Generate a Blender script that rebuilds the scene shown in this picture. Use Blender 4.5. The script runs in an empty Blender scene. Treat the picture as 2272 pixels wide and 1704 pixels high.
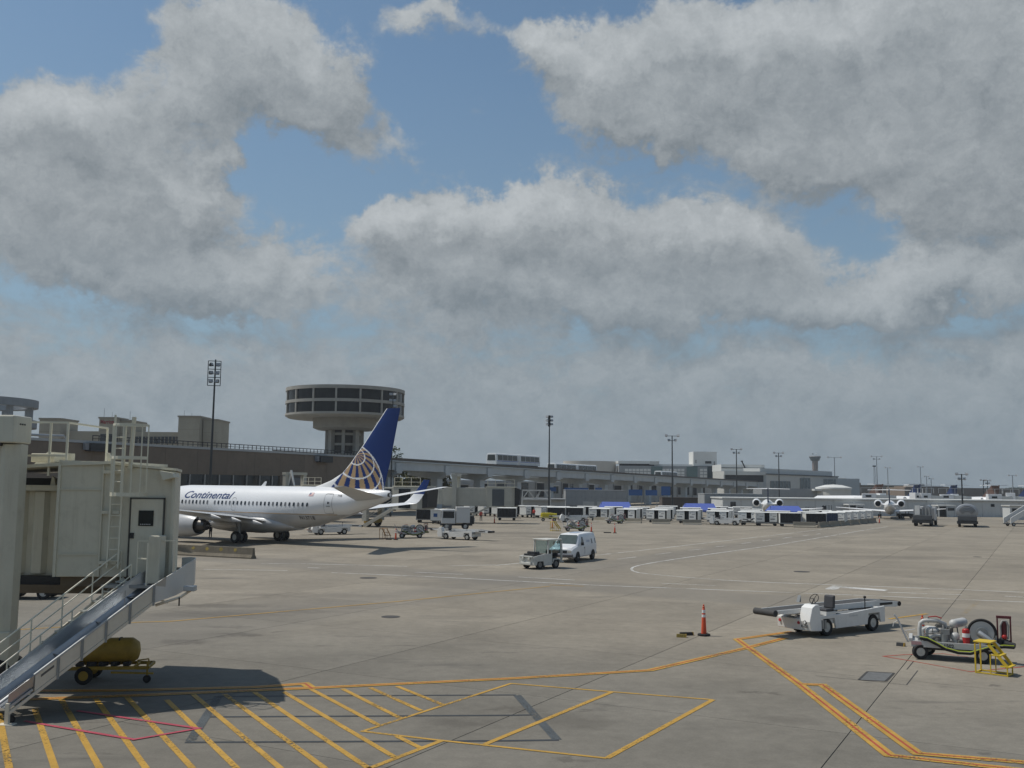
import bpy, bmesh, math, random
from mathutils import Vector, Matrix
R = math.radians
random.seed(11)
SC = bpy.context.scene
COL = SC.collection

# ------------------------------------------------------------------ camera
CAM_H = 5.65
cam_d = bpy.data.cameras.new('camera')
cam_d.sensor_width = 36.0
cam_d.lens = 35.0
cam_d.clip_start = 0.1
cam_d.clip_end = 12000.0
cam = bpy.data.objects.new('camera', cam_d)
COL.objects.link(cam)
cam.matrix_world = (Matrix.Translation((0, 0, CAM_H)) @ Matrix.Rotation(R(90 + 5.816), 4, 'X')
                    @ Matrix.Rotation(R(0.6), 4, 'Z'))
SC.camera = cam

# ------------------------------------------------------------------ sun and exposure
SUN_EL, SUN_AZ = 59.5, -16.0         # light travels towards +X and a little back towards the camera
sun_d = bpy.data.lights.new('sun', 'SUN')
sun_d.energy = 3.1
sun_d.angle = R(0.55)
sun_d.color = (1.0, 0.945, 0.86)
sun = bpy.data.objects.new('sun', sun_d)
COL.objects.link(sun)
ldir = Vector((math.cos(R(SUN_EL)) * math.cos(R(SUN_AZ)), math.cos(R(SUN_EL)) * math.sin(R(SUN_AZ)), -math.sin(R(SUN_EL))))
sun.rotation_euler = ldir.to_track_quat('-Z', 'Y').to_euler()
sun.location = (-60, -10, 120)
SC.view_settings.view_transform = 'Standard'
SC.view_settings.look = 'None'
SC.view_settings.exposure = 0.1
SC.view_settings.gamma = 1.0
SC.view_settings.use_curve_mapping = False
SC.cycles.max_bounces = 6
SC.cycles.diffuse_bounces = 3
SC.cycles.glossy_bounces = 3
SC.cycles.transmission_bounces = 4
SC.cycles.transparent_max_bounces = 8
SC.cycles.volume_bounces = 0
SC.cycles.caustics_reflective = False
SC.cycles.caustics_refractive = False


# ------------------------------------------------------------------ node helpers
def nd(nt, kind, **kw):
    n = nt.nodes.new(kind)
    for k, v in kw.items():
        setattr(n, k, v)
    return n


def setin(nt, n, key, v):
    s = n.inputs[key]
    if hasattr(v, 'links') or hasattr(v, 'is_output'):
        nt.links.new(v, s)
    else:
        s.default_value = v


def mth(nt, op, a, b=None, c=None, clamp=False):
    n = nd(nt, 'ShaderNodeMath', operation=op, use_clamp=clamp)
    setin(nt, n, 0, a)
    if b is not None:
        setin(nt, n, 1, b)
    if c is not None:
        setin(nt, n, 2, c)
    return n.outputs[0]


def vmth(nt, op, a, b=None, out=0):
    n = nd(nt, 'ShaderNodeVectorMath', operation=op)
    setin(nt, n, 0, a)
    if b is not None:
        if op == 'SCALE':
            setin(nt, n, 3, b)
        else:
            setin(nt, n, 1, b)
    return n.outputs[out]


def noise(nt, vec, scale, detail=4.0, rough=0.55, dist=0.0, out='Fac'):
    n = nd(nt, 'ShaderNodeTexNoise')
    setin(nt, n, 'Vector', vec)
    setin(nt, n, 'Scale', scale)
    setin(nt, n, 'Detail', detail)
    setin(nt, n, 'Roughness', rough)
    setin(nt, n, 'Distortion', dist)
    return n.outputs[out]


def ramp(nt, fac, lo, hi, a=0.0, b=1.0, kind='SMOOTHSTEP'):
    n = nd(nt, 'ShaderNodeMapRange', interpolation_type=kind, clamp=True)
    setin(nt, n, 0, fac)
    setin(nt, n, 1, lo)
    setin(nt, n, 2, hi)
    setin(nt, n, 3, a)
    setin(nt, n, 4, b)
    return n.outputs[0]


def mixc(nt, fac, a, b, mode='MIX'):
    n = nd(nt, 'ShaderNodeMix', data_type='RGBA', blend_type=mode)
    setin(nt, n, 0, fac)
    for k, v in ((6, a), (7, b)):
        if isinstance(v, (tuple, list)):
            v = (v[0], v[1], v[2], 1.0)
        setin(nt, n, k, v)
    return n.outputs[2]


# ------------------------------------------------------------------ sky with cumulus
world = bpy.data.worlds.new('World')
SC.world = world
world.use_nodes = True
wt = world.node_tree
world.cycles.sampling_method = 'MANUAL'
world.cycles.sample_map_resolution = 256
wt.nodes.clear()
w_out = nd(wt, 'ShaderNodeOutputWorld')
w_bg = nd(wt, 'ShaderNodeBackground')
wt.links.new(w_bg.outputs[0], w_out.inputs[0])
SKY_K = 0.1
w_bg.inputs[1].default_value = SKY_K
sky = nd(wt, 'ShaderNodeTexSky', sky_type='NISHITA')
sky.sun_disc = False
sky.sun_elevation = R(SUN_EL)
sky.sun_rotation = math.atan2(-ldir.x, -ldir.y)
sky.altitude = 0.0
sky.air_density = 1.0
sky.dust_density = 1.0
sky.ozone_density = 2.0

# cumulus heaps: azimuth, elevation, half width, half height (degrees) and weight
HEAPS = [
    (-18.5, 22.2, 3.5, 3.3, 0.64), (-15.4, 23.9, 4.9, 3.0, 0.74), (-11.8, 23.4, 3.5, 2.8, 0.64), (-10.2, 20.9, 2.0, 2.5, 0.55),
    (-7.2, 19.1, 2.6, 1.1, 0.46), (-13.3, 21.6, 2.6, 1.7, 0.46), (-26.2, 18.6, 4.6, 2.5, 0.74), (-23.0, 17.5, 5.5, 3.0, 0.83),
    (-26.6, 14.7, 5.8, 3.0, 0.83), (-21.3, 15.1, 4.6, 1.9, 0.64), (-17.0, 17.7, 1.0, 1.7, 0.64), (-18.9, 14.6, 2.9, 1.1, 0.46),
    (-24.7, 11.0, 6.7, 2.5, 0.74), (-18.1, 11.8, 4.3, 2.5, 0.64), (-12.9, 10.6, 5.2, 2.2, 0.64), (-5.0, 26.1, 2.9, 1.1, 0.64),
    (-1.7, 24.7, 3.8, 1.2, 0.46), (2.3, 24.2, 2.6, 1.4, 0.46), (5.0, 22.2, 3.8, 2.2, 0.83), (9.0, 23.3, 5.5, 3.3, 0.92),
    (7.4, 20.5, 3.5, 1.7, 0.64), (14.7, 24.9, 7.5, 3.0, 0.83), (18.3, 20.7, 5.5, 3.3, 0.83), (24.3, 22.5, 7.5, 5.5, 0.92),
    (25.2, 17.6, 4.9, 3.6, 0.83), (14.1, 18.2, 3.8, 2.2, 0.64), (26.2, 14.1, 3.2, 1.7, 0.55), (23.1, 14.9, 1.7, 1.4, 0.37),
    (-7.4, 14.4, 3.5, 1.7, 0.83), (-3.2, 14.8, 5.2, 2.2, 0.92), (2.7, 15.9, 4.9, 2.2, 0.92), (8.2, 14.3, 6.4, 1.9, 0.83),
    (13.3, 13.1, 4.3, 1.7, 0.64), (-3.6, 11.8, 4.3, 1.7, 0.74), (4.3, 11.3, 7.5, 2.2, 0.83), (12.0, 9.9, 6.9, 2.2, 0.74),
    (19.3, 10.6, 6.7, 1.9, 0.64), (24.9, 10.5, 5.8, 2.2, 0.74), (-3.6, 8.7, 7.2, 1.7, 0.55),
]


def make_cloud_group():
    g = bpy.data.node_groups.new('cloud_density', 'ShaderNodeTree')
    g.interface.new_socket('Vec', in_out='INPUT', socket_type='NodeSocketVector')
    g.interface.new_socket('Warp', in_out='INPUT', socket_type='NodeSocketVector')
    g.interface.new_socket('Cover', in_out='INPUT', socket_type='NodeSocketFloat')
    g.interface.new_socket('Density', in_out='OUTPUT', socket_type='NodeSocketFloat')
    gi = nd(g, 'NodeGroupInput')
    go = nd(g, 'NodeGroupOutput')
    ae = gi.outputs[0]
    p = vmth(g, 'ADD', ae, gi.outputs[1])
    tot = None
    for (az, el, rx, ry, w) in HEAPS:
        q = vmth(g, 'MULTIPLY', vmth(g, 'SUBTRACT', p, (az, el, 0)), (1.0 / rx, 1.0 / ry, 0))
        ln = vmth(g, 'DOT_PRODUCT', q, q, out=1)
        f = mth(g, 'MULTIPLY', mth(g, 'POWER', 0.333, ln), w)
        tot = f if tot is None else mth(g, 'ADD', tot, f)
    tot = mth(g, 'MINIMUM', tot, 1.1)
    sep = nd(g, 'ShaderNodeSeparateXYZ')
    g.links.new(ae, sep.inputs[0])
    # the even deck of cloud low over the horizon, and the broken cover that goes on all round
    deck = ramp(g, sep.outputs[1], 2.0, 15.0, 0.86, 0.12)
    tot = mth(g, 'MAXIMUM', mth(g, 'MAXIMUM', tot, deck), gi.outputs[2])
    fine = mth(g, 'SUBTRACT', noise(g, vmth(g, 'MULTIPLY', ae, (1, 1.45, 1)), 0.22, 8.0, 0.68, 0.3), 0.5)
    tot = mth(g, 'ADD', tot, mth(g, 'MULTIPLY', fine, 1.3))
    g.links.new(tot, go.inputs[0])
    return g


def build_sky():
    tc = nd(wt, 'ShaderNodeTexCoord')
    d = tc.outputs['Generated']
    sp = nd(wt, 'ShaderNodeSeparateXYZ')
    wt.links.new(d, sp.inputs[0])
    az = mth(wt, 'DEGREES', mth(wt, 'ARCTAN2', sp.outputs[0], sp.outputs[1]))
    el = mth(wt, 'DEGREES', mth(wt, 'ARCSINE', sp.outputs[2]))
    cb = nd(wt, 'ShaderNodeCombineXYZ')
    wt.links.new(az, cb.inputs[0])
    wt.links.new(el, cb.inputs[1])
    ae = cb.outputs[0]
    # billowing edges: the heap coordinates are warped with noise of two sizes
    n1 = noise(wt, ae, 0.10, 1.0, 0.5, out='Color')
    n2 = noise(wt, ae, 0.46, 5.0, 0.66, out='Color')
    w1 = vmth(wt, 'SCALE', vmth(wt, 'SUBTRACT', n1, (0.5, 0.5, 0.5)), 5.5)
    w2 = vmth(wt, 'SCALE', vmth(wt, 'SUBTRACT', n2, (0.5, 0.5, 0.5)), 4.2)
    warp = vmth(wt, 'ADD', w1, w2)
    cover = ramp(wt, noise(wt, d, 2.1, 2.0, 0.5), 0.5, 0.72, 0.0, 0.9)
    away = ramp(wt, mth(wt, 'ABSOLUTE', az), 31.0, 46.0)
    high = ramp(wt, el, 30.0, 42.0)
    cover = mth(wt, 'MULTIPLY', cover, mth(wt, 'MAXIMUM', away, high))
    grp = make_cloud_group()

    def dens(v):
        n = nd(wt, 'ShaderNodeGroup')
        n.node_tree = grp
        wt.links.new(v, n.inputs[0])
        wt.links.new(warp, n.inputs[1])
        wt.links.new(cover, n.inputs[2])
        return n.outputs[0]
    d0 = dens(ae)
    d1 = dens(vmth(wt, 'ADD', ae, (-0.7, 1.7, 0)))
    alpha = ramp(wt, d0, 0.27, 0.66)
    # sunlit tops where little cloud stands towards the sun, grey undersides below thick cloud
    lit = mth(wt, 'MULTIPLY_ADD', mth(wt, 'SUBTRACT', d0, d1), 0.80, 0.42)
    lit = mth(wt, 'SUBTRACT', lit, ramp(wt, d0, 0.8, 1.5, 0.0, 0.16))
    puff = noise(wt, vmth(wt, 'ADD', ae, w2), 0.9, 5.0, 0.66)
    lit = mth(wt, 'ADD', lit, mth(wt, 'MULTIPLY', mth(wt, 'SUBTRACT', puff, 0.5), 0.75))
    lit = ramp(wt, lit, -0.02, 1.12, kind='LINEAR')
    haze = ramp(wt, el, 0.0, 14.0, 1.0, 0.0, kind='LINEAR')
    k = 1.0 / SKY_K
    dark = mixc(wt, haze, (0.192 * k, 0.222 * k, 0.246 * k), (0.194 * k, 0.246 * k, 0.288 * k))
    lite = mixc(wt, haze, (0.455 * k, 0.485 * k, 0.505 * k), (0.300 * k, 0.352 * k, 0.390 * k))
    cc = mixc(wt, lit, dark, lite)
    blue = mixc(wt, 1.0, sky.outputs[0], SKYTINT, 'MULTIPLY')
    blue = mixc(wt, ramp(wt, el, 0.0, 24.0, 0.75, 0.12, kind='LINEAR'), blue, (0.225 * k, 0.30 * k, 0.37 * k))
    wt.links.new(mixc(wt, alpha, blue, cc), w_bg.inputs[0])


SKYTINT = (0.70, 0.82, 0.82)
build_sky()


# ------------------------------------------------------------------ materials
MATS = {}


def mat(name, col, rough=0.6, metal=0.0, var=0.12, scale=1.5, dirt=0.0, bump=0.0, spec=0.4, streak=0.0, rnd=0.0, coat=0.0):
    """Painted, concrete, rubber or metal surface: base colour with uneven tone, dirt and fine relief."""
    if name in MATS:
        return MATS[name]
    m = bpy.data.materials.new(name)
    m.use_nodes = True
    nt = m.node_tree
    b = nt.nodes['Principled BSDF']
    b.inputs['Roughness'].default_value = rough
    b.inputs['Metallic'].default_value = metal
    b.inputs['Specular IOR Level'].default_value = spec
    b.inputs['Coat Weight'].default_value = coat
    tc = nd(nt, 'ShaderNodeTexCoord')
    v = tc.outputs['Object']
    c = None
    if var > 0:
        n = noise(nt, v, scale, 5.0, 0.6)
        f = ramp(nt, n, 0.25, 0.75, 1.0 - var, 1.0 + var * 0.6, kind='LINEAR')
        c = mixc(nt, 1.0, (col[0], col[1], col[2]), f, 'MULTIPLY')
    else:
        rgb = nd(nt, 'ShaderNodeRGB')
        rgb.outputs[0].default_value = (col[0], col[1], col[2], 1)
        c = rgb.outputs[0]
    if dirt > 0:
        n = noise(nt, v, scale * 2.7, 6.0, 0.68, 0.4)
        c = mixc(nt, ramp(nt, n, 0.5, 0.78, 0.0, dirt), c, (col[0] * 0.32 + 0.01, col[1] * 0.29 + 0.008, col[2] * 0.25 + 0.006))
    if streak > 0:
        n = noise(nt, vmth(nt, 'MULTIPLY', v, (5.0, 5.0, 0.35)), 1.3, 4.0, 0.6)
        c = mixc(nt, ramp(nt, n, 0.5, 0.75, 0.0, streak), c, (col[0] * 0.45, col[1] * 0.40, col[2] * 0.33))
    if rnd > 0:
        oi = nd(nt, 'ShaderNodeObjectInfo')
        c = mixc(nt, 1.0, c, ramp(nt, oi.outputs['Random'], 0, 1, 1 - rnd, 1 + rnd * 0.5, kind='LINEAR'), 'MULTIPLY')
    nt.links.new(c, b.inputs['Base Color'])
    if bump > 0:
        bp = nd(nt, 'ShaderNodeBump')
        bp.inputs['Strength'].default_value = bump
        bp.inputs['Distance'].default_value = 0.02
        nt.links.new(noise(nt, v, scale * 9, 5.0, 0.6), bp.inputs['Height'])
        nt.links.new(bp.outputs[0], b.inputs['Normal'])
    MATS[name] = m
    return m


def glass_dark(name, col=(0.02, 0.025, 0.03), rough=0.08, spec=0.5):
    return mat(name, col, rough, 0.0, 0.25, 0.6, spec=spec)


def glass_clear(name, tint=(0.62, 0.74, 0.77), alpha=0.12):
    if name in MATS:
        return MATS[name]
    m = bpy.data.materials.new(name)
    m.use_nodes = True
    nt = m.node_tree
    nt.nodes.clear()
    o = nd(nt, 'ShaderNodeOutputMaterial')
    tr = nd(nt, 'ShaderNodeBsdfTransparent')
    tr.inputs[0].default_value = (tint[0], tint[1], tint[2], 1)
    gl = nd(nt, 'ShaderNodeBsdfGlossy')
    gl.inputs['Roughness'].default_value = 0.04
    mx = nd(nt, 'ShaderNodeMixShader')
    mx.inputs[0].default_value = alpha
    nt.links.new(tr.outputs[0], mx.inputs[1])
    nt.links.new(gl.outputs[0], mx.inputs[2])
    nt.links.new(mx.outputs[0], o.inputs[0])
    MATS[name] = m
    return m


WHITE = mat('white_paint', (0.70, 0.70, 0.68), 0.42, var=0.07, dirt=0.12, streak=0.10)
WHITE_DIRTY = mat('worn_white_paint', (0.60, 0.595, 0.56), 0.5, var=0.12, dirt=0.35, streak=0.22)
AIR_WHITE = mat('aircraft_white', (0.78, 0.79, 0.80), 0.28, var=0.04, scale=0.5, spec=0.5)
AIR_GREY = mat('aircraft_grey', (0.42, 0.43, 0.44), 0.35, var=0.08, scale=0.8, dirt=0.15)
BRIDGE = mat('bridge_paint', (0.64, 0.605, 0.485), 0.55, var=0.10, scale=0.8, dirt=0.22, streak=0.20)
BRIDGE_LT = mat('bridge_light_paint', (0.66, 0.63, 0.51), 0.5, var=0.08, dirt=0.15, streak=0.15)
RAIL = mat('rail_cream_paint', (0.74, 0.70, 0.56), 0.5, var=0.08)
GALV = mat('galvanised_steel', (0.46, 0.48, 0.49), 0.5, 0.6, var=0.16, scale=3, dirt=0.12)
STEEL = mat('dull_steel', (0.30, 0.31, 0.31), 0.5, 0.5, var=0.15, scale=4, dirt=0.2)
DARKM = mat('dark_metal', (0.035, 0.036, 0.038), 0.55, 0.2, var=0.2)
BLACK = mat('black_rubber', (0.018, 0.018, 0.019), 0.75, var=0.2, scale=6)
BELT = mat('conveyor_rubber', (0.06, 0.06, 0.06), 0.8, var=0.15, scale=4, dirt=0.1)
HUB = mat('wheel_hub', (0.50, 0.50, 0.47), 0.5, 0.1, var=0.15, scale=8, dirt=0.3)
YEL = mat('yellow_enamel', (0.62, 0.44, 0.03), 0.45, var=0.10, scale=3, dirt=0.12)
YEL_OLD = mat('old_yellow_paint', (0.38, 0.24, 0.035), 0.6, var=0.3, scale=3, dirt=0.5)
ORANGE = mat('cone_orange', (0.62, 0.085, 0.03), 0.5, var=0.1, scale=5, dirt=0.1)
RED = mat('red_paint', (0.42, 0.03, 0.028), 0.4, var=0.1, scale=5, dirt=0.15)
REFL = mat('reflective_white', (0.75, 0.75, 0.74), 0.35, var=0.05)
GLASSD = glass_dark('dark_glass')
CONC = mat('precast_concrete', (0.37, 0.355, 0.32), 0.85, var=0.14, scale=0.7, dirt=0.2, streak=0.15, bump=0.15, spec=0.2)
CONC_GREY = mat('grey_concrete', (0.30, 0.315, 0.325), 0.85, var=0.12, scale=0.5, dirt=0.18, streak=0.18, spec=0.2)


# ------------------------------------------------------------------ mesh builder
class MB:
    def __init__(self):
        self.v, self.f, self.mi = [], [], []

    def add(self, vs, fs, mi=0):
        o = len(self.v)
        self.v += [tuple(p) for p in vs]
        self.f += [tuple(i + o for i in f) for f in fs]
        self.mi += [mi] * len(fs)
        return self

    def box(self, x0, x1, y0, y1, z0, z1, mi=0):
        vs = [(x, y, z) for x in (x0, x1) for y in (y0, y1) for z in (z0, z1)]
        return self.add(vs, [(0, 1, 3, 2), (4, 6, 7, 5), (0, 4, 5, 1), (2, 3, 7, 6), (0, 2, 6, 4), (1, 5, 7, 3)], mi)

    def cbox(self, c, s, rz=0.0, mi=0):
        M = Matrix.Translation(c) @ Matrix.Rotation(rz, 4, 'Z')
        vs = [M @ Vector((x * s[0] / 2, y * s[1] / 2, z * s[2] / 2)) for x in (-1, 1) for y in (-1, 1) for z in (-1, 1)]
        return self.add(vs, [(0, 1, 3, 2), (4, 6, 7, 5), (0, 4, 5, 1), (2, 3, 7, 6), (0, 2, 6, 4), (1, 5, 7, 3)], mi)

    def bar(self, p0, p1, w, h=None, mi=0):
        p0, p1 = Vector(p0), Vector(p1)
        h = h or w
        d = (p1 - p0).normalized()
        up = Vector((0, 0, 1)) if abs(d.z) < 0.95 else Vector((0, 1, 0))
        s = d.cross(up).normalized()
        u = s.cross(d).normalized()
        vs = [p + s * (a * w / 2) + u * (b * h / 2) for p in (p0, p1) for a, b in ((-1, -1), (1, -1), (1, 1), (-1, 1))]
        return self.add(vs, [(3, 2, 1, 0), (4, 5, 6, 7), (0, 1, 5, 4), (1, 2, 6, 5), (2, 3, 7, 6), (3, 0, 4, 7)], mi)

    def cyl(self, p0, p1, r0, r1=None, n=12, caps=True, mi=0):
        p0, p1 = Vector(p0), Vector(p1)
        r1 = r0 if r1 is None else r1
        d = (p1 - p0).normalized()
        up = Vector((0, 0, 1)) if abs(d.z) < 0.95 else Vector((1, 0, 0))
        s = d.cross(up).normalized()
        u = s.cross(d).normalized()
        vs = []
        for p, r in ((p0, r0), (p1, r1)):
            for i in range(n):
                a = 2 * math.pi * i / n
                vs.append(p + s * (math.cos(a) * r) + u * (math.sin(a) * r))
        fs = [(i, (i + 1) % n, n + (i + 1) % n, n + i) for i in range(n)]
        if caps:
            fs += [tuple(range(n - 1, -1, -1)), tuple(range(n, 2 * n))]
        return self.add(vs, fs, mi)

    def tube(self, pts, r, n=6, mi=0):
        pts = [Vector(p) for p in pts]
        for a, b in zip(pts[:-1], pts[1:]):
            if (b - a).length > 1e-5:
                self.cyl(a, b, r, r, n, True, mi)
        return self

    def sweep(self, pts, r, n=8, mi=0):
        """A smooth hose or pipe through the points."""
        pts = [Vector(p) for p in pts]
        rings = []
        s_prev = None
        for i, p in enumerate(pts):
            d = (pts[min(i + 1, len(pts) - 1)] - pts[max(i - 1, 0)]).normalized()
            if s_prev is None:
                up = Vector((0, 0, 1)) if abs(d.z) < 0.95 else Vector((1, 0, 0))
                s = d.cross(up).normalized()
            else:
                s = (s_prev - d * s_prev.dot(d)).normalized()
            s_prev = s
            u = s.cross(d).normalized()
            rr = r[i] if isinstance(r, (list, tuple)) else r
            rings.append([p + s * (math.cos(2 * math.pi * k / n) * rr) + u * (math.sin(2 * math.pi * k / n) * rr) for k in range(n)])
        return self.loft(rings, mi=mi)

    def loft(self, rings, caps=True, closed=True, mi=0):
        n = len(rings[0])
        vs = [p for r in rings for p in r]
        fs = []
        for i in range(len(rings) - 1):
            for k in range(n if closed else n - 1):
                k2 = (k + 1) % n
                fs.append((i * n + k, i * n + k2, (i + 1) * n + k2, (i + 1) * n + k))
        if caps and closed:
            fs.append(tuple(range(n - 1, -1, -1)))
            fs.append(tuple(range((len(rings) - 1) * n, len(rings) * n)))
        return self.add(vs, fs, mi)

    def lathe(self, prof, n=24, o=(0, 0, 0), axis='Z', mi=0, caps=True):
        rings = []
        for r, h in prof:
            ring = []
            for k in range(n):
                a = 2 * math.pi * k / n
                c, s = math.cos(a) * r, math.sin(a) * r
                p = {'Z': (c, s, h), 'X': (h, c, s), 'Y': (s, h, c)}[axis]
                ring.append((p[0] + o[0], p[1] + o[1], p[2] + o[2]))
            rings.append(ring)
        return self.loft(rings, caps, mi=mi)

    def prism(self, poly, a, b, axis='Y', mi=0):
        """A polygon extruded along an axis: poly holds the two other coordinates in order."""
        def put(p, t):
            return {'Y': (p[0], t, p[1]), 'X': (t, p[0], p[1]), 'Z': (p[0], p[1], t)}[axis]
        n = len(poly)
        vs = [put(p, a) for p in poly] + [put(p, b) for p in poly]
        fs = [(i, (i + 1) % n, n + (i + 1) % n, n + i) for i in range(n)]
        fs += [tuple(range(n - 1, -1, -1)), tuple(range(n, 2 * n))]
        return self.add(vs, fs, mi)

    def ball(self, c, r, n=12, mi=0, sc=(1, 1, 1)):
        rings = []
        for i in range(1, n // 2):
            t = math.pi * i / (n // 2)
            rings.append([(c[0] + sc[0] * r * math.sin(t) * math.cos(2 * math.pi * k / n), c[1] + sc[1] * r * math.sin(t) * math.sin(2 * math.pi * k / n),
                           c[2] - sc[2] * r * math.cos(t)) for k in range(n)])
        return self.loft(rings, mi=mi)

    def xf(self, M, start=0):
        self.v[start:] = [tuple(M @ Vector(p)) for p in self.v[start:]]
        return self

    def build(self, name, mats, parent=None, loc=None, rz=0.0, smooth=None, bevel=0.0, kind=None):
        me = bpy.data.meshes.new(name)
        me.from_pydata(self.v, [], self.f)
        if not isinstance(mats, (list, tuple)):
            mats = [mats]
        for m in mats:
            me.materials.append(m)
        if len(mats) > 1:
            me.polygons.foreach_set('material_index', self.mi)
        bm = bmesh.new()
        bm.from_mesh(me)
        bmesh.ops.recalc_face_normals(bm, faces=bm.faces)
        bm.to_mesh(me)
        bm.free()
        if smooth:
            me.polygons.foreach_set('use_smooth', [True] * len(me.polygons))
            me.set_sharp_from_angle(angle=R(smooth))
        me.update()
        o = bpy.data.objects.new(name, me)
        COL.objects.link(o)
        if parent is not None:
            o.parent = parent
        if loc is not None:
            o.location = loc
        o.rotation_euler = (0, 0, rz)
        if bevel:
            bv = o.modifiers.new('bevel', 'BEVEL')
            bv.width = bevel
            bv.segments = 2
            bv.limit_method = 'ANGLE'
            bv.angle_limit = R(40)
        if kind:
            o['kind'] = kind
        return o


def tag(o, label=None, cat=None, group=None, kind=None):
    for k, v in (('label', label), ('category', cat), ('group', group), ('kind', kind)):
        if v:
            o[k] = v
    return o


def thing(name, label, cat, loc=(0, 0, 0), rz=0.0, group=None):
    o = bpy.data.objects.new(name, None)
    o.empty_display_size = 0.3
    COL.objects.link(o)
    o.location = loc
    o.rotation_euler = (0, 0, rz)
    return tag(o, label, cat, group)


def part_copy(src, parent, loc=None, rz=None):
    """A further piece that shares its mesh with src."""
    o = src.copy()
    COL.objects.link(o)
    o.parent = parent
    if loc is not None:
        o.location = loc
    if rz is not None:
        o.rotation_euler = (0, 0, rz)
    return o


KIDS = {}


def kids(o):
    return [c for c in bpy.data.objects if c.parent == o]


def copy_tree(o, parent=None):
    c = o.copy()
    COL.objects.link(c)
    c.parent = parent
    for ch in kids(o):
        copy_tree(ch, c)
    return c


def dup(root, loc, rz, label, group=None):
    c = copy_tree(root)
    c.location = loc
    c.rotation_euler = (0, 0, rz)
    c['label'] = label
    if group:
        c['group'] = group
    return c


def strip(pts, w, z=0.0):
    """A flat painted band along a polyline, mitred at its corners."""
    P2 = [Vector((p[0], p[1])) for p in pts]
    vs = []
    for i, p in enumerate(P2):
        d0 = (p - P2[i - 1]).normalized() if i > 0 else None
        d1 = (P2[i + 1] - p).normalized() if i < len(P2) - 1 else None
        if d0 is None:
            nrm, k = Vector((-d1.y, d1.x)), 1.0
        elif d1 is None:
            nrm, k = Vector((-d0.y, d0.x)), 1.0
        else:
            n0, n1 = Vector((-d0.y, d0.x)), Vector((-d1.y, d1.x))
            nrm = (n0 + n1).normalized() if (n0 + n1).length > 0.2 else n0
            k = min(1.0 / max(nrm.dot(n0), 0.35), 2.5)
        a, b = p + nrm * (w / 2 * k), p - nrm * (w / 2 * k)
        vs += [(a.x, a.y, z), (b.x, b.y, z)]
    fs = [(2 * i, 2 * i + 1, 2 * i + 3, 2 * i + 2) for i in range(len(P2) - 1)]
    m = MB()
    m.add(vs, fs)
    return m


def text_mesh(body, size=1.0, shear=0.0, bold=0.0, align='LEFT'):
    """Flat lettering in the XZ plane as vertices and faces."""
    cu = bpy.data.curves.new('lettering', 'FONT')
    cu.body = body
    cu.size = size
    cu.shear = shear
    cu.offset = bold
    cu.align_x = align
    cu.resolution_u = 3
    ob = bpy.data.objects.new('lettering', cu)
    COL.objects.link(ob)
    dg = bpy.context.evaluated_depsgraph_get()
    me = ob.evaluated_get(dg).to_mesh()
    vs = [(v.co.x, 0.0, v.co.y) for v in me.vertices]
    fs = [tuple(p.vertices) for p in me.polygons]
    ob.evaluated_get(dg).to_mesh_clear()
    bpy.data.objects.remove(ob)
    bpy.data.curves.remove(cu)
    return vs, fs


def wheel(parent, loc, r, w, rz=0.0, hub=None, n=20):
    """A tyre with a rim as its own child; the axle runs along local Y."""
    rim_r = r * 0.56
    t = MB().lathe([(rim_r, -w * 0.42), (r * 0.9, -w * 0.5), (r, -w * 0.32), (r, w * 0.32), (r * 0.9, w * 0.5), (rim_r, w * 0.42)], n, axis='Y', caps=False)
    tyre = t.build('wheel', BLACK, parent, loc, rz, smooth=40)
    h = MB().lathe([(rim_r * 1.01, -w * 0.38), (rim_r * 0.8, -w * 0.40), (rim_r * 0.62, -w * 0.25), (rim_r * 0.3, -w * 0.27), (rim_r * 0.25, -w * 0.42),
                    (0.001, -w * 0.42)], n, axis='Y')
    h.lathe([(rim_r * 1.01, w * 0.38), (rim_r * 0.8, w * 0.40), (rim_r * 0.62, w * 0.25), (rim_r * 0.3, w * 0.27), (rim_r * 0.25, w * 0.42), (0.001, w * 0.42)], n, axis='Y')
    h.build('rim', hub or HUB, tyre, smooth=40)
    return tyre


# ------------------------------------------------------------------ survey helpers
def at(px, py, Y):
    """World point seen at a photograph position (2272 x 1704) at the distance Y along the view."""
    d = cam.matrix_world.to_3x3() @ Vector(((px - 1136) / 2208.9, -(py - 852) / 2208.9, -1.0))
    return Vector((0, 0, CAM_H)) + d * (Y / d.y)


def gnd(px, py):
    d = cam.matrix_world.to_3x3() @ Vector(((px - 1136) / 2208.9, -(py - 852) / 2208.9, -1.0))
    return Vector((0, 0, CAM_H)) + d * (-CAM_H / d.z)


# ------------------------------------------------------------------ ground, apron, painted lines
GRID = R(62.0)                       # the slabs, the terminal and the guideway share this bearing
UX, UY = math.cos(GRID), math.sin(GRID)


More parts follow.
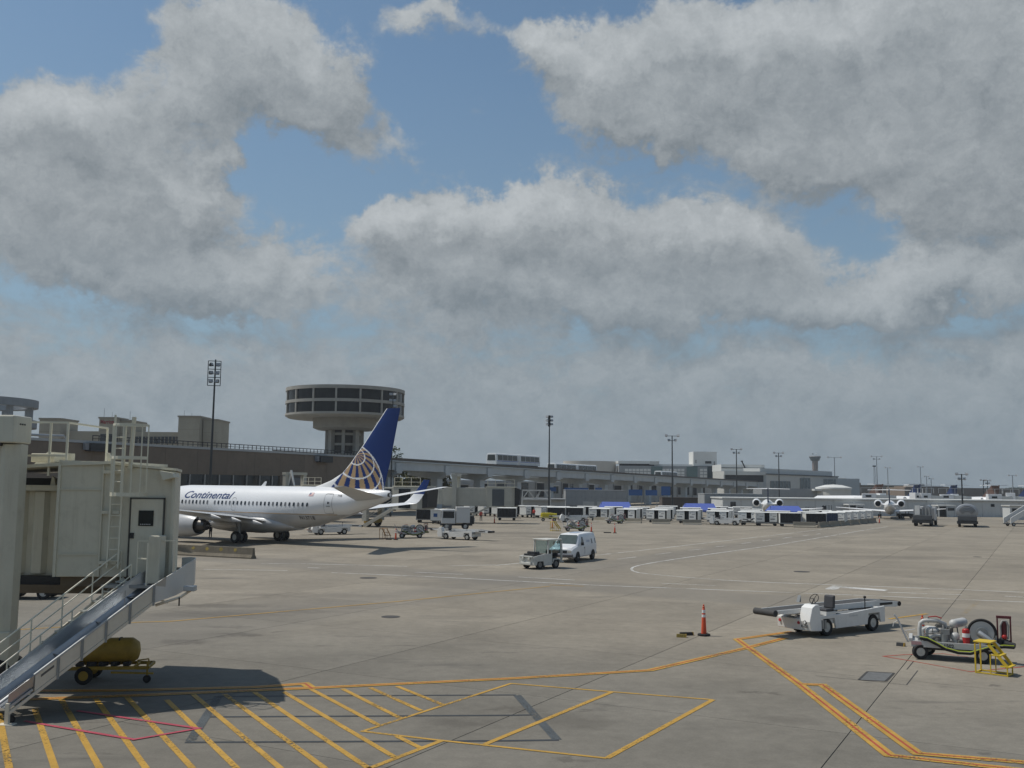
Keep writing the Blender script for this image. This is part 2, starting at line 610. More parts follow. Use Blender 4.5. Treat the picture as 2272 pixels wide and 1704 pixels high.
def concrete_apron_mat():
    m = bpy.data.materials.new('apron_concrete')
    m.use_nodes = True
    nt = m.node_tree
    b = nt.nodes['Principled BSDF']
    geo = nd(nt, 'ShaderNodeNewGeometry')
    p = geo.outputs['Position']
    sp = nd(nt, 'ShaderNodeSeparateXYZ')
    nt.links.new(p, sp.inputs[0])
    u = mth(nt, 'ADD', mth(nt, 'MULTIPLY', sp.outputs[0], UX), mth(nt, 'MULTIPLY', sp.outputs[1], UY))
    v = mth(nt, 'ADD', mth(nt, 'MULTIPLY', sp.outputs[0], UY), mth(nt, 'MULTIPLY', sp.outputs[1], -UX))
    cu = mth(nt, 'FLOOR', mth(nt, 'DIVIDE', mth(nt, 'SUBTRACT', u, SLAB_U0), SLAB))
    cv = mth(nt, 'FLOOR', mth(nt, 'DIVIDE', mth(nt, 'SUBTRACT', v, SLAB_V0), SLAB))
    cb = nd(nt, 'ShaderNodeCombineXYZ')
    nt.links.new(cu, cb.inputs[0])
    nt.links.new(cv, cb.inputs[1])
    wn = nd(nt, 'ShaderNodeTexWhiteNoise', noise_dimensions='2D')
    nt.links.new(cb.outputs[0], wn.inputs[0])
    # greyer, darker concrete at the gate, warmer and lighter further out
    big = noise(nt, p, 0.035, 3.0, 0.55)
    gate = ramp(nt, mth(nt, 'ADD', u, mth(nt, 'MULTIPLY', big, 14.0)), 30.0, 48.0)
    c = mixc(nt, gate, (0.205, 0.190, 0.160), (0.292, 0.259, 0.207))
    slab_tone = ramp(nt, wn.outputs[0], 0, 1, 0.90, 1.07, kind='LINEAR')
    c = mixc(nt, 1.0, c, slab_tone, 'MULTIPLY')
    # mottling
    m1 = ramp(nt, noise(nt, p, 0.22, 6.0, 0.62, 0.2), 0.28, 0.75, 0.76, 1.12, kind='LINEAR')
    c = mixc(nt, 1.0, c, m1, 'MULTIPLY')
    m2 = ramp(nt, noise(nt, p, 2.6, 6.0, 0.66), 0.25, 0.75, 0.83, 1.10, kind='LINEAR')
    c = mixc(nt, 1.0, c, m2, 'MULTIPLY')
    m3 = ramp(nt, noise(nt, p, 17.0, 5.0, 0.75), 0.22, 0.78, 0.78, 1.14, kind='LINEAR')
    c = mixc(nt, 1.0, c, m3, 'MULTIPLY')
    # drawn-out oil and rubber marks across the bays
    st = vmth(nt, 'MULTIPLY', p, (0.35, 1.15, 1.0))
    s1 = noise(nt, st, 0.42, 7.0, 0.66, 0.5)
    patch = ramp(nt, noise(nt, p, 0.11, 2.0, 0.5), 0.42, 0.62)
    c = mixc(nt, mth(nt, 'MULTIPLY', ramp(nt, s1, 0.53, 0.74), mth(nt, 'MULTIPLY', patch, 0.72)), c, (0.095, 0.088, 0.078))
    s2 = noise(nt, st, 1.9, 5.0, 0.7, 0.8)
    c = mixc(nt, mth(nt, 'MULTIPLY', ramp(nt, s2, 0.58, 0.72), mth(nt, 'MULTIPLY', patch, 0.6)), c, (0.07, 0.064, 0.056))
    # spilled oil
    wv = vmth(nt, 'SCALE', vmth(nt, 'SUBTRACT', noise(nt, p, 0.9, 5.0, 0.65, out='Color'), (0.5, 0.5, 0.5)), 2.6)
    pw = vmth(nt, 'ADD', p, wv)
    for (x, y, rx, ry, k) in SPILLS:
        q = vmth(nt, 'MULTIPLY', vmth(nt, 'SUBTRACT', pw, (x, y, 0)), (1 / rx, 1 / ry, 0))
        f = ramp(nt, vmth(nt, 'LENGTH', q, out=1), 1.15, 0.35, 0.0, k)
        c = mixc(nt, f, c, (0.085, 0.076, 0.064))
    # rubber worn into the service road
    for (x0, y0, x1, y1, w, k) in LANES:
        d = Vector((x1 - x0, y1 - y0)).normalized()
        dist = mth(nt, 'ABSOLUTE', mth(nt, 'ADD', mth(nt, 'MULTIPLY', mth(nt, 'SUBTRACT', sp.outputs[0], x0), -d.y),
                                       mth(nt, 'MULTIPLY', mth(nt, 'SUBTRACT', sp.outputs[1], y0), d.x)))
        dist = mth(nt, 'ADD', dist, mth(nt, 'MULTIPLY', s1, 1.6))
        c = mixc(nt, ramp(nt, dist, w * 0.5 + 1.4, w * 0.5, 0.0, k), c, (0.17, 0.158, 0.138))
    nt.links.new(c, b.inputs['Base Color'])
    b.inputs['Roughness'].default_value = 0.86
    b.inputs['Specular IOR Level'].default_value = 0.25
    bp = nd(nt, 'ShaderNodeBump')
    bp.inputs['Strength'].default_value = 0.25
    bp.inputs['Distance'].default_value = 0.01
    nt.links.new(noise(nt, p, 30.0, 5.0, 0.65), bp.inputs['Height'])
    nt.links.new(bp.outputs[0], b.inputs['Normal'])
    return m


SLAB, SLAB_U0, SLAB_V0 = 7.62, 24.7, -4.2
SPILLS = [(-10.1, 38.0, 1.1, 0.5, 0.7), (-11.5, 36.3, 1.0, 0.55, 0.7), (-11.1, 40.1, 1.3, 0.4, 0.5), (-13.5, 46.7, 3.0, 0.9, 0.55), (-8.8, 38.7, 0.5, 0.25, 0.6),
          (-12.6, 43.6, 3.4, 1.5, 0.6), (-9.5, 45.0, 3.0, 0.7, 0.4), (1.6, 24.7, 1.3, 0.8, 0.35), (7.0, 28.4, 0.5, 0.3, 0.7), (6.7, 25.1, 1.1, 0.6, 0.35), (1.4, 21.2, 0.5, 0.25, 0.5),
          (14.1, 29.7, 0.35, 0.22, 0.6), (-1.1, 24.4, 1.2, 0.7, 0.45), (0.0, 25.9, 0.8, 0.4, 0.5), (-10.5, 51.3, 5.0, 1.3, 0.35), (-3.0, 120.0, 12.0, 3.0, 0.4), (4.0, 112.0, 9.0, 2.0, 0.35),
          (30.0, 84.0, 10.0, 3.0, 0.35)]
LANES = [(-0.9, 61.1, 22.7, 44.7, 5.5, 0.42), (14.0, 84.0, 46.0, 140.0, 4.5, 0.30), (2.0, 66.0, 14.0, 84.0, 4.0, 0.25)]
APRON = concrete_apron_mat()
SEAL = mat('joint_sealant', (0.055, 0.053, 0.05), 0.85, var=0.3, scale=0.4)
GRASS = mat('dry_grass', (0.085, 0.085, 0.035), 0.95, var=0.35, scale=0.02, spec=0.1)

g = MB()
NSEG = 24
g.add([(x * 600.0 - 4500, y * 600.0 - 1500, -0.12) for y in range(16) for x in range(16)],
      [(y * 16 + x, y * 16 + x + 1, (y + 1) * 16 + x + 1, (y + 1) * 16 + x) for y in range(15) for x in range(15)])
tag(g.build('ground', GRASS), kind='structure')

apron = MB().add([(-260, -40, -0.014), (420, -40, -0.014), (420, 640, -0.014), (-260, 640, -0.014)], [(0, 1, 2, 3)]).build('apron', SEAL)
tag(apron, kind='structure')


def slab_center(i, j):
    uu, vv = SLAB_U0 + (i + 0.5) * SLAB, SLAB_V0 + (j + 0.5) * SLAB
    return uu * UX + vv * UY, uu * UY - vv * UX


hu, hv = SLAB / 2 - 0.008, SLAB / 2 - 0.013
near_slabs, far_slabs = [], []
for i in range(-6, 66):
    for j in range(-36, 34):
        x, y = slab_center(i, j)
        if y < -4 or y > 480:
            continue
        in_view = abs(x) < 0.54 * y + 7 and y > 10
        if not in_view and not (abs(x) < y * 0.95 + 45):
            continue
        (near_slabs if in_view and y < 112 else far_slabs).append((y, x, i, j))
near_slabs.sort()
far_slabs += near_slabs[250:]
near_slabs = near_slabs[:250]
sl = MB()
sl.add([(-hu, -hv, 0), (hu, -hv, 0), (hu, hv, 0), (-hu, hv, 0), (-hu, -hv, -0.2), (hu, -hv, -0.2), (hu, hv, -0.2), (-hu, hv, -0.2)],
       [(0, 1, 2, 3), (0, 4, 5, 1), (1, 5, 6, 2), (2, 6, 7, 3), (3, 7, 4, 0)])
first = None
for (y, x, i, j) in near_slabs:
    if first is None:
        first = sl.build('slab', APRON, apron, (x, y, 0), GRID)
    else:
        part_copy(first, apron, (x, y, 0), GRID)
fs = MB()
for (y, x, i, j) in far_slabs:
    pts = []
    for a, b in ((-hu, -hv), (hu, -hv), (hu, hv), (-hu, hv)):
        pts.append((x + a * UX - b * UY, y + a * UY + b * UX, 0.0))
    fs.add(pts, [(0, 1, 2, 3)])
fs.build('far_slabs', APRON, apron, kind='stuff')


def paint_mat(name, col, wear=0.5, rough=0.6):
    m = bpy.data.materials.new(name)
    m.use_nodes = True
    nt = m.node_tree
    b = nt.nodes['Principled BSDF']
    o = nt.nodes['Material Output']
    geo = nd(nt, 'ShaderNodeNewGeometry')
    p = geo.outputs['Position']
    f = ramp(nt, noise(nt, p, 1.2, 5.0, 0.6), 0.25, 0.75, 0.72, 1.08, kind='LINEAR')
    c = mixc(nt, 1.0, col, f, 'MULTIPLY')
    c = mixc(nt, ramp(nt, noise(nt, p, 6.0, 5.0, 0.7), 0.52, 0.75, 0.0, 0.55), c, (col[0] * 0.35 + 0.05, col[1] * 0.35 + 0.05, col[2] * 0.35 + 0.045))
    nt.links.new(c, b.inputs['Base Color'])
    b.inputs['Roughness'].default_value = rough
    b.inputs['Specular IOR Level'].default_value = 0.25
    tr = nd(nt, 'ShaderNodeBsdfTransparent')
    mx = nd(nt, 'ShaderNodeMixShader')
    k = mth(nt, 'ADD', noise(nt, p, 16.0, 4.0, 0.75), mth(nt, 'MULTIPLY', noise(nt, p, 0.5, 3.0, 0.6), 0.6))
    nt.links.new(ramp(nt, k, 1.12 - wear * 0.5, 1.22 - wear * 0.5), mx.inputs[0])
    nt.links.new(b.outputs[0], mx.inputs[1])
    nt.links.new(tr.outputs[0], mx.inputs[2])
    nt.links.new(mx.outputs[0], o.inputs[0])
    return m


P_YEL = paint_mat('road_yellow', (0.50, 0.295, 0.055), 0.52)
P_FADE = paint_mat('faded_yellow', (0.46, 0.31, 0.09), 0.95)
P_RED = paint_mat('road_red', (0.42, 0.075, 0.045), 0.55)
P_PINK = paint_mat('road_pink', (0.46, 0.075, 0.11), 0.45)
P_WHITE = paint_mat('road_white', (0.66, 0.65, 0.62), 0.62)
P_BLK = paint_mat('blockout_black', (0.045, 0.05, 0.055), 0.35)
P_GREY = paint_mat('blockout_grey', (0.085, 0.095, 0.10), 0.6)
MARKS = [
    ('two', 0.30, [(-13.33, 27.51), (-10.53, 27.71), (-7.05, 28.34), (-5.77, 28.90), (-5.42, 28.20)]),
    ('two', 0.30, [(-12.91, 26.39), (-9.76, 27.13), (-6.94, 27.91), (-5.47, 28.30), (0.01, 29.95), (4.35, 31.51), (8.32, 35.93), (10.45, 38.49)]),
    ('two', 0.30, [(11.16, 40.17), (8.52, 38.02), (8.41, 29.57), (8.13, 21.91), (10.65, 20.80)]),
    ('two', 0.30, [(8.41, 29.57), (9.06, 29.50), (8.80, 22.08), (10.98, 21.41)]),
    ('yl', 0.22, [(16.63, 44.39), (19.11, 46.37)]),
    ('yf', 0.25, [(20.38, 45.76), (24.17, 52.08)]),
    ('yl', 0.17, [(-12.41, 24.94), (-9.81, 20.26)]),
    ('yl', 0.17, [(-11.79, 25.47), (-8.92, 20.29)]),
    ('yl', 0.17, [(-11.60, 26.53), (-8.05, 20.32)]),
    ('yl', 0.17, [(-10.76, 26.66), (-7.15, 20.36)]),
    ('yl', 0.17, [(-10.02, 26.86), (-6.24, 20.39)]),
    ('yl', 0.17, [(-8.90, 26.61), (-5.37, 20.42)]),
    ('yl', 0.17, [(-8.42, 27.29), (-4.51, 20.45)]),
    ('yl', 0.17, [(-7.62, 27.39), (-3.64, 20.49)]),
    ('yl', 0.17, [(-6.88, 27.67), (-2.77, 20.52)]),
    ('yl', 0.17, [(-6.12, 27.77), (-2.36, 21.38)]),
    ('yl', 0.17, [(-5.44, 28.14), (-3.02, 24.06)]),
    ('yl', 0.17, [(-4.60, 28.25), (-2.58, 24.77)]),
    ('yl', 0.17, [(-3.86, 28.44), (-2.19, 25.66)]),
    ('yl', 0.17, [(-3.14, 28.67), (-1.68, 26.35)]),
    ('yl', 0.17, [(-2.51, 23.10), (-1.90, 22.14)]),
    ('yl', 0.17, [(-2.80, 20.48), (-1.49, 22.74)]),
    ('yl', 0.13, [(-1.49, 22.77), (-3.34, 23.52), (0.06, 29.24), (2.81, 28.24), (5.46, 27.33)]),
    ('yl', 0.17, [(5.46, 27.33), (2.06, 21.46)]),
    ('yl', 0.13, [(2.06, 21.46), (-1.49, 22.77)]),
    ('yl', 0.17, [(2.84, 28.19), (-0.51, 22.48)]),
    ('gr', 0.22, [(0.22, 27.68), (1.09, 22.96)]),
    ('gr', 0.22, [(-7.70, 27.15), (-6.95, 22.40)]),
    ('bk', 0.10, [(-7.72, 27.12), (0.01, 27.68), (0.19, 27.68)]),
    ('bk', 0.10, [(-7.26, 24.78), (0.02, 25.28), (0.58, 25.35)]),
    ('bk', 0.10, [(-7.04, 22.39), (0.02, 22.82), (1.13, 22.93)]),
    ('pk', 0.11, [(-11.39, 24.13), (-10.55, 23.70), (-8.22, 22.55), (-7.13, 23.60), (-9.32, 24.62), (-10.64, 25.24)]),
    ('rd', 0.08, [(16.93, 33.00), (14.43, 31.87), (13.36, 33.67), (12.72, 34.59), (13.63, 34.99), (15.05, 35.27), (15.83, 34.37)]),
    ('wh', 0.22, [(50.65, 151.26), (44.97, 142.43), (32.59, 122.64), (20.73, 104.09), (12.80, 91.57), (7.29, 83.26), (2.52, 76.07), (-1.02, 71.54)]),
    ('wh', 0.22, [(57.41, 152.98), (50.36, 141.40), (36.62, 117.82), (26.82, 101.00), (20.22, 90.77), (14.84, 82.43), (11.72, 77.34), (10.27, 74.80), (9.32, 72.90), (8.67, 71.13), (8.36, 69.67), (8.28, 67.93), (8.52, 66.67), (9.31, 65.52), (10.88, 63.84), (13.06, 62.01), (15.67, 60.78), (18.81, 59.81), (25.17, 57.86), (28.76, 56.55)]),
    ('wh', 0.20, [(8.40, 78.86), (10.17, 81.47)]),
    ('wh', 0.20, [(12.22, 84.86), (13.95, 87.23)]),
    ('wh', 0.20, [(16.09, 90.76), (17.92, 93.10)]),
    ('wh', 0.20, [(19.62, 96.27), (21.28, 98.45)]),
    ('wh', 0.20, [(23.52, 102.47), (25.12, 104.90)]),
    ('wh', 0.20, [(27.06, 107.95), (28.59, 110.61)]),
    ('wh', 0.20, [(30.84, 114.03), (32.93, 117.61)]),
    ('wh', 0.20, [(35.13, 120.85), (36.51, 122.88)]),
    ('wh', 0.20, [(37.96, 124.98), (39.22, 127.10)]),
    ('wh', 0.20, [(20.83, 55.77), (24.53, 54.92)]),
    ('wh', 0.20, [(26.61, 54.41), (27.47, 54.03)]),
    ('wh', 0.20, [(8.92, 59.61), (11.91, 58.52)]),
    ('wh', 0.20, [(0.53, 62.65), (3.90, 60.99)]),
    ('wh', 0.22, [(-11.38, 64.36), (-5.19, 62.37), (-0.85, 60.47), (5.08, 57.94), (14.87, 55.19), (20.69, 53.40), (26.24, 51.62)]),
    ('wh', 0.22, [(-17.55, 71.02), (-15.35, 71.32), (-11.22, 70.64), (-7.09, 69.82)]),
    ('wh', 0.20, [(-4.28, 70.50), (-1.02, 71.98)]),
    ('wh', 0.20, [(-13.64, 67.98), (-12.72, 67.72)]),
    ('wh', 0.20, [(-6.16, 65.33), (-2.95, 64.04)]),
    ('wh', 0.20, [(-20.00, 65.78), (-14.46, 65.60)]),
    ('yl', 0.16, [(-19.17, 38.23), (-14.94, 40.91), (-13.76, 41.28), (-10.65, 44.17), (-5.48, 48.92), (2.26, 57.08)]),
    ('yl', 0.16, [(2.29, 57.82), (4.18, 57.28)]),
]
KIND = {'yl': (P_YEL, 0.009, 'yellow_line'), 'yf': (P_FADE, 0.009, 'yellow_line'), 'gr': (P_GREY, 0.004, 'grey_band'), 'bk': (P_BLK, 0.0045, 'grey_line'),
        'pk': (P_PINK, 0.017, 'pink_line'), 'rd': (P_RED, 0.005, 'red_line'), 'wh': (P_WHITE, 0.004, 'white_line')}
for q, (k, w, pts) in enumerate(MARKS):
    if k == 'two':
        y_ = strip(pts, w, 0.0125 + 0.0012 * q).build('safety_line', P_YEL, apron)
        strip(pts, w * 0.2, 0.016 + 0.0012 * q).build('red_core', P_RED, y_)
    else:
        m_, z_, n_ = KIND[k]
        strip(pts, w * (0.75 if k == 'wh' else 0.84 if k == 'yl' else 1.3 if k == 'bk' else 1.0), z_ + (q % 7) * 0.0004).build(n_, m_, apron)
# the painted bar on the service road
MB().add([(17.84, 57.25, .005), (18.3, 56.75, .005), (19.4, 58.9, .005), (18.95, 59.3, .005)], [(0, 1, 2, 3)]).build('white_bar', P_WHITE, apron)
MB().add([(18.95, 58.0, .0055), (20.9, 56.45, .0055), (21.37, 57.1, .0055), (19.4, 58.8, .0055)], [(0, 1, 2, 3)]).build('white_bar', P_WHITE, apron)
# saw-cut joints round the hydrant pit, its lid, and the manholes
pit = MB().add([(10.44, 30.37, .006), (11.11, 30.19, .006), (11.85, 31.47, .006), (11.17, 31.66, .006)], [(0, 1, 2, 3)]).build('pit_lid', mat('pit_steel', (0.17, 0.17, 0.165), 0.6, 0.3, var=0.3, scale=6, dirt=0.4), apron)
for a, b in (((10.40, 30.33), (11.14, 30.15)), ((11.14, 30.15), (11.90, 31.50)), ((11.90, 31.50), (11.15, 31.70)), ((11.15, 31.70), (10.40, 30.33))):
    strip([a, b], 0.07, 0.010).build('pit_frame', SEAL, pit)
for pts in ([(9.3, 30.95), (11.56, 29.66), (12.83, 31.99)], [(12.56, 32.17), (13.38, 33.68)]):
    strip(pts, 0.035, 0.003).build('saw_cut', SEAL, apron)
LID = mat('manhole_iron', (0.075, 0.07, 0.065), 0.7, 0.3, var=0.25, scale=3)
for (x, y, r) in ((-5.09, 43.4, 0.40), (-8.56, 61.0, 0.52), (19.9, 68.8, 0.55), (39.8, 85.8, 0.35)):
    mh = MB().lathe([(r, 0.0), (r, 0.012), (r * 0.86, 0.012), (r * 0.84, 0.006), (0.01, 0.006)], 20, (x, y, 0)).build('manhole_lid', LID, apron)


# ------------------------------------------------------------------ terminal with brown panelled wall
BROWN = mat('brown_aggregate_panel', (0.205, 0.167, 0.132), 0.9, var=0.16, scale=0.5, dirt=0.2, streak=0.12, bump=0.2, spec=0.15, rnd=0.07)
TAN = mat('tan_concrete', (0.36, 0.335, 0.27), 0.88, var=0.12, scale=0.3, dirt=0.12, streak=0.15, spec=0.2)
TAN_D = mat('tan_concrete_shaded', (0.30, 0.275, 0.225), 0.88, var=0.12, scale=0.3, dirt=0.12, streak=0.15, spec=0.2)  # darker copy of the tan concrete, shade put into its colour
ROOFM = mat('roof_gravel', (0.22, 0.21, 0.19), 0.95, var=0.2, scale=0.4)
MULL = mat('mullion_aluminium', (0.42, 0.42, 0.41), 0.4, 0.6, var=0.08)

TW = R(65.1)

term = thing('terminal_building', 'long brown terminal wall with dark window strip behind the airliner', 'building', (-72.6, 78.7, 0), TW)
TL, TH = 111.0, 10.6
MB().box(0.3, TL - 0.2, 0.35, 30, -0.1, TH - 0.25).build('core', BROWN, term)
pn = None
WX0, WX1, WZ0, WZ1 = 58.5, 83.0, 3.6, 6.75      # the window strip
PW = 6.165
for k in range(18):
    x0, x1 = k * PW + 0.02, (k + 1) * PW - 0.02
    segs = [(0.0, TH - 0.35)]
    if x0 > WX0 - 3.5 and x1 < WX1 + 3.5:
        segs = [(0.0, WZ0), (WZ1, TH - 0.35)]
    for z0, z1 in segs:
        MB().box(x0, x1, 0.0, 0.33, z0, z1).build('wall_panel', BROWN, term)
xs = [55.55, 57.5] + [60.5 + 3.0 * i for i in range(9)] + [86.2]
for i in range(11):
    w = MB().box(xs[i] + 0.09, xs[i + 1] - 0.09, 0.22, 0.30, WZ0, WZ1).build('window', GLASSD, term)
    MB().box(xs[i] - 0.07, xs[i] + 0.07, 0.02, 0.32, WZ0, WZ1).build('mullion', MULL, w)
MB().box(-0.3, TL + 0.1, -0.12, 0.5, TH - 0.32, TH).build('coping', mat('pale_coping', (0.40, 0.41, 0.41), 0.6, var=0.1), term)
MB().box(0.3, TL - 0.2, 0.52, 29.9, TH - 0.24, TH - 0.05).build('roof', ROOFM, term)
rr = MB()
for k in range(62):
    x = 50 + k * 0.98
    rr.box(x - 0.04, x + 0.04, 0.75, 0.83, TH, TH + 0.75)
rr.box(50, TL - 0.4, 0.74, 0.84, TH + 0.66, TH + 0.76)
rr.box(50, TL - 0.4, 0.75, 0.83, TH + 0.30, TH + 0.36)
rr.build('roof_railing', DARKM, term)
pp = MB()
pp.sweep([(34, 2.0, TH + 0.35), (46, 2.0, TH + 0.45), (46.6, 2.0, TH + 0.5), (46.9, 2.0, TH + 0.2), (46.9, 2.0, TH - 0.1)], 0.17, 8)
pp.build('roof_pipe', MULL, term, smooth=40)
for x, z in ((48.2, 10.05), (95.6, 9.9)):
    f = MB().box(x, x + 3.4, -1.0, 0.0, z - 0.75, z + 0.25).build('light_hood', DARKM, term)
    MB().box(x - 0.45, x - 0.02, -0.7, -0.1, z - 0.6, z + 0.2).build('lamp_housing', mat('lamp_grey', (0.25, 0.26, 0.28), 0.5), f)
MB().box(88.0, 92.0, -0.8, 0.0, 3.4, 6.5).build('bridge_vestibule', mat('vestibule_grey', (0.16, 0.165, 0.17), 0.7), term)

# ------------------------------------------------------------------ pale office block behind the terminal
ZB = 250.0


def hz(x):
    return 1077 + (x - 1136) * 0.01047


def X_(px, Y):
    return (px - 1136) * Y / 2208.9


def Z_(px, py, Y):
    return CAM_H + (hz(px) - py) * Y / 2208.9


blk = thing('office_block', 'pale tan block with stair towers and red sign rising behind the brown terminal', 'building', (X_(260, ZB), ZB, 0))
bx0 = X_(260, ZB)


def bpart(n, x0, x1, ytop, y0, y1, m, zb=0.0, par=None):
    z1 = Z_((x0 + x1) / 2, ytop, ZB)
    return MB().box(X_(x0, ZB) - bx0, X_(x1, ZB) - bx0, y0, y1, zb, z1).build(n, m, par or blk)


bpart('wing', 92, 402, 957, 2.0, 16, TAN)
for i in range(14):
    a = 286 + i * 8.4
    z0, z1 = Z_(a, 984, ZB), Z_(a, 968.5, ZB)
    w = MB().box(X_(a + 0.5, ZB) - bx0, X_(a + 7.9, ZB) - bx0, 1.9, 2.06, z0, z1).build('window', GLASSD, blk)
    MB().box(X_(a - 0.5, ZB) - bx0, X_(a + 0.5, ZB) - bx0, 1.75, 2.04, z0 - 0.2, z1 + 0.2).build('mullion', TAN, w)
for x0, x1, yt, d in ((92, 139, 931, 9), (224, 263, 929, 6), (263.2, 286, 934, 12), (399, 446, 926, 8), (448, 479, 932, 12)):
    t = bpart('stair_tower', x0, x1, yt, -1.0 if d < 10 else 1.2, d, TAN)
    z1 = Z_((x0 + x1) / 2, yt, ZB)
    y0 = -1.0 if d < 10 else 1.2
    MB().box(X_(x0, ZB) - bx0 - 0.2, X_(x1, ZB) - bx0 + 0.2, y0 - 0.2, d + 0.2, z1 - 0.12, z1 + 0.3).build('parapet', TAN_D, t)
    for zz in (z1 - 3.2, z1 - 6.4):
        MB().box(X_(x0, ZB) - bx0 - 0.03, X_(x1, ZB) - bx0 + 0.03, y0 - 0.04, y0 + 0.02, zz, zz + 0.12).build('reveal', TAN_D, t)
v, f = text_mesh('Marriott', 1.35, 0.0, 0.03)
sx = max(p[0] for p in v)
sg = MB().add([(p[0] * (X_(259, ZB) - X_(227, ZB)) / sx + X_(227, ZB) - bx0, -1.12, p[2] + Z_(240, 941, ZB)) for p in v], f)
sg.build('red_sign', mat('sign_red', (0.30, 0.03, 0.03), 0.5), blk)
MB().box(X_(228, ZB) - bx0, X_(258, ZB) - bx0, -1.05, -0.9, Z_(240, 985, ZB), Z_(240, 964, ZB)).build('window', GLASSD, blk)
for x, yt in ((225, 905), (243, 914), (283, 912), (404, 910), (421, 916)):
    MB().cyl((X_(x, ZB) - bx0, 1.5, Z_(x, 940, ZB)), (X_(x, ZB) - bx0, 1.5, Z_(x, yt, ZB)), 0.05, 0.03, 5).build('aerial', DARKM, blk)

# ------------------------------------------------------------------ round roof pavilion, far left
rp = thing('round_pavilion', 'round concrete roof ring on columns above the left jet bridge', 'building', (-81.6, 150, 0))
zt = Z_(50, 895, 150)
MB().lathe([(7.4, zt - 0.6), (9.2, zt - 0.6), (9.2, zt + 0.55), (7.4, zt + 0.55), (7.4, zt - 0.59)], 48, caps=False).build('roof_ring', CONC_GREY, rp, smooth=30)
for k in range(10):
    a = 2 * math.pi * k / 10 + 0.2
    MB().cbox((8.3 * math.cos(a), 8.3 * math.sin(a), zt - 1.55), (0.7, 0.7, 1.95), a).build('column', CONC_GREY, rp)
MB().lathe([(9.1, zt - 3.7), (9.1, zt - 2.5), (0.1, zt - 2.5), (0.1, zt - 3.7)], 48).build('floor_slab', CONC_GREY, rp, smooth=30)
MB().lathe([(7.0, 0), (7.0, zt - 3.7)], 40).build('drum', TAN, rp, smooth=30)
MB().box(-5.5, -1.8, -7.2, -5.5, zt - 2.5, zt - 0.75).build('parapet_panel', mat('frosted_panel', (0.5, 0.52, 0.53), 0.4), rp)

# ------------------------------------------------------------------ old round control tower
TC = (X_(766, 195), 195.0, 0)
tw = thing('round_control_tower', 'round concrete tower cab with two rows of dark windows behind the blue fin', 'tower', TC)
RT = 11.55
ZT = 23.95
prof = [(RT - 0.5, 18.05), (RT, 18.5), (RT, 18.95), (RT - 0.10, 18.95)]
MB().lathe([(5.6, 18.2), (RT - 0.6, 18.2), (RT, 18.55), (RT, 18.95), (RT - 0.5, 18.95)], 96, caps=False).build('lower_rim', CONC, tw, smooth=25)
MB().lathe([(RT - 0.5, 20.85), (RT, 20.85), (RT, 21.4), (RT - 0.5, 21.4)], 96, caps=False).build('middle_rim', CONC, tw, smooth=25)
MB().lathe([(RT - 0.5, 23.3), (RT, 23.3), (RT, ZT), (0.1, ZT)], 96, caps=False).build('roof_rim', CONC, tw, smooth=25)
npane = 16
pane = None
post = None
for z0, z1 in ((18.95, 20.85), (21.4, 23.3)):
    pane = None
    for k in range(npane):
        a0 = 2 * math.pi * (k + 0.53) / npane
        half = math.pi / npane
        if pane is None:
            m = MB()
            ring = []
            for q in range(7):
                t = -half * 0.95 + q * half * 1.9 / 6
                ring.append((math.cos(t) * (RT - 0.32), math.sin(t) * (RT - 0.32)))
            for (x, y), (x2, y2) in zip(ring[:-1], ring[1:]):
                m.add([(x, y, z0), (x2, y2, z0), (x2, y2, z1), (x, y, z1)], [(0, 1, 2, 3)])
            pane = m.build('window', mat('tower_glass', (0.018, 0.019, 0.02), 0.15, var=0.5, scale=0.9, streak=0.5, spec=0.3), tw, rz=a0)
            post = MB().box(RT - 0.5, RT - 0.04, -0.16, 0.16, z0, z1).build('mullion', CONC, pane, rz=half)
        else:
            o = part_copy(pane, tw, rz=a0)
            part_copy(post, o, rz=half)
MB().lathe([(RT - 0.45, 18.9), (RT - 0.45, 23.4)], 64, caps=False).build('inner_wall', DARKM, tw)
MB().lathe([(5.2, 16.0), (6.15, 16.4), (6.15, 18.24), (5.5, 18.3)], 64).build('collar', CONC, tw, smooth=25)
MB().lathe([(2.6, 0), (2.6, 16.3)], 24).build('core', mat('tower_core', (0.09, 0.085, 0.078), 0.9, var=0.2), tw)
for k in range(8):
    a = 2 * math.pi * (k + 0.12) / 8
    wd = 0.9 if k % 2 else 0.6
    MB().cbox((3.3 * math.cos(a), 3.3 * math.sin(a), 8.1), (0.85, wd, 16.2), a).build('pier', CONC, tw)
for k in range(7):
    z = 3.0 + k * 2.0
    MB().lathe([(2.5, z), (3.15, z), (3.15, z + 0.45), (2.5, z + 0.45)], 24, caps=False).build('brace_ring', CONC, tw)
for dx, dz in ((7.2, 1.0), (7.0, 0.6), (-3.2, 0.5), (6.6, 0.4)):
    MB().cyl((dx, -2, ZT), (dx, -2, ZT + dz * 0.6), 0.05, 0.03, 5).build('aerial', DARKM, tw)

# ------------------------------------------------------------------ people-mover guideway
GW0, GW1 = Vector((-25.0, 200.0, 10.1)), Vector((84.0, 400.0, 8.26))
gd = (GW1 - GW0)
GL = Vector((gd.x, gd.y)).length
ga = math.atan2(gd.y, gd.x)
gw = thing('elevated_guideway', 'grey concrete elevated train guideway on wide columns crossing the background', 'guideway', (GW0.x, GW0.y, 0), ga)
GUIDE = mat('guideway_concrete', (0.53, 0.555, 0.56), 0.85, var=0.10, scale=0.4, dirt=0.15, streak=0.15, spec=0.2)
RUST = mat('running_track_brown', (0.15, 0.125, 0.10), 0.9, var=0.25, scale=0.5, dirt=0.3)


def gz(s):
    return 10.1 + (8.26 - 10.1) * s / GL


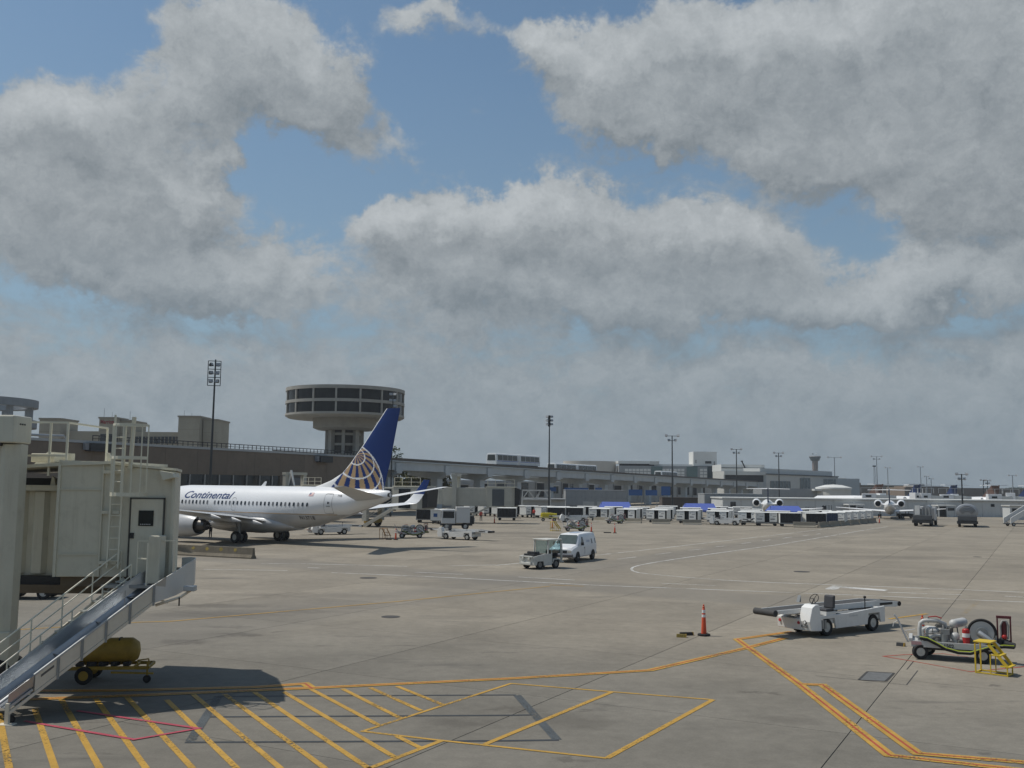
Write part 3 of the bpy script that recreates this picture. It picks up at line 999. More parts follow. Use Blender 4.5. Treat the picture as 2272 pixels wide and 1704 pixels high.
SP = 18.2
s = -36.0
while s < GL + 55:
    a, b = s + 0.05, s + SP - 0.05
    za, zb = gz(a), gz(b)
    m = MB()
    for y0, y1 in ((-2.6, -2.0), (2.0, 2.6)):
        m.add([(a, y0, za - 1.65), (b, y0, zb - 1.65), (b, y1, zb - 1.65), (a, y1, za - 1.65), (a, y0, za), (b, y0, zb), (b, y1, zb), (a, y1, za)],
              [(0, 3, 2, 1), (4, 5, 6, 7), (0, 1, 5, 4), (1, 2, 6, 5), (2, 3, 7, 6), (3, 0, 4, 7)])
    beam = m.build('beam', GUIDE, gw)
    m = MB()
    for y0, y1, dz in ((-3.0, 2.9, 0.0), (3.1, 7.4, -0.95)):
      m.add([(a, y0, za + dz + 0.003), (b, y0, zb + dz + 0.003), (b, y1, zb + dz + 0.003), (a, y1, za + dz + 0.003), (a, y0, za + dz + 0.22), (b, y0, zb + dz + 0.22), (b, y1, zb + dz + 0.22), (a, y1, za + dz + 0.22)],
          [(0, 3, 2, 1), (4, 5, 6, 7), (0, 1, 5, 4), (1, 2, 6, 5), (2, 3, 7, 6), (3, 0, 4, 7)])
    m.build('deck', GUIDE, beam)
    m = MB()
    for y0, hgt in ((-2.7, 0.55), (0.0, 0.5), (2.2, 0.5)):
        m.add([(a, y0, za + 0.22), (b, y0, zb + 0.22), (b, y0 + 0.3, zb + 0.22), (a, y0 + 0.3, za + 0.22),
               (a, y0, za + 0.22 + hgt), (b, y0, zb + 0.22 + hgt), (b, y0 + 0.3, zb + 0.22 + hgt), (a, y0 + 0.3, za + 0.22 + hgt)],
              [(0, 3, 2, 1), (4, 5, 6, 7), (0, 1, 5, 4), (1, 2, 6, 5), (2, 3, 7, 6), (3, 0, 4, 7)])
    m.build('running_rail', RUST, beam)
    z = gz(s)
    cm = MB()
    cm.prism([(-3.0, z - 1.65), (-3.0, z - 2.3), (-0.9, z - 3.1), (0.9, z - 3.1), (7.0, z - 2.3), (7.0, z - 1.65)], s - 0.9, s + 0.9, 'X')
    cm.box(s - 1.0, s + 1.0, -0.9, 0.9, -0.1, z - 3.0)
    cm.build('column', GUIDE, gw, bevel=0.06)
    MB().box(s - 1.15, s + 1.15, -3.02, -2.62, z - 1.9, z - 0.25).build('haunch', GUIDE, gw)
    s += SP

# trains
TR_W = mat('train_white', (0.74, 0.75, 0.74), 0.35, var=0.06)
TR_G = mat('train_glass', (0.045, 0.05, 0.048), 0.12, var=0.3, spec=0.5)
TR_B = mat('train_stripe_blue', (0.08, 0.14, 0.40), 0.4)


def train(label, s0, side, cars=2, clen=11.2):
    z0 = gz(s0) + (0.5 if side < 2 else -0.45)
    root = thing('people_mover_train', label, 'train', (0, 0, 0), 0, 'automated trains on the guideway')
    base = Vector((GW0.x + math.cos(ga) * s0 - math.sin(ga) * side, GW0.y + math.sin(ga) * s0 + math.cos(ga) * side, z0))
    root.location = base
    root.rotation_euler = (0, 0, ga)
    for c in range(cars):
        x0, x1 = c * (clen + 0.55), c * (clen + 0.55) + clen
        prof = [(-1.35, 0.35), (1.35, 0.35), (1.4, 1.5), (1.3, 2.75), (1.05, 3.0), (-1.05, 3.0), (-1.3, 2.75), (-1.4, 1.5)]
        body = MB().prism(prof, x0, x1, 'X').build('car_body', TR_W, root, bevel=0.12)
        for q in range(4):
            a = x0 + 0.6 + q * (clen - 1.2) / 4 + 0.08
            b_ = x0 + 0.6 + (q + 1) * (clen - 1.2) / 4 - 0.08
            for sg in (-1, 1):
                MB().add([(a, sg * 1.42, 1.35), (b_, sg * 1.42, 1.35), (b_, sg * 1.36, 2.6), (a, sg * 1.36, 2.6)], [(0, 1, 2, 3)]).build('window', TR_G, body)
        for xe in (x0 - 0.02, x1 + 0.02):
            MB().add([(xe, -1.1, 1.25), (xe, 1.1, 1.25), (xe, 1.0, 2.62), (xe, -1.0, 2.62)], [(0, 1, 2, 3)]).build('end_window', TR_G, body)
        for sg in (-1, 1):
            MB().box(x0 + 0.3, x1 - 0.3, min(sg * 1.40, sg * 1.425), max(sg * 1.40, sg * 1.425), 1.1, 1.24).build('stripe', TR_B, body)
        MB().box(x0 + 0.7, x1 - 0.7, -1.1, 1.1, -0.28, 0.345).build('undercarriage', DARKM, body)
    return root


def s_of(px):
    lo, hi = -40.0, GL + 60
    for _ in range(50):
        m = (lo + hi) / 2
        x, y = GW0.x + math.cos(ga) * m, GW0.y + math.sin(ga) * m
        if 1136 + 2208.9 * x / y < px:
            lo = m
        else:
            hi = m
    return lo


train('two-car white train nearest the blue fin on the guideway', s_of(1092), 0.0)
train('two-car white train in front of the curved pale building', s_of(1262), 5.2, 2, 14.0)
train('small far white train beside the second tall light mast', s_of(1492), 5.2, 1, 17.0)

# ------------------------------------------------------------------ walls and sheds below the guideway
BLUEP = mat('blue_hoarding', (0.035, 0.11, 0.30), 0.5, var=0.1, scale=0.6)
SHED = mat('shed_grey_metal', (0.42, 0.43, 0.425), 0.7, var=0.1, scale=0.5, streak=0.15)
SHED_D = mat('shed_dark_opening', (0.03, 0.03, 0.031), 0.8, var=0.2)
uc = thing('undercroft_building', 'grey lower storey with openings and pale frames under the guideway', 'building', (GW0.x - math.sin(ga) * 16, GW0.y + math.cos(ga) * 16, 0), ga)
MB().box(-20, GL + 40, 0, 8, 0, 6.9).build('wall', SHED, uc)
rnd = random.Random(3)
x = -10.0
while x < GL + 30:
    w = rnd.uniform(3.5, 7.5)
    z0 = rnd.uniform(2.2, 3.4)
    z1 = rnd.uniform(5.4, 6.6)
    MB().box(x, x + w, -0.06, 0.2, z0, z1).build('opening', SHED_D if rnd.random() < 0.7 else GLASSD, uc)
    MB().box(x - 0.3, x, -0.35, 0.1, 1.0, z1 + 0.3).build('frame_post', MULL, uc)
    MB().box(x - 0.3, x + w + 0.2, -0.34, 0.1, z1 + 0.02, z1 + 0.34).build('frame_beam', WHITE_DIRTY if rnd.random() < 0.5 else MULL, uc)
    x += w + rnd.uniform(1.5, 7)
n_ = 0
for (a, b, y0, y1, Y, how) in ((1219, 1236, 1081, 1090, 262, 'short blue panel beside the mast nearest the fin'), (1254, 1307, 1082, 1091, 262, 'long blue panel above the grey block wall'),
                               (1322, 1337, 1082, 1090, 262, 'small blue panel left of the pale door frame'), (1396, 1426, 1086, 1099, 268, 'blue panel right of the grey block wall'),
                               (1433, 1459, 1087, 1099, 275, 'blue panel between two columns left of the T-shaped mast'), (1468, 1488, 1079, 1099, 275, 'tall blue panel beside the T-shaped mast')):
    hh = thing('blue_hoarding', how, 'hoarding', (X_((a + b) / 2, Y), Y, 0), 0, 'blue panels under the guideway')
    w = (b - a) * Y / 2208.9 / 2
    z0, z1 = Z_(a, y1, Y), Z_(a, y0, Y)
    MB().box(-w, w, 0, 0.15, z0, z1).build('panel', BLUEP, hh)
    for sx_ in (-w + 0.1, w - 0.1):
        MB().box(sx_ - 0.08, sx_ + 0.08, 0.155, 0.3, 0, z1).build('post', STEEL, hh)


def block(name, label, px0, px1, ytop, Y, depth, m, rows=3, cols=5, cat='building', trims=None):
    z1 = Z_((px0 + px1) / 2, ytop, Y)
    w = (px1 - px0) * Y / 2208.9
    root = thing(name, label, cat, (X_((px0 + px1) / 2, Y), Y, 0))
    MB().box(-w / 2, w / 2, 0.2, depth, -0.05, z1 - 0.05).build('core', m, root)
    pw_, ph = w / cols, z1 / rows
    pnl = MB().box(0.02, pw_ - 0.02, 0, 0.19, 0.02, ph - 0.02).build('wall_panel', m, root, (-w / 2, 0, 0))
    for c in range(cols):
        for r_ in range(rows):
            if c or r_:
                part_copy(pnl, root, (-w / 2 + c * pw_, 0, r_ * ph))
    MB().box(-w / 2 - 0.05, w / 2 + 0.05, -0.08, depth, z1 + 0.003, z1 + 0.18).build('coping', trims or m, root)
    return root, w, z1


bl, w, z1 = block('block_wall_enclosure', 'grey block wall enclosure in front of the guideway columns', 1257, 1391, 1089, 214, 9, CONC_GREY, 3, 6)
for dx, ww in ((-2.8, 2.4), (0.2, 2.2), (3.0, 1.6)):
    MB().box(dx, dx + ww, -0.05, 0.1, 0.05, 2.4).build('roller_door', SHED, bl)
MB().box(-w / 2 - 0.55, -w / 2 - 0.08, -0.3, 0.2, 1.2, 1.5).build('lamp', WHITE, bl)
lw, w, z1 = block('low_wall_shed', 'low grey shed with long flat roof left of the block wall enclosure', 1128, 1256, 1110, 205, 7, SHED, 1, 8)
MB().box(-w / 2, w / 2, -0.9, 7, z1 + 0.19, z1 + 0.42).build('roof_edge', MULL, lw)
gr, w, z1 = block('grey_block_house', 'grey flat block house below the guideway right of the T-shaped mast', 1563, 1692, 1097, 228, 8, CONC_GREY, 2, 6)
MB().box(0.5 - w * 0.12, 2.6 - w * 0.12, -0.4, 0, 1.9, 2.5).build('canopy', DARKM, gr)
bd, w, z1 = block('brown_wall_ramp', 'dark brown low wall and ramp below the tall T-shaped mast', 1470, 1566, 1105, 250, 5, mat('dark_brick', (0.085, 0.07, 0.06), 0.9, var=0.2), 1, 4)

# ------------------------------------------------------------------ concourses on the right
PALE = mat('pale_metal_cladding', (0.53, 0.53, 0.50), 0.6, var=0.07, scale=0.2, streak=0.08)
PALE_W = mat('white_cladding', (0.66, 0.665, 0.64), 0.6, var=0.06, scale=0.2, streak=0.10)
BEIGE = mat('beige_cladding', (0.52, 0.495, 0.44), 0.7, var=0.07, scale=0.2)
GRNGL = mat('green_glass', (0.10, 0.16, 0.16), 0.25, var=0.12, scale=0.3)
TEALGL = mat('teal_glass', (0.07, 0.10, 0.115), 0.2, var=0.15, scale=0.3)


def fbox(root, n, px0, px1, y0, y1, Y, d0, d1, m, par=None):
    """A box given by its outline at the facade distance Y and its reach back from that facade."""
    cx = root.location.x
    pxm = (px0 + px1) / 2
    return MB().box(X_(px0, Y) - cx, X_(px1, Y) - cx, d0, d1, max(Z_(pxm, y1, Y), -0.05), Z_(pxm, y0, Y)).build(n, m, par or root)


Y1 = 470.0
ia = thing('arrivals_concourse', 'pale arrivals hall with gridded facade, green glass bays and white plant cube', 'building', (X_(1440, Y1), Y1, 0))
cxm = X_(1313, Y1) - ia.location.x
r_ = (1372 - 1253) / 2 * Y1 / 2208.9
zt_, zb_ = Z_(1313, 1023, Y1), 0.0
mm = MB()
ring = [(cxm + r_ * math.cos(math.pi + math.pi * k / 24), 10 + 10 * math.sin(math.pi + math.pi * k / 24)) for k in range(25)]
mm.prism(ring, zb_, zt_, 'Z')
mm.build('curved_hall', BEIGE, ia, smooth=25)
fbox(ia, 'gridded_facade', 1374, 1570, 1034.5, 1150, Y1, 0, 20, CONC_GREY)
cell = None
for r in range(4):
    for c in range(22):
        a = 1387 + c * 8.3
        if 1445 < a + 4 < 1471 or 1523 < a + 4 < 1549:
            continue
        z = Z_(a, 1040.5 + r * 6.8, Y1)
        p_ = (X_(a, Y1) - ia.location.x, -0.12, z)
        if cell is None:
            cell = MB().box(0.12, 1.62, 0, 0.11, -1.12, 0).build('facade_panel', PALE_W, ia, p_)
        else:
            part_copy(cell, ia, p_)
for a, b in ((1446, 1470.5), (1524, 1548)):
    fbox(ia, 'green_glass_bay', a, b, 1035.5, 1066, Y1, -0.3, 0, GRNGL)
fbox(ia, 'corner_glass', 1571, 1592, 1035, 1150, Y1, 2, 20, TEALGL)
fbox(ia, 'roof_canopy', 1374, 1444, 1023, 1029, Y1, 2, 16, PALE_W)
fbox(ia, 'roof_canopy', 1444, 1465, 1023.5, 1031, Y1, 2, 16, PALE)
fbox(ia, 'canopy_shade_wall', 1382, 1456, 1029.2, 1034.3, Y1, 4, 14, SHED_D)  # near-black wall stands for the shade under the roof canopy
fbox(ia, 'roof_edge', 1455, 1540, 1030, 1034.3, Y1, 3, 14, PALE_W)
cube = fbox(ia, 'plant_cube', 1540, 1592, 1002.5, 1034.3, Y1, 1, 13, PALE_W)
fbox(ia, 'louvre', 1566, 1580, 1023.5, 1029, Y1, 0.9, 1.1, DARKM, cube)
fbox(ia, 'vent', 1545, 1546.4, 1021, 1028, Y1, 0.9, 1.1, DARKM, cube)
fbox(ia, 'vent', 1585.5, 1587, 1024, 1032, Y1, 0.9, 1.1, DARKM, cube)
fbox(ia, 'side_wing', 1222, 1252, 1033, 1060, Y1, 6, 14, mat('grey_green_plant', (0.22, 0.26, 0.25), 0.7))

Y2 = 440.0
cc = thing('departures_concourse', 'large pale concourse with white attic, dark recess and long receding side wall', 'building', (X_(1655, Y2), Y2, 0))
fbox(cc, 'front_block', 1606, 1698, 1046, 1150, Y2, 0, 24, PALE)
fbox(cc, 'attic', 1607, 1704, 1030.5, 1045.6, Y2, 6, 26, PALE_W)
fbox(cc, 'attic_band', 1607, 1704, 1037.5, 1039, Y2, 5.8, 6, DARKM)
fbox(cc, 'recess', 1609, 1697, 1054.5, 1069, Y2, -0.15, 0, SHED_D)
fbox(cc, 'balcony', 1606, 1699, 1046.2, 1054.2, Y2, -1.2, -0.16, PALE)
# the side wall runs back along the airport grid
ca = thing('concourse_side_wing', 'long pale side wing with teal glass bays receding towards the far control tower', 'building', (X_(1699, Y2), Y2 - 1, 0), R(52))
wl = 88.0
zz0 = Z_(1699, 1041, Y2)
MB().box(0, wl, 0, 14, -0.1, zz0 - 2.4).build('wall', PALE, ca)
MB().box(0, wl, 3, 13.5, zz0 - 2.39, zz0 + 0.4).build('attic', PALE_W, ca)
MB().box(-0.4, wl, -0.5, 3.2, zz0 - 2.38, zz0 - 2.0).build('eave', DARKM, ca)
for a, b, z0, z1 in ((4, 26, 5.6, 8.8), (38, 50, 3.5, 10.6), (68, 84, 3.5, 10.4)):
    gl = MB().box(a, b, -0.2, 0.0, z0, z1).build('glass_bay', TEALGL, ca)
    n = int((b - a) / 4)
    for k in range(n + 1):
        x = a + (b - a) * k / n
        MB().box(x - 0.1, x + 0.1, -0.3, -0.2, z0, z1).build('mullion', MULL, gl)
MB().box(20, 34, -0.2, 0, 2.6, 3.8).build('glass_bay', SHED_D, ca)
fw = thing('far_concourse_wing', 'low grey concourse wing ending left of the distant lamp masts', 'building', (X_(1870, 640), 640, 0))
fbox(fw, 'wall', 1838, 1906, 1062, 1120, 640, 0, 30, PALE)
fbox(fw, 'attic', 1846, 1880, 1060, 1061.9, 640, 3, 20, PALE_W)
rf = thing('round_white_roof', 'low round white roofed pavilion in front of the side wing', 'building', (X_(1848, 330), 330, 0))
rw = 37 * 330 / 2208.9
zt = Z_(1848, 1075, 330)
MB().lathe([(rw, 0), (rw, zt - 1.6)], 32).build('wall', PALE, rf, smooth=30)
MB().lathe([(rw + 0.3, zt - 1.58), (rw + 0.3, zt - 1.0), (rw * 0.5, zt - 0.2), (0.1, zt)], 32).build('roof', PALE_W, rf, smooth=30)
gy = thing('grey_concourse_annex', 'grey flat annex wall behind the left regional jet', 'building', (X_(1780, 330), 330, 0))
fbox(gy, 'wall', 1690, 1836, 1084, 1140, 330, 0, 12, CONC_GREY)
fbox(gy, 'roof_edge', 1800, 1875, 1085, 1089, 330, -3, 9, PALE_W)
fbox(gy, 'wall', 1836.5, 1874, 1089.2, 1140, 330, 2, 9, SHED_D)

# low white concourse in front
Y3 = 214.0
lc = thing('low_white_concourse', 'long low white concourse wall with flat roof behind the regional jets', 'building', (X_(1940, Y3), Y3, 0))
LOWW = mat('low_concourse_white', (0.56, 0.575, 0.57), 0.7, var=0.08, scale=0.3, dirt=0.1, streak=0.25, rnd=0.05)
x0, x1 = X_(1603, Y3), X_(2420, Y3)
cx = lc.location.x
H3 = 3.35
MB().box(x0 - cx, x1 - cx, 0.12, 12, -0.05, H3 - 0.05).build('core', LOWW, lc)
npan = 20
pw_ = (x1 - x0) / npan
pnl = MB().box(0.025, pw_ - 0.025, 0, 0.115, 0.0, H3 - 0.05).build('wall_panel', LOWW, lc, (x0 - cx, 0, 0))
for k in range(1, npan):
    part_copy(pnl, lc, (x0 - cx + k * pw_, 0, 0))
MB().box(x0 - cx - 0.2, x1 - cx + 0.2, -0.35, 12.2, H3, H3 + 0.25).build('roof', PALE_W, lc)
for px0, px1, y0, y1, m in ((1620, 1632, 1113, 1123, GLASSD), (2194, 2202, 1118, 1124, GLASSD), (1822, 1831, 1122, 1131, DARKM)):
    fbox(lc, 'window', px0, px1, y0, y1, Y3, -0.08, -0.005, m)
for a, b, yt in ((1881, 1917, 1118), (2078, 2118, 1120)):
    k_ = thing('entrance_kiosk', 'white entrance kiosk with flat roof %s' % ('behind the wing of the right regional jet' if a < 2000 else 'between the two fuel trucks'), 'kiosk',
               (X_((a + b) / 2, Y3 - 4), Y3 - 4, 0), 0, 'entrance kiosks at the white concourse')
    w = (b - a) * (Y3 - 4) / 2208.9
    z1 = Z_(a, yt, Y3 - 4)
    MB().box(-w / 2, w / 2, 0, 3.6, z1 - 0.22, z1).build('roof', PALE_W, k_)
    for q in (-w / 2 + 0.1, -0.08, w / 2 - 0.26):
        MB().box(q, q + 0.16, 0.05, 0.2, 0, z1 - 0.23).build('post', LOWW, k_)
    MB().box(-w / 2 + 0.3, -0.12, 0.4, 0.5, 0, z1 - 0.3).build('door', SHED_D, k_)
    MB().box(0.12, w / 2 - 0.3, 0.3, 0.42, 0.0, 1.3).build('panel', LOWW, k_)
    MB().box(0.12, w / 2 - 0.3, 0.3, 0.42, 1.35, z1 - 0.6).build('pane', GLASSD, k_)
gh = thing('guard_hut', 'small white hut with window at the right edge by the airstairs', 'hut', (X_(2262, 196), 196, 0))
MB().box(-2.3, 3.2, 0, 3, 0, 2.6).build('wall', LOWW, gh)
MB().box(-2.5, 3.4, -0.3, 3.2, 2.61, 2.8).build('roof', PALE, gh)
MB().box(-1.9, -0.9, -0.05, 0.1, 1.2, 2.2).build('window', GLASSD, gh)

# brown terminal far right and skyline
fb = thing('far_brown_terminal', 'distant low brown terminal with white roof storey at the right horizon', 'building', (X_(2150, 620), 620, 0))
FBR = mat('far_brown', (0.23, 0.175, 0.13), 0.9, var=0.1, scale=0.1)
fbox(fb, 'wall', 2005, 2420, 1083.5, 1130, 620, 0, 30, FBR)
fbox(fb, 'raised_roof', 2012, 2108, 1079.5, 1083.4, 620, 3, 22, FBR)
fbox(fb, 'white_storey', 2028, 2092, 1077.8, 1080.3, 620, 1, 18, PALE_W)
fbox(fb, 'roof_cab', 2032, 2055, 1074, 1077.7, 620, 4, 14, GLASSD)
fd = thing('far_shed_row', 'distant brown shed row left of the far brown terminal', 'building', (X_(1950, 700), 700, 0))
fbox(fd, 'wall', 1895, 2010, 1078, 1120, 700, 0, 20, FBR)
fbox(fd, 'roof', 1895, 2010, 1076.5, 1077.9, 700, -1, 21, mat('far_roof', (0.27, 0.24, 0.2), 0.9))
fbox(fd, 'roof_box', 1903, 1913, 1071, 1076.4, 700, 4, 12, FBR)

ft = thing('far_control_tower', 'distant control tower with flared dark cab and brown shaft', 'tower', (X_(1808.5, 1150), 1150, 0))
k = 1150 / 2208.9
zc0, zc1 = Z_(1808, 1023, 1150), Z_(1808, 1014, 1150)
MB().lathe([(5.5 * k, 0), (6.6 * k, zc0)], 8).build('shaft', mat('far_tower_brown', (0.22, 0.16, 0.13), 0.9), ft)
MB().lathe([(9.0 * k, zc0), (13.0 * k, zc1)], 12).build('cab', mat('far_tower_cab', (0.06, 0.075, 0.085), 0.4), ft)
MB().lathe([(13.0 * k, zc1 + 0.01), (11.5 * k, zc1 + 1.0)], 12).build('roof', mat('far_tower_roof', (0.2, 0.2, 0.2), 0.7), ft)
MB().ball((-4.5 * k, 0, zc1 + 3.3), 1.6 * k, 8).build('radome', DARKM, ft)
MB().ball((3.4 * k, 0, zc1 + 3.2), 1.6 * k, 8).build('radome', PALE_W, ft)


# ------------------------------------------------------------------ airliner
AIR_BLUE = mat('fin_blue', (0.010, 0.034, 0.155), 0.35, var=0.08, scale=0.6, spec=0.3)
AIR_GOLD = mat('livery_gold', (0.42, 0.285, 0.155), 0.4, var=0.06)
AIR_LINE = mat('livery_white', (0.78, 0.78, 0.77), 0.35, var=0.03)
TITLE = mat('title_blue', (0.035, 0.06, 0.17), 0.4, var=0.05)
CABIN = mat('cabin_glass', (0.03, 0.035, 0.042), 0.15, var=0.2)
CABIN2 = mat('cabin_blind', (0.16, 0.165, 0.175), 0.35, var=0.1)
EXH = mat('exhaust_metal', (0.10, 0.095, 0.09), 0.4, 0.8, var=0.2)
SEAM = mat('panel_seam', (0.22, 0.22, 0.22), 0.6, var=0.1)
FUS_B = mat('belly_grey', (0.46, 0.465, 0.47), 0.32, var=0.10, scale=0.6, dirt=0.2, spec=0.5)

PN = Vector((-37.76, 105.7, 0))
plane = thing('airliner', 'white twin-engine airliner with blue fin and gold globe parked at the gate', 'airliner', PN, R(-33))
# fuselage stations: x, half width, half height, centre height
ST = [(0.0, 0.04, 0.05, 2.75), (0.35, 0.45, 0.5, 2.78), (0.9, 0.85, 0.9, 2.86), (1.8, 1.25, 1.3, 3.0), (3.0, 1.6, 1.7, 3.16), (4.4, 1.82, 1.93, 3.30), (6.0, 1.88, 2.0, 3.35), (9, 1.88, 2.0, 3.35),
      (12, 1.88, 2.0, 3.35), (15, 1.88, 2.0, 3.35), (18, 1.88, 2.0, 3.35), (20.5, 1.88, 2.0, 3.35), (22.2, 1.86, 1.93, 3.42), (24, 1.76, 1.78, 3.56), (26, 1.55, 1.52, 3.79), (28, 1.24, 1.20, 4.05),
      (30, 0.85, 0.86, 4.34), (31.4, 0.52, 0.60, 4.55), (32.2, 0.30, 0.40, 4.68), (32.4, 0.2, 0.28, 4.70)]


def fus_at(x):
    for a, b in zip(ST[:-1], ST[1:]):
        if a[0] <= x <= b[0]:
            t = (x - a[0]) / (b[0] - a[0])
            return tuple(a[i] + (b[i] - a[i]) * t for i in range(1, 4))
    return ST[-1][1:]


def fus_y(x, z, off=0.0):
    w, h, c = fus_at(x)
    return -(w + off) * math.sqrt(max(0.02, 1 - ((z - c) / (h + off)) ** 2))


m = MB()
rings, NU, NL = [], 26, 22
ZL = 2.84
for (x, w, h, c) in ST:
    a0 = math.asin(max(-0.97, min(0.97, (ZL - c) / h)))
    ring = []
    for k in range(NU):
        a = a0 + (math.pi - 2 * a0) * k / NU
        ring.append((x, w * math.cos(a), c + h * math.sin(a)))
    for k in range(NL):
        a = math.pi - a0 + (math.pi + 2 * a0) * k / NL
        ring.append((x, w * math.cos(a), c + h * math.sin(a)))
    rings.append(ring)
m.loft(rings)
nf = NU + NL
for i in range(len(ST) - 1):
    for k in range(nf):
        if k >= NU:
            m.mi[i * nf + k] = 1
fus = m.build('fuselage', [AIR_WHITE, FUS_B], plane, smooth=50)
# gold cheat line
m = MB()
xs = [6 + i * 0.5 for i in range(43)]
for a, b in zip(xs[:-1], xs[1:]):
    for sgn in (1, -1):
        ya, yb = fus_y(a, ZL, 0.012) * sgn, fus_y(b, ZL, 0.012) * sgn
        m.add([(a, ya, ZL - 0.035), (b, yb, ZL - 0.035), (b, yb, ZL + 0.035), (a, ya, ZL + 0.035)], [(0, 1, 2, 3)])
m.build('cheat_line', AIR_GOLD, fus)
# wing-body fairing
m = MB()
fr = []
for x, w, h, c in ((9.6, 0.9, 0.3, 1.55), (10.8, 1.6, 0.75, 1.75), (13, 2.05, 1.0, 1.85), (16, 2.1, 1.02, 1.88), (18.5, 2.0, 0.95, 1.9), (20.3, 1.5, 0.65, 1.82), (21.6, 0.8, 0.3, 1.6)):
    fr.append([(x, w * math.cos(2 * math.pi * k / 24), c + h * math.sin(2 * math.pi * k / 24)) for k in range(24)])
m.loft(fr)
m.build('belly_fairing', FUS_B, fus, smooth=50)
# cabin windows
wx_ = 6.5
tilt = 0.19
win = None
for i in range(34):
    if i == 9:
        continue
    x = wx_ + i * 0.533
    y = fus_y(x, 3.72, 0.012)
    if win is None:
        pts = []
        for k in range(12):
            a = 2 * math.pi * k / 12
            cxx, czz = math.cos(a), math.sin(a)
            e = 0.6
            px_ = math.copysign(abs(cxx) ** e, cxx) * 0.125
            pz_ = math.copysign(abs(czz) ** e, czz) * 0.185
            pts.append((px_, pz_ * tilt, pz_))
        win = MB().add(pts, [tuple(range(12))]).build('window', CABIN, fus, (x, y, 3.72))
        win2 = None
    else:
        o = part_copy(win, fus, (x, y, 3.72))
        if i in (2, 3, 6, 8, 10, 13, 14, 19, 20, 21, 25, 28, 31):
            if win2 is None:
                win2 = o.data.copy()
                win2.materials[0] = CABIN2
            o.data = win2


def fus_outline(name, x0, x1, z0, z1, r, lw, m_):
    """A door seam: a thin rounded band lying on the skin."""
    P_ = []
    for cx_, cz_, a0 in ((x1 - r, z1 - r, 0), (x0 + r, z1 - r, 90), (x0 + r, z0 + r, 180), (x1 - r, z0 + r, 270)):
        for q in range(5):
            a = R(a0 + q * 22.5)
            P_.append((cx_ + r * math.cos(a), cz_ + r * math.sin(a)))
    D_ = []
    for (a, b), (c, d) in zip(P_, P_[1:] + P_[:1]):
        n = max(1, int(math.hypot(c - a, d - b) / 0.2))
        for q in range(n):
            D_.append((a + (c - a) * q / n, b + (d - b) * q / n))
    mm_ = MB()
    cxc, czc = (x0 + x1) / 2, (z0 + z1) / 2
    n = len(D_)
    vs = []
    for (a, b) in D_:
        ux, uz = a - cxc, b - czc
        l = math.hypot(ux, uz)
        a2, b2 = a - ux / l * lw, b - uz / l * lw
        vs += [(a, fus_y(a, b, 0.008), b), (a2, fus_y(a2, b2, 0.008), b2)]
    mm_.add(vs, [(2 * i, 2 * i + 1, (2 * i + 3) % (2 * n), (2 * i + 2) % (2 * n)) for i in range(n)])
    return mm_.build(name, m_, fus)


d1 = fus_outline('rear_door', 25.95, 26.82, 2.92, 4.75, 0.16, 0.035, SEAM)
MB().add([(26.33, fus_y(26.33, 3.9, 0.015), 3.82), (26.5, fus_y(26.5, 3.9, 0.015), 3.82), (26.5, fus_y(26.5, 3.99, 0.015), 4.0), (26.33, fus_y(26.33, 3.99, 0.015), 4.0)], [(0, 1, 2, 3)]).build('door_window', CABIN, d1)
MB().add([(26.2, fus_y(26.2, 3.6, 0.015), 3.58), (26.62, fus_y(26.62, 3.6, 0.015), 3.58), (26.62, fus_y(26.62, 3.64, 0.015), 3.64), (26.2, fus_y(26.2, 3.64, 0.015), 3.64)], [(0, 1, 2, 3)]).build('door_handle', SEAM, d1)
fus_outline('overwing_exit', 14.22, 14.78, 2.98, 4.22, 0.16, 0.03, SEAM)


def lettering(name, body, x0, x1, z0, hgt, shear, bold, m_, sgn=1):
    v, f = text_mesh(body, 1.0, shear, bold)
    mx, mn = max(p[0] for p in v), min(p[0] for p in v)
    mz = max(p[2] for p in v)
    bm = bmesh.new()
    vv = [bm.verts.new((x0 + (p[0] - mn) / (mx - mn) * (x1 - x0), 0, z0 + p[2] / mz * hgt)) for p in v]
    for q in f:
        try:
            bm.faces.new([vv[i] for i in q])
        except ValueError:
            pass
    for k in range(1, 9):
        bmesh.ops.bisect_plane(bm, geom=bm.verts[:] + bm.edges[:] + bm.faces[:], plane_co=(0, 0, z0 + hgt * k / 9.0), plane_no=(0, 0, 1))
    for q in bm.verts:
        q.co.y = fus_y(q.co.x, q.co.z, 0.016)
    me = bpy.data.meshes.new(name)
    bm.to_mesh(me)
    bm.free()
    me.materials.append(m_)
    o = bpy.data.objects.new(name, me)
    COL.objects.link(o)
    o.parent = fus
    return o


lettering('title', 'Continental', 7.17, 14.15, 4.10, 0.68, 0.32, 0.012, TITLE)
lettering('registration', 'N13718', 23.06, 24.66, 2.36, 0.32, 0.0, 0.01, DARKM)
lettering('fleet_number', '718', 27.3, 27.75, 4.50, 0.16, 0.0, 0.01, DARKM)
fl = MB()
for k in range(7):
    za, zb = 4.50 + k * 0.043, 4.50 + (k + 1) * 0.043
    fl.add([(24.0, fus_y(24, za, 0.014), za), (24.52, fus_y(24.5, za, 0.014), za), (24.52, fus_y(24.5, zb, 0.014), zb), (24.0, fus_y(24, zb, 0.014), zb)], [(0, 1, 2, 3)], k % 2)
fl.add([(24.0, fus_y(24, 4.63, 0.018), 4.63), (24.22, fus_y(24.2, 4.63, 0.018), 4.63), (24.22, fus_y(24.2, 4.80, 0.018), 4.80), (24.0, fus_y(24, 4.80, 0.018), 4.80)], [(0, 1, 2, 3)], 2)
fl.build('flag', [RED, AIR_LINE, TITLE], fus)
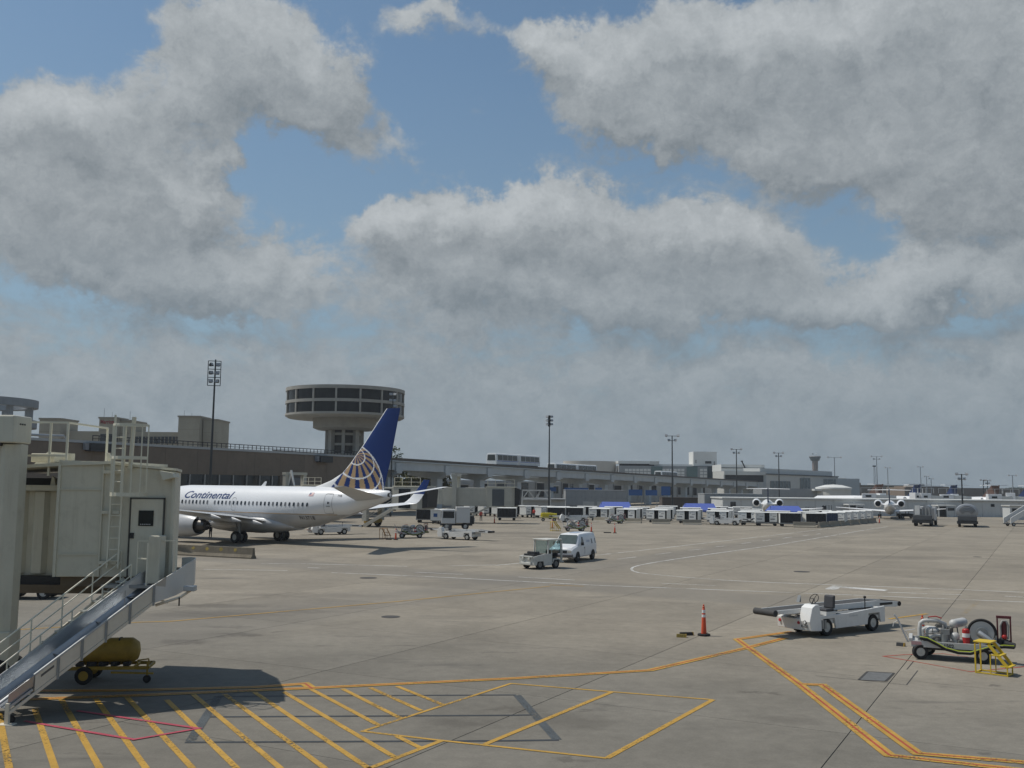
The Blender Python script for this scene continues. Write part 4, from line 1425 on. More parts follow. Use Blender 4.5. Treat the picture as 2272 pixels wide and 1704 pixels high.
MB().prism([(16.2, 5.32), (16.75, 5.32), (16.95, 5.78), (16.75, 5.8)], -0.03, 0.03).build('aerial', AIR_WHITE, fus)

# wings
def lerp(a, b, t):
    return a + (b - a) * t


def airfoil(xl, xt, y, z, th, n=10):
    """A closed wing section at one span station."""
    c = xt - xl
    up, lo = [], []
    for k in range(n + 1):
        s = 0.5 - 0.5 * math.cos(math.pi * k / n)
        t = th * c * (1.48 * math.sqrt(s) - 0.63 * s - 1.76 * s * s + 1.42 * s ** 3 - 0.51 * s ** 4) * 1.0
        up.append((xl + c * s, y, z + t))
        lo.append((xl + c * s, y, z - t * 0.75))
    return up + lo[::-1][1:-1]


for sg, side in ((-1, 'port'), (1, 'starboard')):
    secs = [airfoil(11.2, 18.9, sg * 1.4, 2.05, 0.14), airfoil(13.5, 18.95, sg * 5.2, 2.55, 0.12), airfoil(16.9, 20.5, sg * 11, 3.08, 0.11), airfoil(20.2, 22.0, sg * 16.8, 3.6, 0.10)]
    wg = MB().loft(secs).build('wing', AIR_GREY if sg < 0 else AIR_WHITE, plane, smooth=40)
    wl = []
    for t in range(7):
        q = t / 6.0
        ang = min(1.0, q * 2.2)
        y = sg * (16.8 + 0.55 * (1 - (1 - q) ** 2))
        z = 3.6 + 2.55 * q ** 1.35
        xl, xt = 20.2 + 2.3 * q ** 1.1, 22.0 + 1.35 * q
        sec = airfoil(xl, xt, 0, 0, 0.09 - 0.02 * q)
        tl = q ** 0.5 * 1.2
        wl.append([(p[0], y + sg * (-p[2]) * math.sin(tl), z + p[2] * math.cos(tl)) for p in sec])
    mm_ = MB().loft(wl)
    nsec = len(wl[0])
    for i in range(len(mm_.f) - 2):
        seg = i // nsec
        mm_.mi[i] = 0 if seg < 2 else (1 if seg == 2 else 2)
    # the upper winglet is blue above a thin gold band
    mm_.build('winglet', [AIR_WHITE, AIR_WHITE, AIR_BLUE], wg, smooth=40)
    for y in (3.4, 6.2, 9.2):
        zz = 2.0 + (y - 1.4) * 0.118
        xt = 18.95 + max(0, y - 5.2) * 0.268
        rg = []
        for q, rr in ((-2.6, 0.04), (-1.9, 0.2), (-0.8, 0.26), (0.3, 0.22), (1.0, 0.1), (1.25, 0.03)):
            rg.append([(xt + q, sg * y + rr * 0.6 * math.cos(2 * math.pi * k / 10), zz - 0.22 - q * 0.10 + rr * math.sin(2 * math.pi * k / 10)) for k in range(10)])
        MB().loft(rg).build('flap_fairing', AIR_GREY, wg, smooth=50)
    # engine
    eng = MB()
    ey, ez = sg * 4.83, 1.62
    prof = [(0.80, 9.65), (0.93, 9.5), (1.02, 9.75), (1.12, 10.6), (1.12, 11.6), (1.0, 12.8), (0.86, 13.35), (0.82, 13.35), (0.80, 12.9)]
    eng.lathe([(r, x) for r, x in prof], 32, (0, ey, ez), 'X', caps=False)
    e = eng.build('engine', FUS_B, plane, smooth=40)
    MB().lathe([(0.79, 9.7), (0.78, 10.6), (0.05, 10.6)], 24, (0, ey, ez), 'X', caps=False).build('fan', DARKM, e, smooth=40)
    MB().lathe([(0.79, 12.9), (0.62, 12.95), (0.55, 13.6), (0.42, 14.35), (0.30, 14.35), (0.16, 14.4), (0.04, 15.0)], 24, (0, ey, ez), 'X', caps=False).build('exhaust_cone', EXH, e, smooth=40)
    MB().prism([(10.8, 2.6), (13.6, 2.85), (15.6, 2.55), (14.6, 2.2), (13.0, 2.15), (11.0, 2.55)], ey - 0.16, ey + 0.16).build('pylon', AIR_GREY, e, bevel=0.05)
    # tailplane
    st = [[(p[0], p[1], p[2] + dz * (p[0] - x0) / (x1 - x0)) for p in airfoil(x0, x1, y, z, th)] for x0, x1, y, z, th, dz in ((28.9, 32.2, sg * 0.5, 4.12, 0.09, 0.40), (32.2, 33.45, sg * 7.1, 5.33, 0.08, 0.14))]
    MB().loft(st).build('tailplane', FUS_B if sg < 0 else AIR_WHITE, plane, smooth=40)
    # main gear
    gr_ = MB().cyl((16.4, sg * 2.7, 0.55), (16.2, sg * 2.5, 2.0), 0.13, 0.15, 10).cyl((16.4, sg * 2.2, 0.56), (16.4, sg * 3.2, 0.56), 0.09, n=8).cyl((16.4, sg * 2.7, 0.9), (15.4, sg * 2.3, 1.9), 0.06, n=6)
    g_ = gr_.build('main_gear', STEEL, plane, smooth=40)
    for y in (sg * 2.7 - 0.43, sg * 2.7 + 0.43):
        w_ = MB().lathe([(0.28, -0.16), (0.5, -0.19), (0.56, -0.1), (0.56, 0.1), (0.5, 0.19), (0.28, 0.16)], 24, axis='Y', caps=False).build('tyre', BLACK, g_, (16.4, y, 0.56), smooth=40)
        MB().lathe([(0.285, -0.14), (0.2, -0.1), (0.05, -0.14), (0.02, 0.14), (0.2, 0.1), (0.285, 0.14)], 20, axis='Y').build('hub', HUB, w_, smooth=40)
ng = MB().cyl((3.9, 0, 0.4), (3.9, 0, 1.9), 0.1, n=10).cyl((3.9, -0.3, 0.35), (3.9, 0.3, 0.35), 0.07, n=8).build('nose_gear', STEEL, plane, smooth=40)
for y in (-0.28, 0.28):
    MB().lathe([(0.15, -0.1), (0.33, -0.11), (0.35, 0), (0.33, 0.11), (0.15, 0.1)], 20, axis='Y').build('tyre', BLACK, ng, (3.9, y, 0.35), smooth=40)
MB().lathe([(0.28, 32.3), (0.20, 32.45), (0.12, 32.3), (0.05, 32.2)], 16, (0, 0, 4.70), 'X', caps=False).build('apu_outlet', EXH, fus)

# fin with the globe emblem
FLE = [(22.6, 5.15), (24.0, 5.5), (25.35, 5.94), (26.72, 6.61), (27.6, 7.45), (29.06, 9.07), (31.74, 12.34)]
FTE = [(31.5, 4.7), (31.62, 5.12), (32.35, 7.85), (33.31, 12.34)]


def fin_edge(tab, z):
    if z <= tab[0][1]:
        return tab[0][0]
    for a, b in zip(tab[:-1], tab[1:]):
        if a[1] <= z <= b[1]:
            return lerp(a[0], b[0], (z - a[1]) / (b[1] - a[1]))
    return tab[-1][0]


GC, GR = (27.45, 5.15), 4.14
pv = Vector((0.9 / GR, 3.14 / GR, 0.0))
pv.z = math.sqrt(max(0.0, 1 - pv.length_squared))
ea = Vector((1, 0, 0))
ea = (ea - pv * ea.dot(pv)).normalized()
eb = pv.cross(ea)


def fin_color(x, z, le):
    if x - le < 0.13 or (z < 6.75 and x < 25.56 + (z - 5.3) * 0.93):
        return 2
    dx, dz = (x - GC[0]) / GR, (z - GC[1]) / GR
    rr = dx * dx + dz * dz
    if rr > 1.02:
        return 0
    if rr > 0.965:
        return 2
    n = Vector((dx, dz, math.sqrt(max(0.0, 1 - rr))))
    col_ = math.degrees(math.acos(max(-1, min(1, n.dot(pv)))))
    lw = 0.95 + 0.35 * (1 - n.z)
    for c in (17, 36, 55, 74, 93):
        if abs(col_ - c) < lw:
            return 2
    lon = math.degrees(math.atan2(n.dot(eb), n.dot(ea))) % 360
    return 1 if (lon % 24.0) < 13.0 else 0


m = MB()
NZ, NX = 120, 96
zs = [4.75 + (12.34 - 4.75) * i / NZ for i in range(NZ + 1)]
for sgn in (-1, 1):
    vs, cols = [], []
    for z in zs:
        le, te = fin_edge(FLE, z), fin_edge(FTE, z)
        T = 0.26 * min(1.0, (te - le) / 6.0) + 0.02
        for j in range(NX + 1):
            s = j / NX
            x = lerp(le, te, s)
            vs.append((x, sgn * T * (2.2 * math.sqrt(s) * (1 - s) + 0.03), z))
    o = len(m.v)
    m.v += vs
    for i in range(NZ):
        for j in range(NX):
            a = o + i * (NX + 1) + j
            q = (a, a + 1, a + NX + 2, a + NX + 1)
            cx_ = sum(vs[k - o][0] for k in q) / 4
            cz_ = sum(vs[k - o][2] for k in q) / 4
            m.f.append(q)
            m.mi.append(fin_color(cx_, cz_, fin_edge(FLE, cz_)))
top = len(zs) - 1
vs = []
b0, b1 = top * (NX + 1), (NX + 1) * (NZ + 1) + top * (NX + 1)
m.f += [(b0 + j, b0 + j + 1, b1 + j + 1, b1 + j) for j in range(NX)]
m.mi += [0] * NX
m.build('fin', [AIR_BLUE, AIR_GOLD, AIR_LINE], plane, smooth=60)

# ------------------------------------------------------------------ regional jets seen from behind
RJ_BLUE = mat('regional_fin_blue', (0.03, 0.05, 0.13), 0.35, var=0.06)


def regional_jet(label, loc, rz):
    t = thing('regional_jet', label, 'jet', loc, rz, 'regional jets at the white concourse')
    S_ = [(0, .05, 2.0), (0.6, .5, 2.05), (2.0, .95, 2.2), (4, 1.12, 2.3), (8, 1.14, 2.3), (14, 1.14, 2.3), (19, 1.14, 2.3), (22, 1.0, 2.42), (24.5, .7, 2.6), (26.3, .38, 2.75), (27.0, .2, 2.8)]
    f = MB().loft([[(x, r * math.cos(2 * math.pi * k / 24), c + r * math.sin(2 * math.pi * k / 24)) for k in range(24)] for x, r, c in S_]).build('fuselage', AIR_WHITE, t, smooth=50)
    MB().loft([[(x, r * 0.7 * math.cos(2 * math.pi * k / 16), 1.35 + r * .45 * math.sin(2 * math.pi * k / 16)) for k in range(16)] for x, r in ((11, .5), (12.5, 1.2), (16, 1.25), (18, .5))]).build('belly_fairing', FUS_B, f, smooth=50)
    for sg in (-1, 1):
        MB().loft([airfoil(12.2, 16.4, sg * 0.9, 1.35, 0.12), airfoil(16.2, 17.4, sg * 10.0, 2.05, 0.10)]).build('wing', AIR_WHITE, t, smooth=40)
        e = MB().lathe([(0.52, 19.0), (0.62, 18.9), (0.74, 19.6), (0.76, 20.6), (0.62, 22.4), (0.55, 22.9), (0.50, 22.9)], 24, (0, sg * 2.05, 2.95), 'X', caps=False).build('engine', AIR_WHITE, t, smooth=40)
        MB().lathe([(0.51, 22.6), (0.34, 22.5), (0.30, 22.2), (0.02, 22.2)], 20, (0, sg * 2.05, 2.95), 'X', caps=False).build('exhaust', DARKM, e)
        MB().lathe([(0.53, 19.1), (0.5, 19.7), (0.02, 19.7)], 20, (0, sg * 2.05, 2.95), 'X', caps=False).build('intake', DARKM, e)
        MB().prism([(19.6, 2.75), (22.4, 2.75), (22.2, 2.95), (19.8, 2.95)], min(sg * 0.8, sg * 1.6), max(sg * 0.8, sg * 1.6)).build('pylon', AIR_WHITE, e)
        MB().loft([airfoil(26.0, 28.0, sg * 0.05, 5.55, 0.1), airfoil(27.3, 28.5, sg * 3.75, 5.5, 0.09)]).build('tailplane', AIR_WHITE, t, smooth=40)
        g_ = MB().cyl((15.3, sg * 1.9, 0.35), (15.3, sg * 1.8, 1.4), 0.09, n=8).build('main_gear', STEEL, t)
        for y in (-.2, .2):
            MB().lathe([(0.1, -.1), (0.38, -.11), (0.4, 0), (0.38, .11), (0.1, .1)], 16, axis='Y').build('tyre', BLACK, g_, (15.3, sg * 1.9 + y, 0.4))
    MB().cyl((2.6, 0, 0.3), (2.6, 0, 1.4), 0.07, n=8).build('nose_gear', STEEL, t)
    MB().loft([[(a, -0.14, 3.0), (b, -0.14, 3.0), (b, 0.14, 3.0), (a, 0.14, 3.0)] if i == 0 else [(a, -0.09, z), (b, -0.09, z), (b, 0.09, z), (a, 0.09, z)]
               for i, (a, b, z) in enumerate(((20.8, 26.4, 3.0), (23.6, 27.0, 4.0), (26.0, 28.2, 5.65)))]).build('fin', RJ_BLUE, t, bevel=0.04)
    return t


# noses point away from the camera, tails towards it
p = at(1704, 1100, 178)
h = R(-90 - 8)
def rj_place(px, Y, deg):
    q = at(px, 1100, Y)
    a = R(deg)
    return (q.x - 26.5 * math.cos(a), q.y - 26.5 * math.sin(a), 0), a


for px, Y, dg, lb in ((1704, 180, -104, 'white T-tail regional jet seen from behind, left one beside the blue canopy'), (1973, 186, -111, 'white T-tail regional jet seen from behind, right one near the fuel trucks')):
    l_, a = rj_place(px, Y, dg)
    regional_jet(lb, l_, a)


# ------------------------------------------------------------------ near jet bridge, lower left
jb = thing('jet_bridge', 'cream jet bridge with caged ladder and service door at the left edge', 'jet bridge', (-10.3, 27.6, 0))
ox, oy = -10.3, 27.6


def J(x, y, z):
    return (x - ox, y - oy, z)


def jbox(n, x0, x1, y0, y1, z0, z1, m, par=None, bevel=0.0):
    return MB().box(x0 - ox, x1 - ox, y0 - oy, y1 - oy, z0, z1).build(n, m, par or jb, bevel=bevel)


# cab: two wall faces meeting at a slight angle, roof falling to the right
cabw = MB()
zl, zm, zr, zb = 6.14, 6.12, 5.95, 3.05
poly = [(-12.35, 27.42), (-11.22, 27.55), (-9.28, 27.62), (-9.62, 29.0), (-10.1, 30.6), (-10.9, 31.8), (-12.35, 32.0)]
tops = [zl, zm, zr, zr - 0.02, zr - 0.02, zr, zl]
n = len(poly)
vs = [J(x, y, zb) for x, y in poly] + [J(x, y, t) for (x, y), t in zip(poly, tops)]
cabw.add(vs, [(i, (i + 1) % n, n + (i + 1) % n, n + i) for i in range(n)] + [tuple(range(n - 1, -1, -1)), tuple(range(n, 2 * n))])
cab = cabw.build('cab', BRIDGE, jb, bevel=0.025)
# roof edge and gutter
rf_ = MB()
vs = []
for (x, y), t in zip(poly, tops):
    vs.append(J(x + (0.06 if x > -10 else -0.02), y - (0.06 if y < 28 else -0.05), t + 0.004))
for (x, y), t in zip(poly, tops):
    vs.append(J(x + (0.06 if x > -10 else -0.02), y - (0.06 if y < 28 else -0.05), t + 0.07))
rf_.add(vs, [(i, (i + 1) % n, n + (i + 1) % n, n + i) for i in range(n)] + [tuple(range(n - 1, -1, -1)), tuple(range(n, 2 * n))])
rf_.build('roof', BRIDGE_LT, cab)
MB().bar(J(-12.33, 27.40, 5.42), J(-11.24, 27.525, 5.42), 0.03, 0.03).build('seam_strip', BRIDGE_LT, cab)
MB().bar(J(-12.36, 27.40, 3.06), J(-12.36, 27.40, 6.12), 0.07, 0.09).build('corner_post', BRIDGE_LT, cab)
MB().bar(J(-11.22, 27.53, 3.06), J(-11.22, 27.53, 6.10), 0.05, 0.06).build('corner_post', BRIDGE, cab)
MB().bar(J(-9.29, 27.60, 3.06), J(-9.29, 27.60, 5.92), 0.08, 0.08).build('corner_post', BRIDGE, cab)
MB().bar(J(-12.3, 27.37, 3.66), J(-11.25, 27.50, 3.66), 0.02, 0.025).build('seam_strip', BRIDGE, cab)
# hinged hood above the cab mouth and the service door
MB().prism([(0, 0), (0.36, -0.06), (0.40, -0.18), (0.1, -0.26)], 0, 0.5).xf(Matrix.Translation(J(-9.62, 27.35, 5.95))).build('floodlight', BRIDGE_LT, cab)
dr = jbox('service_door', -10.42, -9.54, 27.545, 27.585, 3.08, 5.17, BRIDGE, cab, 0.008)
FR_ = mat('door_seam', (0.09, 0.085, 0.075), 0.8)
for x0, x1, z0, z1 in ((-10.46, -10.425, 3.06, 5.2), (-9.535, -9.50, 3.06, 5.2), (-10.46, -9.50, 5.175, 5.21)):
    jbox('door_frame', x0, x1, 27.535, 27.59, z0, z1, FR_, dr)
pnw = jbox('door_window', -10.20, -9.79, 27.525, 27.543, 4.44, 4.86, GLASSD, dr)
for i in range(6):
    jbox('stencil_mark', -10.14 + i * 0.05, -10.115 + i * 0.05, 27.518, 27.524, 4.475, 4.495, REFL, pnw)
hd = jbox('door_handle', -10.40, -10.31, 27.50, 27.544, 4.10, 4.25, DARKM, dr)
# caged ladder on the wall and above the roof
LAD = mat('ladder_paint', (0.70, 0.67, 0.54), 0.5, var=0.08)
lx0, lx1, ly = -10.93, -10.63, 27.36
ld = MB()
for x in (lx0, lx1):
    ld.bar(J(x, ly, 3.3), J(x + 0.03, ly, 7.47 if x == lx0 else 7.2), 0.045, 0.05)
for k in range(12):
    z = 3.5 + k * 0.305
    ld.cyl(J(lx0, ly, z), J(lx1, ly, z), 0.016, n=6)
lad = ld.build('ladder', LAD, cab)
MB().bar(J(-10.46, ly + 0.1, 6.0), J(-10.42, ly + 0.1, 7.42), 0.09, 0.09).build('mast_tube', BRIDGE, cab)
cg = MB()
ccx, ccy, cr = -10.33, 27.10, 0.36


def hoop(z, hgt, x1=-9.98):
    pts = []
    for k in range(13):
        a = math.pi * (1.0 + k / 12.0)
        pts.append((-10.42 + 0.46 * math.cos(a), 27.34 + 0.60 * math.sin(a), z))
    for a, b in zip(pts[:-1], pts[1:]):
        cg.bar(J(*a), J(*b), 0.012, hgt)
    return pts


h1 = hoop(7.18, 0.06)
h2 = hoop(6.29, 0.08)
h3 = hoop(5.30, 0.10)
for k in (0, 2, 4, 6, 8, 10, 12):
    p = h1[k]
    cg.bar(J(p[0], p[1], 5.24), J(p[0], p[1], 7.2), 0.03, 0.015)
cg.bar(J(-10.9, 27.34, 6.29), J(-9.96, 27.34, 6.29), 0.03, 0.08)
cg.bar(J(-10.9, 27.34, 7.18), J(-9.96, 27.34, 7.18), 0.03, 0.06)
cg.build('ladder_cage', LAD, lad)
for z, w in ((5.86, 0.5), (4.76, 0.5), (3.4, 0.5)):
    jbox('ladder_bracket', -11.2, -11.2 + w, 27.42, 27.5, z, z + 0.09, BRIDGE, lad)
# roof platform and its guard rail, over the tunnel
rl = MB()
zp = [6.0, 6.12]
posts = [(-13.45, 27.4, 5.62), (-12.72, 27.5, 6.08), (-12.25, 27.5, 6.1), (-13.45, 30.2, 5.7), (-12.25, 30.2, 6.1)]
for (x, y, z) in posts[:3]:
    rl.bar(J(x, y, z - 0.3), J(x, y, 7.25), 0.055, 0.055)
for z in (7.25, 6.33):
    rl.bar(J(-14.8, 27.4, z), J(-12.25, 27.5, z), 0.05, 0.05)
rl.bar(J(-12.25, 27.5, 7.25), J(-12.25, 30.2, 7.25), 0.05, 0.05)
rl.bar(J(-12.25, 30.2, 6.1), J(-12.25, 30.2, 7.25), 0.055, 0.055)
rl.build('guard_rail', RAIL, jb)
pl_ = MB()
pl_.add([J(-14.9, 27.38, 5.88), J(-12.3, 27.38, 6.06), J(-11.0, 27.45, 6.12), J(-11.0, 32, 6.12), J(-12.3, 32, 6.06), J(-14.9, 32, 5.88),
         J(-14.9, 27.38, 5.96), J(-12.3, 27.38, 6.15), J(-11.0, 27.45, 6.20), J(-11.0, 32, 6.20), J(-12.3, 32, 6.15), J(-14.9, 32, 5.96)],
        [(5, 4, 1, 0), (4, 3, 2, 1), (6, 7, 10, 11), (7, 8, 9, 10), (0, 1, 7, 6), (1, 2, 8, 7), (2, 3, 9, 8), (3, 4, 10, 9), (4, 5, 11, 10), (5, 0, 6, 11)])
pl_.build('roof_walkway', BRIDGE_LT, jb)
jbox('roof_hatch_box', -13.35, -12.7, 27.75, 28.5, 6.16, 6.40, BRIDGE_LT, jb, 0.02)
cf = MB().cyl(J(-12.52, 28.4, 6.18), J(-12.52, 28.4, 6.42), 0.10, n=10).build('roof_light', BRIDGE_LT, jb, smooth=40)
MB().prism([(0, 0), (0.10, 0.02), (0.02, 0.26), (-0.06, 0.28)], -0.05, 0.05).xf(Matrix.Translation(J(-11.2, 27.8, 6.16))).build('beacon', BRIDGE_LT, jb)
MB().prism([(-14.1, 6.12), (-13.0, 6.15), (-13.0, 6.45), (-13.7, 6.5)], 29.5, 29.6).xf(Matrix.Translation((-ox, -oy, 0))).build('kick_plate', BRIDGE_LT, jb)
# telescoping tunnel with corrugated sides, in the shade of the walkway
tn = jbox('tunnel', -19.5, -12.38, 28.42, 31.6, 3.0, 5.36, BRIDGE, jb)
xr = -12.55
rib = None
for k in range(12):
    x = -12.62 - k * 0.60
    mm_ = [(x - 0.29, 28.42), (x - 0.20, 28.28), (x + 0.08, 28.28), (x + 0.17, 28.42)]
    if rib is None:
        rib = MB().prism([(-0.29, 0), (-0.19, -0.14), (0.07, -0.14), (0.17, 0)], 3.06, 5.34, 'Z').build('side_panel', BRIDGE, tn, J(x, 28.415, 0))
    else:
        part_copy(rib, tn, J(x, 28.415, 0))
jbox('top_rail', -19.5, -12.45, 28.10, 28.40, 5.365, 5.52, BRIDGE, tn)
jbox('bottom_rail', -19.5, -12.40, 28.12, 28.40, 2.78, 2.99, DARKM, tn)
jbox('end_gasket', -12.50, -12.37, 28.0, 31.6, 2.9, 5.6, BLACK, tn)
MB().prism([(0, 0), (0.16, 0.0), (0.10, 0.24), (0.04, 0.28)], -0.05, 0.05).xf(Matrix.Translation(J(-12.98, 28.25, 5.50))).build('roof_light', BRIDGE_LT, tn)
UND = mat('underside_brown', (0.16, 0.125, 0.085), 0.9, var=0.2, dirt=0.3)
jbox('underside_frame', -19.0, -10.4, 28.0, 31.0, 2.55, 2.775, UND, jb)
jbox('gap_shade_box', -19.0, -12.36, 29.0, 31.5, 5.365, 5.72, DARKM, jb)  # dark box added to make the shaded gap under the walkway black
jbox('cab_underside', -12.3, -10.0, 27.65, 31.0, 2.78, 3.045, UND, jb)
for k in range(6):
    jbox('cable_tray', -18.4 + k * 1.1, -17.9 + k * 1.1, 28.05, 28.25, 2.5, 2.77, DARKM, jb)
# lift column with its cap box
lc_ = MB()
cx_, cy_ = -13.27, 26.4
lc_.prism([(cx_ - 0.44, cy_ + 0.06), (cx_ - 0.30, cy_ - 0.12), (cx_ - 0.04, cy_ - 0.32), (cx_ + 0.06, cy_ - 0.32), (cx_ + 0.30, cy_ - 0.02), (cx_ + 0.30, cy_ + 0.4), (cx_ - 0.44, cy_ + 0.4)], 0.9, 6.60, 'Z')
lc_.xf(Matrix.Translation((-ox, -oy, 0)))
col_ = lc_.build('lift_column', BRIDGE, jb, bevel=0.03)
low = MB().prism([(cx_ - 0.5, cy_ - 0.2), (cx_ + 0.0, cy_ - 0.40), (cx_ + 0.34, cy_ - 0.1), (cx_ + 0.34, cy_ + 0.5), (cx_ - 0.5, cy_ + 0.5)], 0.35, 1.75, 'Z').xf(Matrix.Translation((-ox, -oy, 0)))
low.build('column_sleeve', BRIDGE, col_, bevel=0.03)
jbox('cap_box', -15.2, -12.95, 25.9, 26.9, 6.62, 7.34, BRIDGE_LT, col_, 0.04)
jbox('cap_lip', -15.3, -13.3, 26.0, 26.8, 6.54, 6.615, DARKM, col_)
for i in range(3):
    MB().box(-12.949 - ox, -12.94 - ox, 26.2 - oy + i * 0.12, 26.27 - oy + i * 0.12, 7.1, 7.14).build('stencil_mark', DARKM, col_)
for s_ in (-0.42, 0.42):
    wheel(col_, J(cx_, cy_ + s_ + 0.1, 0.55), 0.55, 0.34, 0.15)
jbox('axle_beam', cx_ - 0.25, cx_ + 0.25, cy_ - 0.1, cy_ + 0.3, 0.32, 0.345 + 0.5, STEEL, col_)

# ------------------------------------------------------------------ baggage slide with its stair
ax = Vector((-0.687, -0.726, 0))                # down the slide in plan
pr = Vector((-0.726, 0.687, 0))                 # across, away from the camera
T0 = Vector((-9.27, 26.3, 2.95))             # top of the near rim
SLP = 0.657                                   # drop per metre
LEN = 3.45
sl_ = thing('baggage_slide', 'sloping metal baggage slide with side stair hanging from the jet bridge door', 'baggage slide', (-10.6, 24.7, 0))
so = Vector((-10.6, 24.7, 0))


def S(t, w, h=0.0):
    """Point t metres down the slide, w metres across, h metres above the rim line."""
    p = T0 + ax * t + pr * w
    return (p.x - so.x, p.y - so.y, T0.z - SLP * t + h)


SLIDE = mat('slide_sheet_metal', (0.42, 0.44, 0.46), 0.30, 0.85, var=0.14, scale=1.6, dirt=0.14)
SIDEP = mat('slide_side_paint', (0.70, 0.645, 0.53), 0.5, var=0.10, dirt=0.15, streak=0.1)
bed = MB()
prof_w = [(0.0, 0.0), (0.02, -0.26), (0.18, -0.36), (0.92, -0.36), (1.07, -0.22), (1.10, 0.10)]
rings = [[Vector(S(t, w, h)) for w, h in prof_w] for t in (-0.35, 0.0, 0.9, 1.8, 2.7, LEN)]
bed.loft(rings, caps=False, closed=False)
bed.build('slide_bed', SLIDE, sl_, smooth=45)
# near side panels in five lengths with posts between
cuts = [0.0, 0.62, 1.22, 1.80, 2.36, 2.90]
for a, b in zip(cuts[:-1], cuts[1:]):
    m = MB()
    v8 = [Vector(S(t, w, h)) for t in (a + 0.025, b - 0.025) for w, h in ((-0.03, -0.38), (-0.005, -0.38), (-0.005, 0.0), (-0.03, 0.0))]
    m.add(v8, [(3, 2, 1, 0), (4, 5, 6, 7), (0, 1, 5, 4), (1, 2, 6, 5), (2, 3, 7, 6), (3, 0, 4, 7)])
    pnl_ = m.build('side_panel', SIDEP, sl_)
    MB().bar(S(a, -0.045, -0.50), S(a, -0.045, 0.02), 0.05, 0.05).build('panel_post', STEEL, pnl_)
m = MB()
m.bar(S(0, -0.02, 0.02), S(2.90, -0.02, 0.02), 0.06, 0.04)
m.build('near_rim', GALV, sl_)
MB().bar(S(-0.2, 1.11, 0.12), S(LEN, 1.11, 0.12), 0.05, 0.05).build('far_rim', GALV, sl_)
MB().bar(S(0.0, -0.02, -0.43), S(LEN, -0.02, -0.43), 0.06, 0.07).build('lower_rail', SIDEP, sl_)
MB().bar(S(2.92, -0.02, -0.30), S(LEN, -0.02, -0.30), 0.04, 0.05).build('runout_rim', GALV, sl_)
MB().bar(S(0.0, 1.10, -0.43), S(LEN, 1.10, -0.43), 0.07, 0.10).build('lower_rail', SIDEP, sl_)
lbl = MB()
v4 = [S(2.45, -0.034, -0.09), S(2.75, -0.034, -0.09), S(2.75, -0.034, -0.15), S(2.45, -0.034, -0.15)]
lbl.add(v4, [(0, 1, 2, 3)])
lbl.build('stencil_plate', mat('stencil_ink', (0.12, 0.11, 0.10), 0.7), sl_)
for t in (1.0, 2.05):
    MB().bar(S(t, 0.03, -0.27), S(t, 1.05, -0.27), 0.03, 0.02).build('bed_seam', STEEL, sl_)
MB().bar(S(0.74, 0.03, 0.0), S(0.74, 0.03, 0.42), 0.02, 0.02).build('strap', STEEL, sl_)
for k in range(4):
    MB().bar(S(2.75, 0.2 + k * 0.22, -0.345), S(LEN, 0.2 + k * 0.22, -0.345), 0.05, 0.03).build('runout_rib', SLIDE, sl_)
# feet
for w in (0.0, 1.10):
    e = Vector(S(LEN, w, -0.40))
    f_ = MB().bar((e.x, e.y, 0.0), (e.x, e.y, e.z + 0.2), 0.09, 0.09)
    f_.box(e.x - 0.18, e.x + 0.18, e.y - 0.12, e.y + 0.12, 0.0, 0.02)
    f_.build('foot', SIDEP, sl_)
    wheel(sl_, (e.x + 0.02, e.y + 0.16, 0.09), 0.09, 0.05, 0.5, n=12, hub=DARKM)
# curved receiving tray at the top, beside the door
tr_ = MB()
C0 = Vector((-9.55, 26.45))
path = [Vector((-9.27, 26.3)), Vector((-9.06, 26.55)), Vector((-8.86, 26.88)), Vector((-8.74, 27.25)), Vector((-8.62, 27.55)), Vector((-8.66, 27.80)), Vector((-8.85, 27.98)), Vector((-9.1, 28.02))]
ztop = [2.97, 3.14, 3.30, 3.44, 3.54, 3.58, 3.58, 3.56]
zbot = [2.50, 2.58, 2.66, 2.75, 2.84, 2.9, 2.9, 2.9]
rg = [[(p.x - so.x, p.y - so.y, b), (p.x - so.x, p.y - so.y, t), (p.x - so.x - 0.03, p.y - so.y - 0.02 + 0.05, t), (p.x - so.x - 0.03, p.y - so.y + 0.03, b)] for p, t, b in zip(path, ztop, zbot)]
tr_.loft(rg)
tr_.build('tray_wall', mat('tray_white', (0.62, 0.615, 0.58), 0.4, var=0.07, dirt=0.12), sl_, smooth=50)
fl_ = MB()
pp_ = [(p.x - so.x - 0.02, p.y - so.y + 0.02, b + 0.08) for p, b in zip(path, zbot)] + [(-9.9 - so.x, 27.5 - so.y, 2.95), (-10.3 - so.x, 26.95 - so.y, 2.6)]
fl_.add(pp_, [tuple(range(len(pp_)))])
fl_.build('tray_floor', SLIDE, sl_)
tb = MB().tube([(-9.3 - so.x, 26.6 - so.y, 2.42), (-8.7 - so.x, 26.75 - so.y, 2.62), (-8.42 - so.x, 26.8 - so.y, 2.82)], 0.035, 8)
tb.bar((-9.0 - so.x, 26.68 - so.y, 2.48), (-9.5 - so.x, 26.4 - so.y, 2.72), 0.05, 0.05)
tow = tb.build('tow_arm', SIDEP, sl_)
MB().box(-8.62 - so.x, -8.32 - so.x, 26.68 - so.y, 26.92 - so.y, 2.78, 2.92).build('motor', GALV, tow, bevel=0.02)
MB().bar((-8.72 - so.x, 26.72 - so.y, 2.4), (-8.72 - so.x, 26.72 - so.y, 2.62), 0.03, 0.03).build('pin', BLACK, tow)
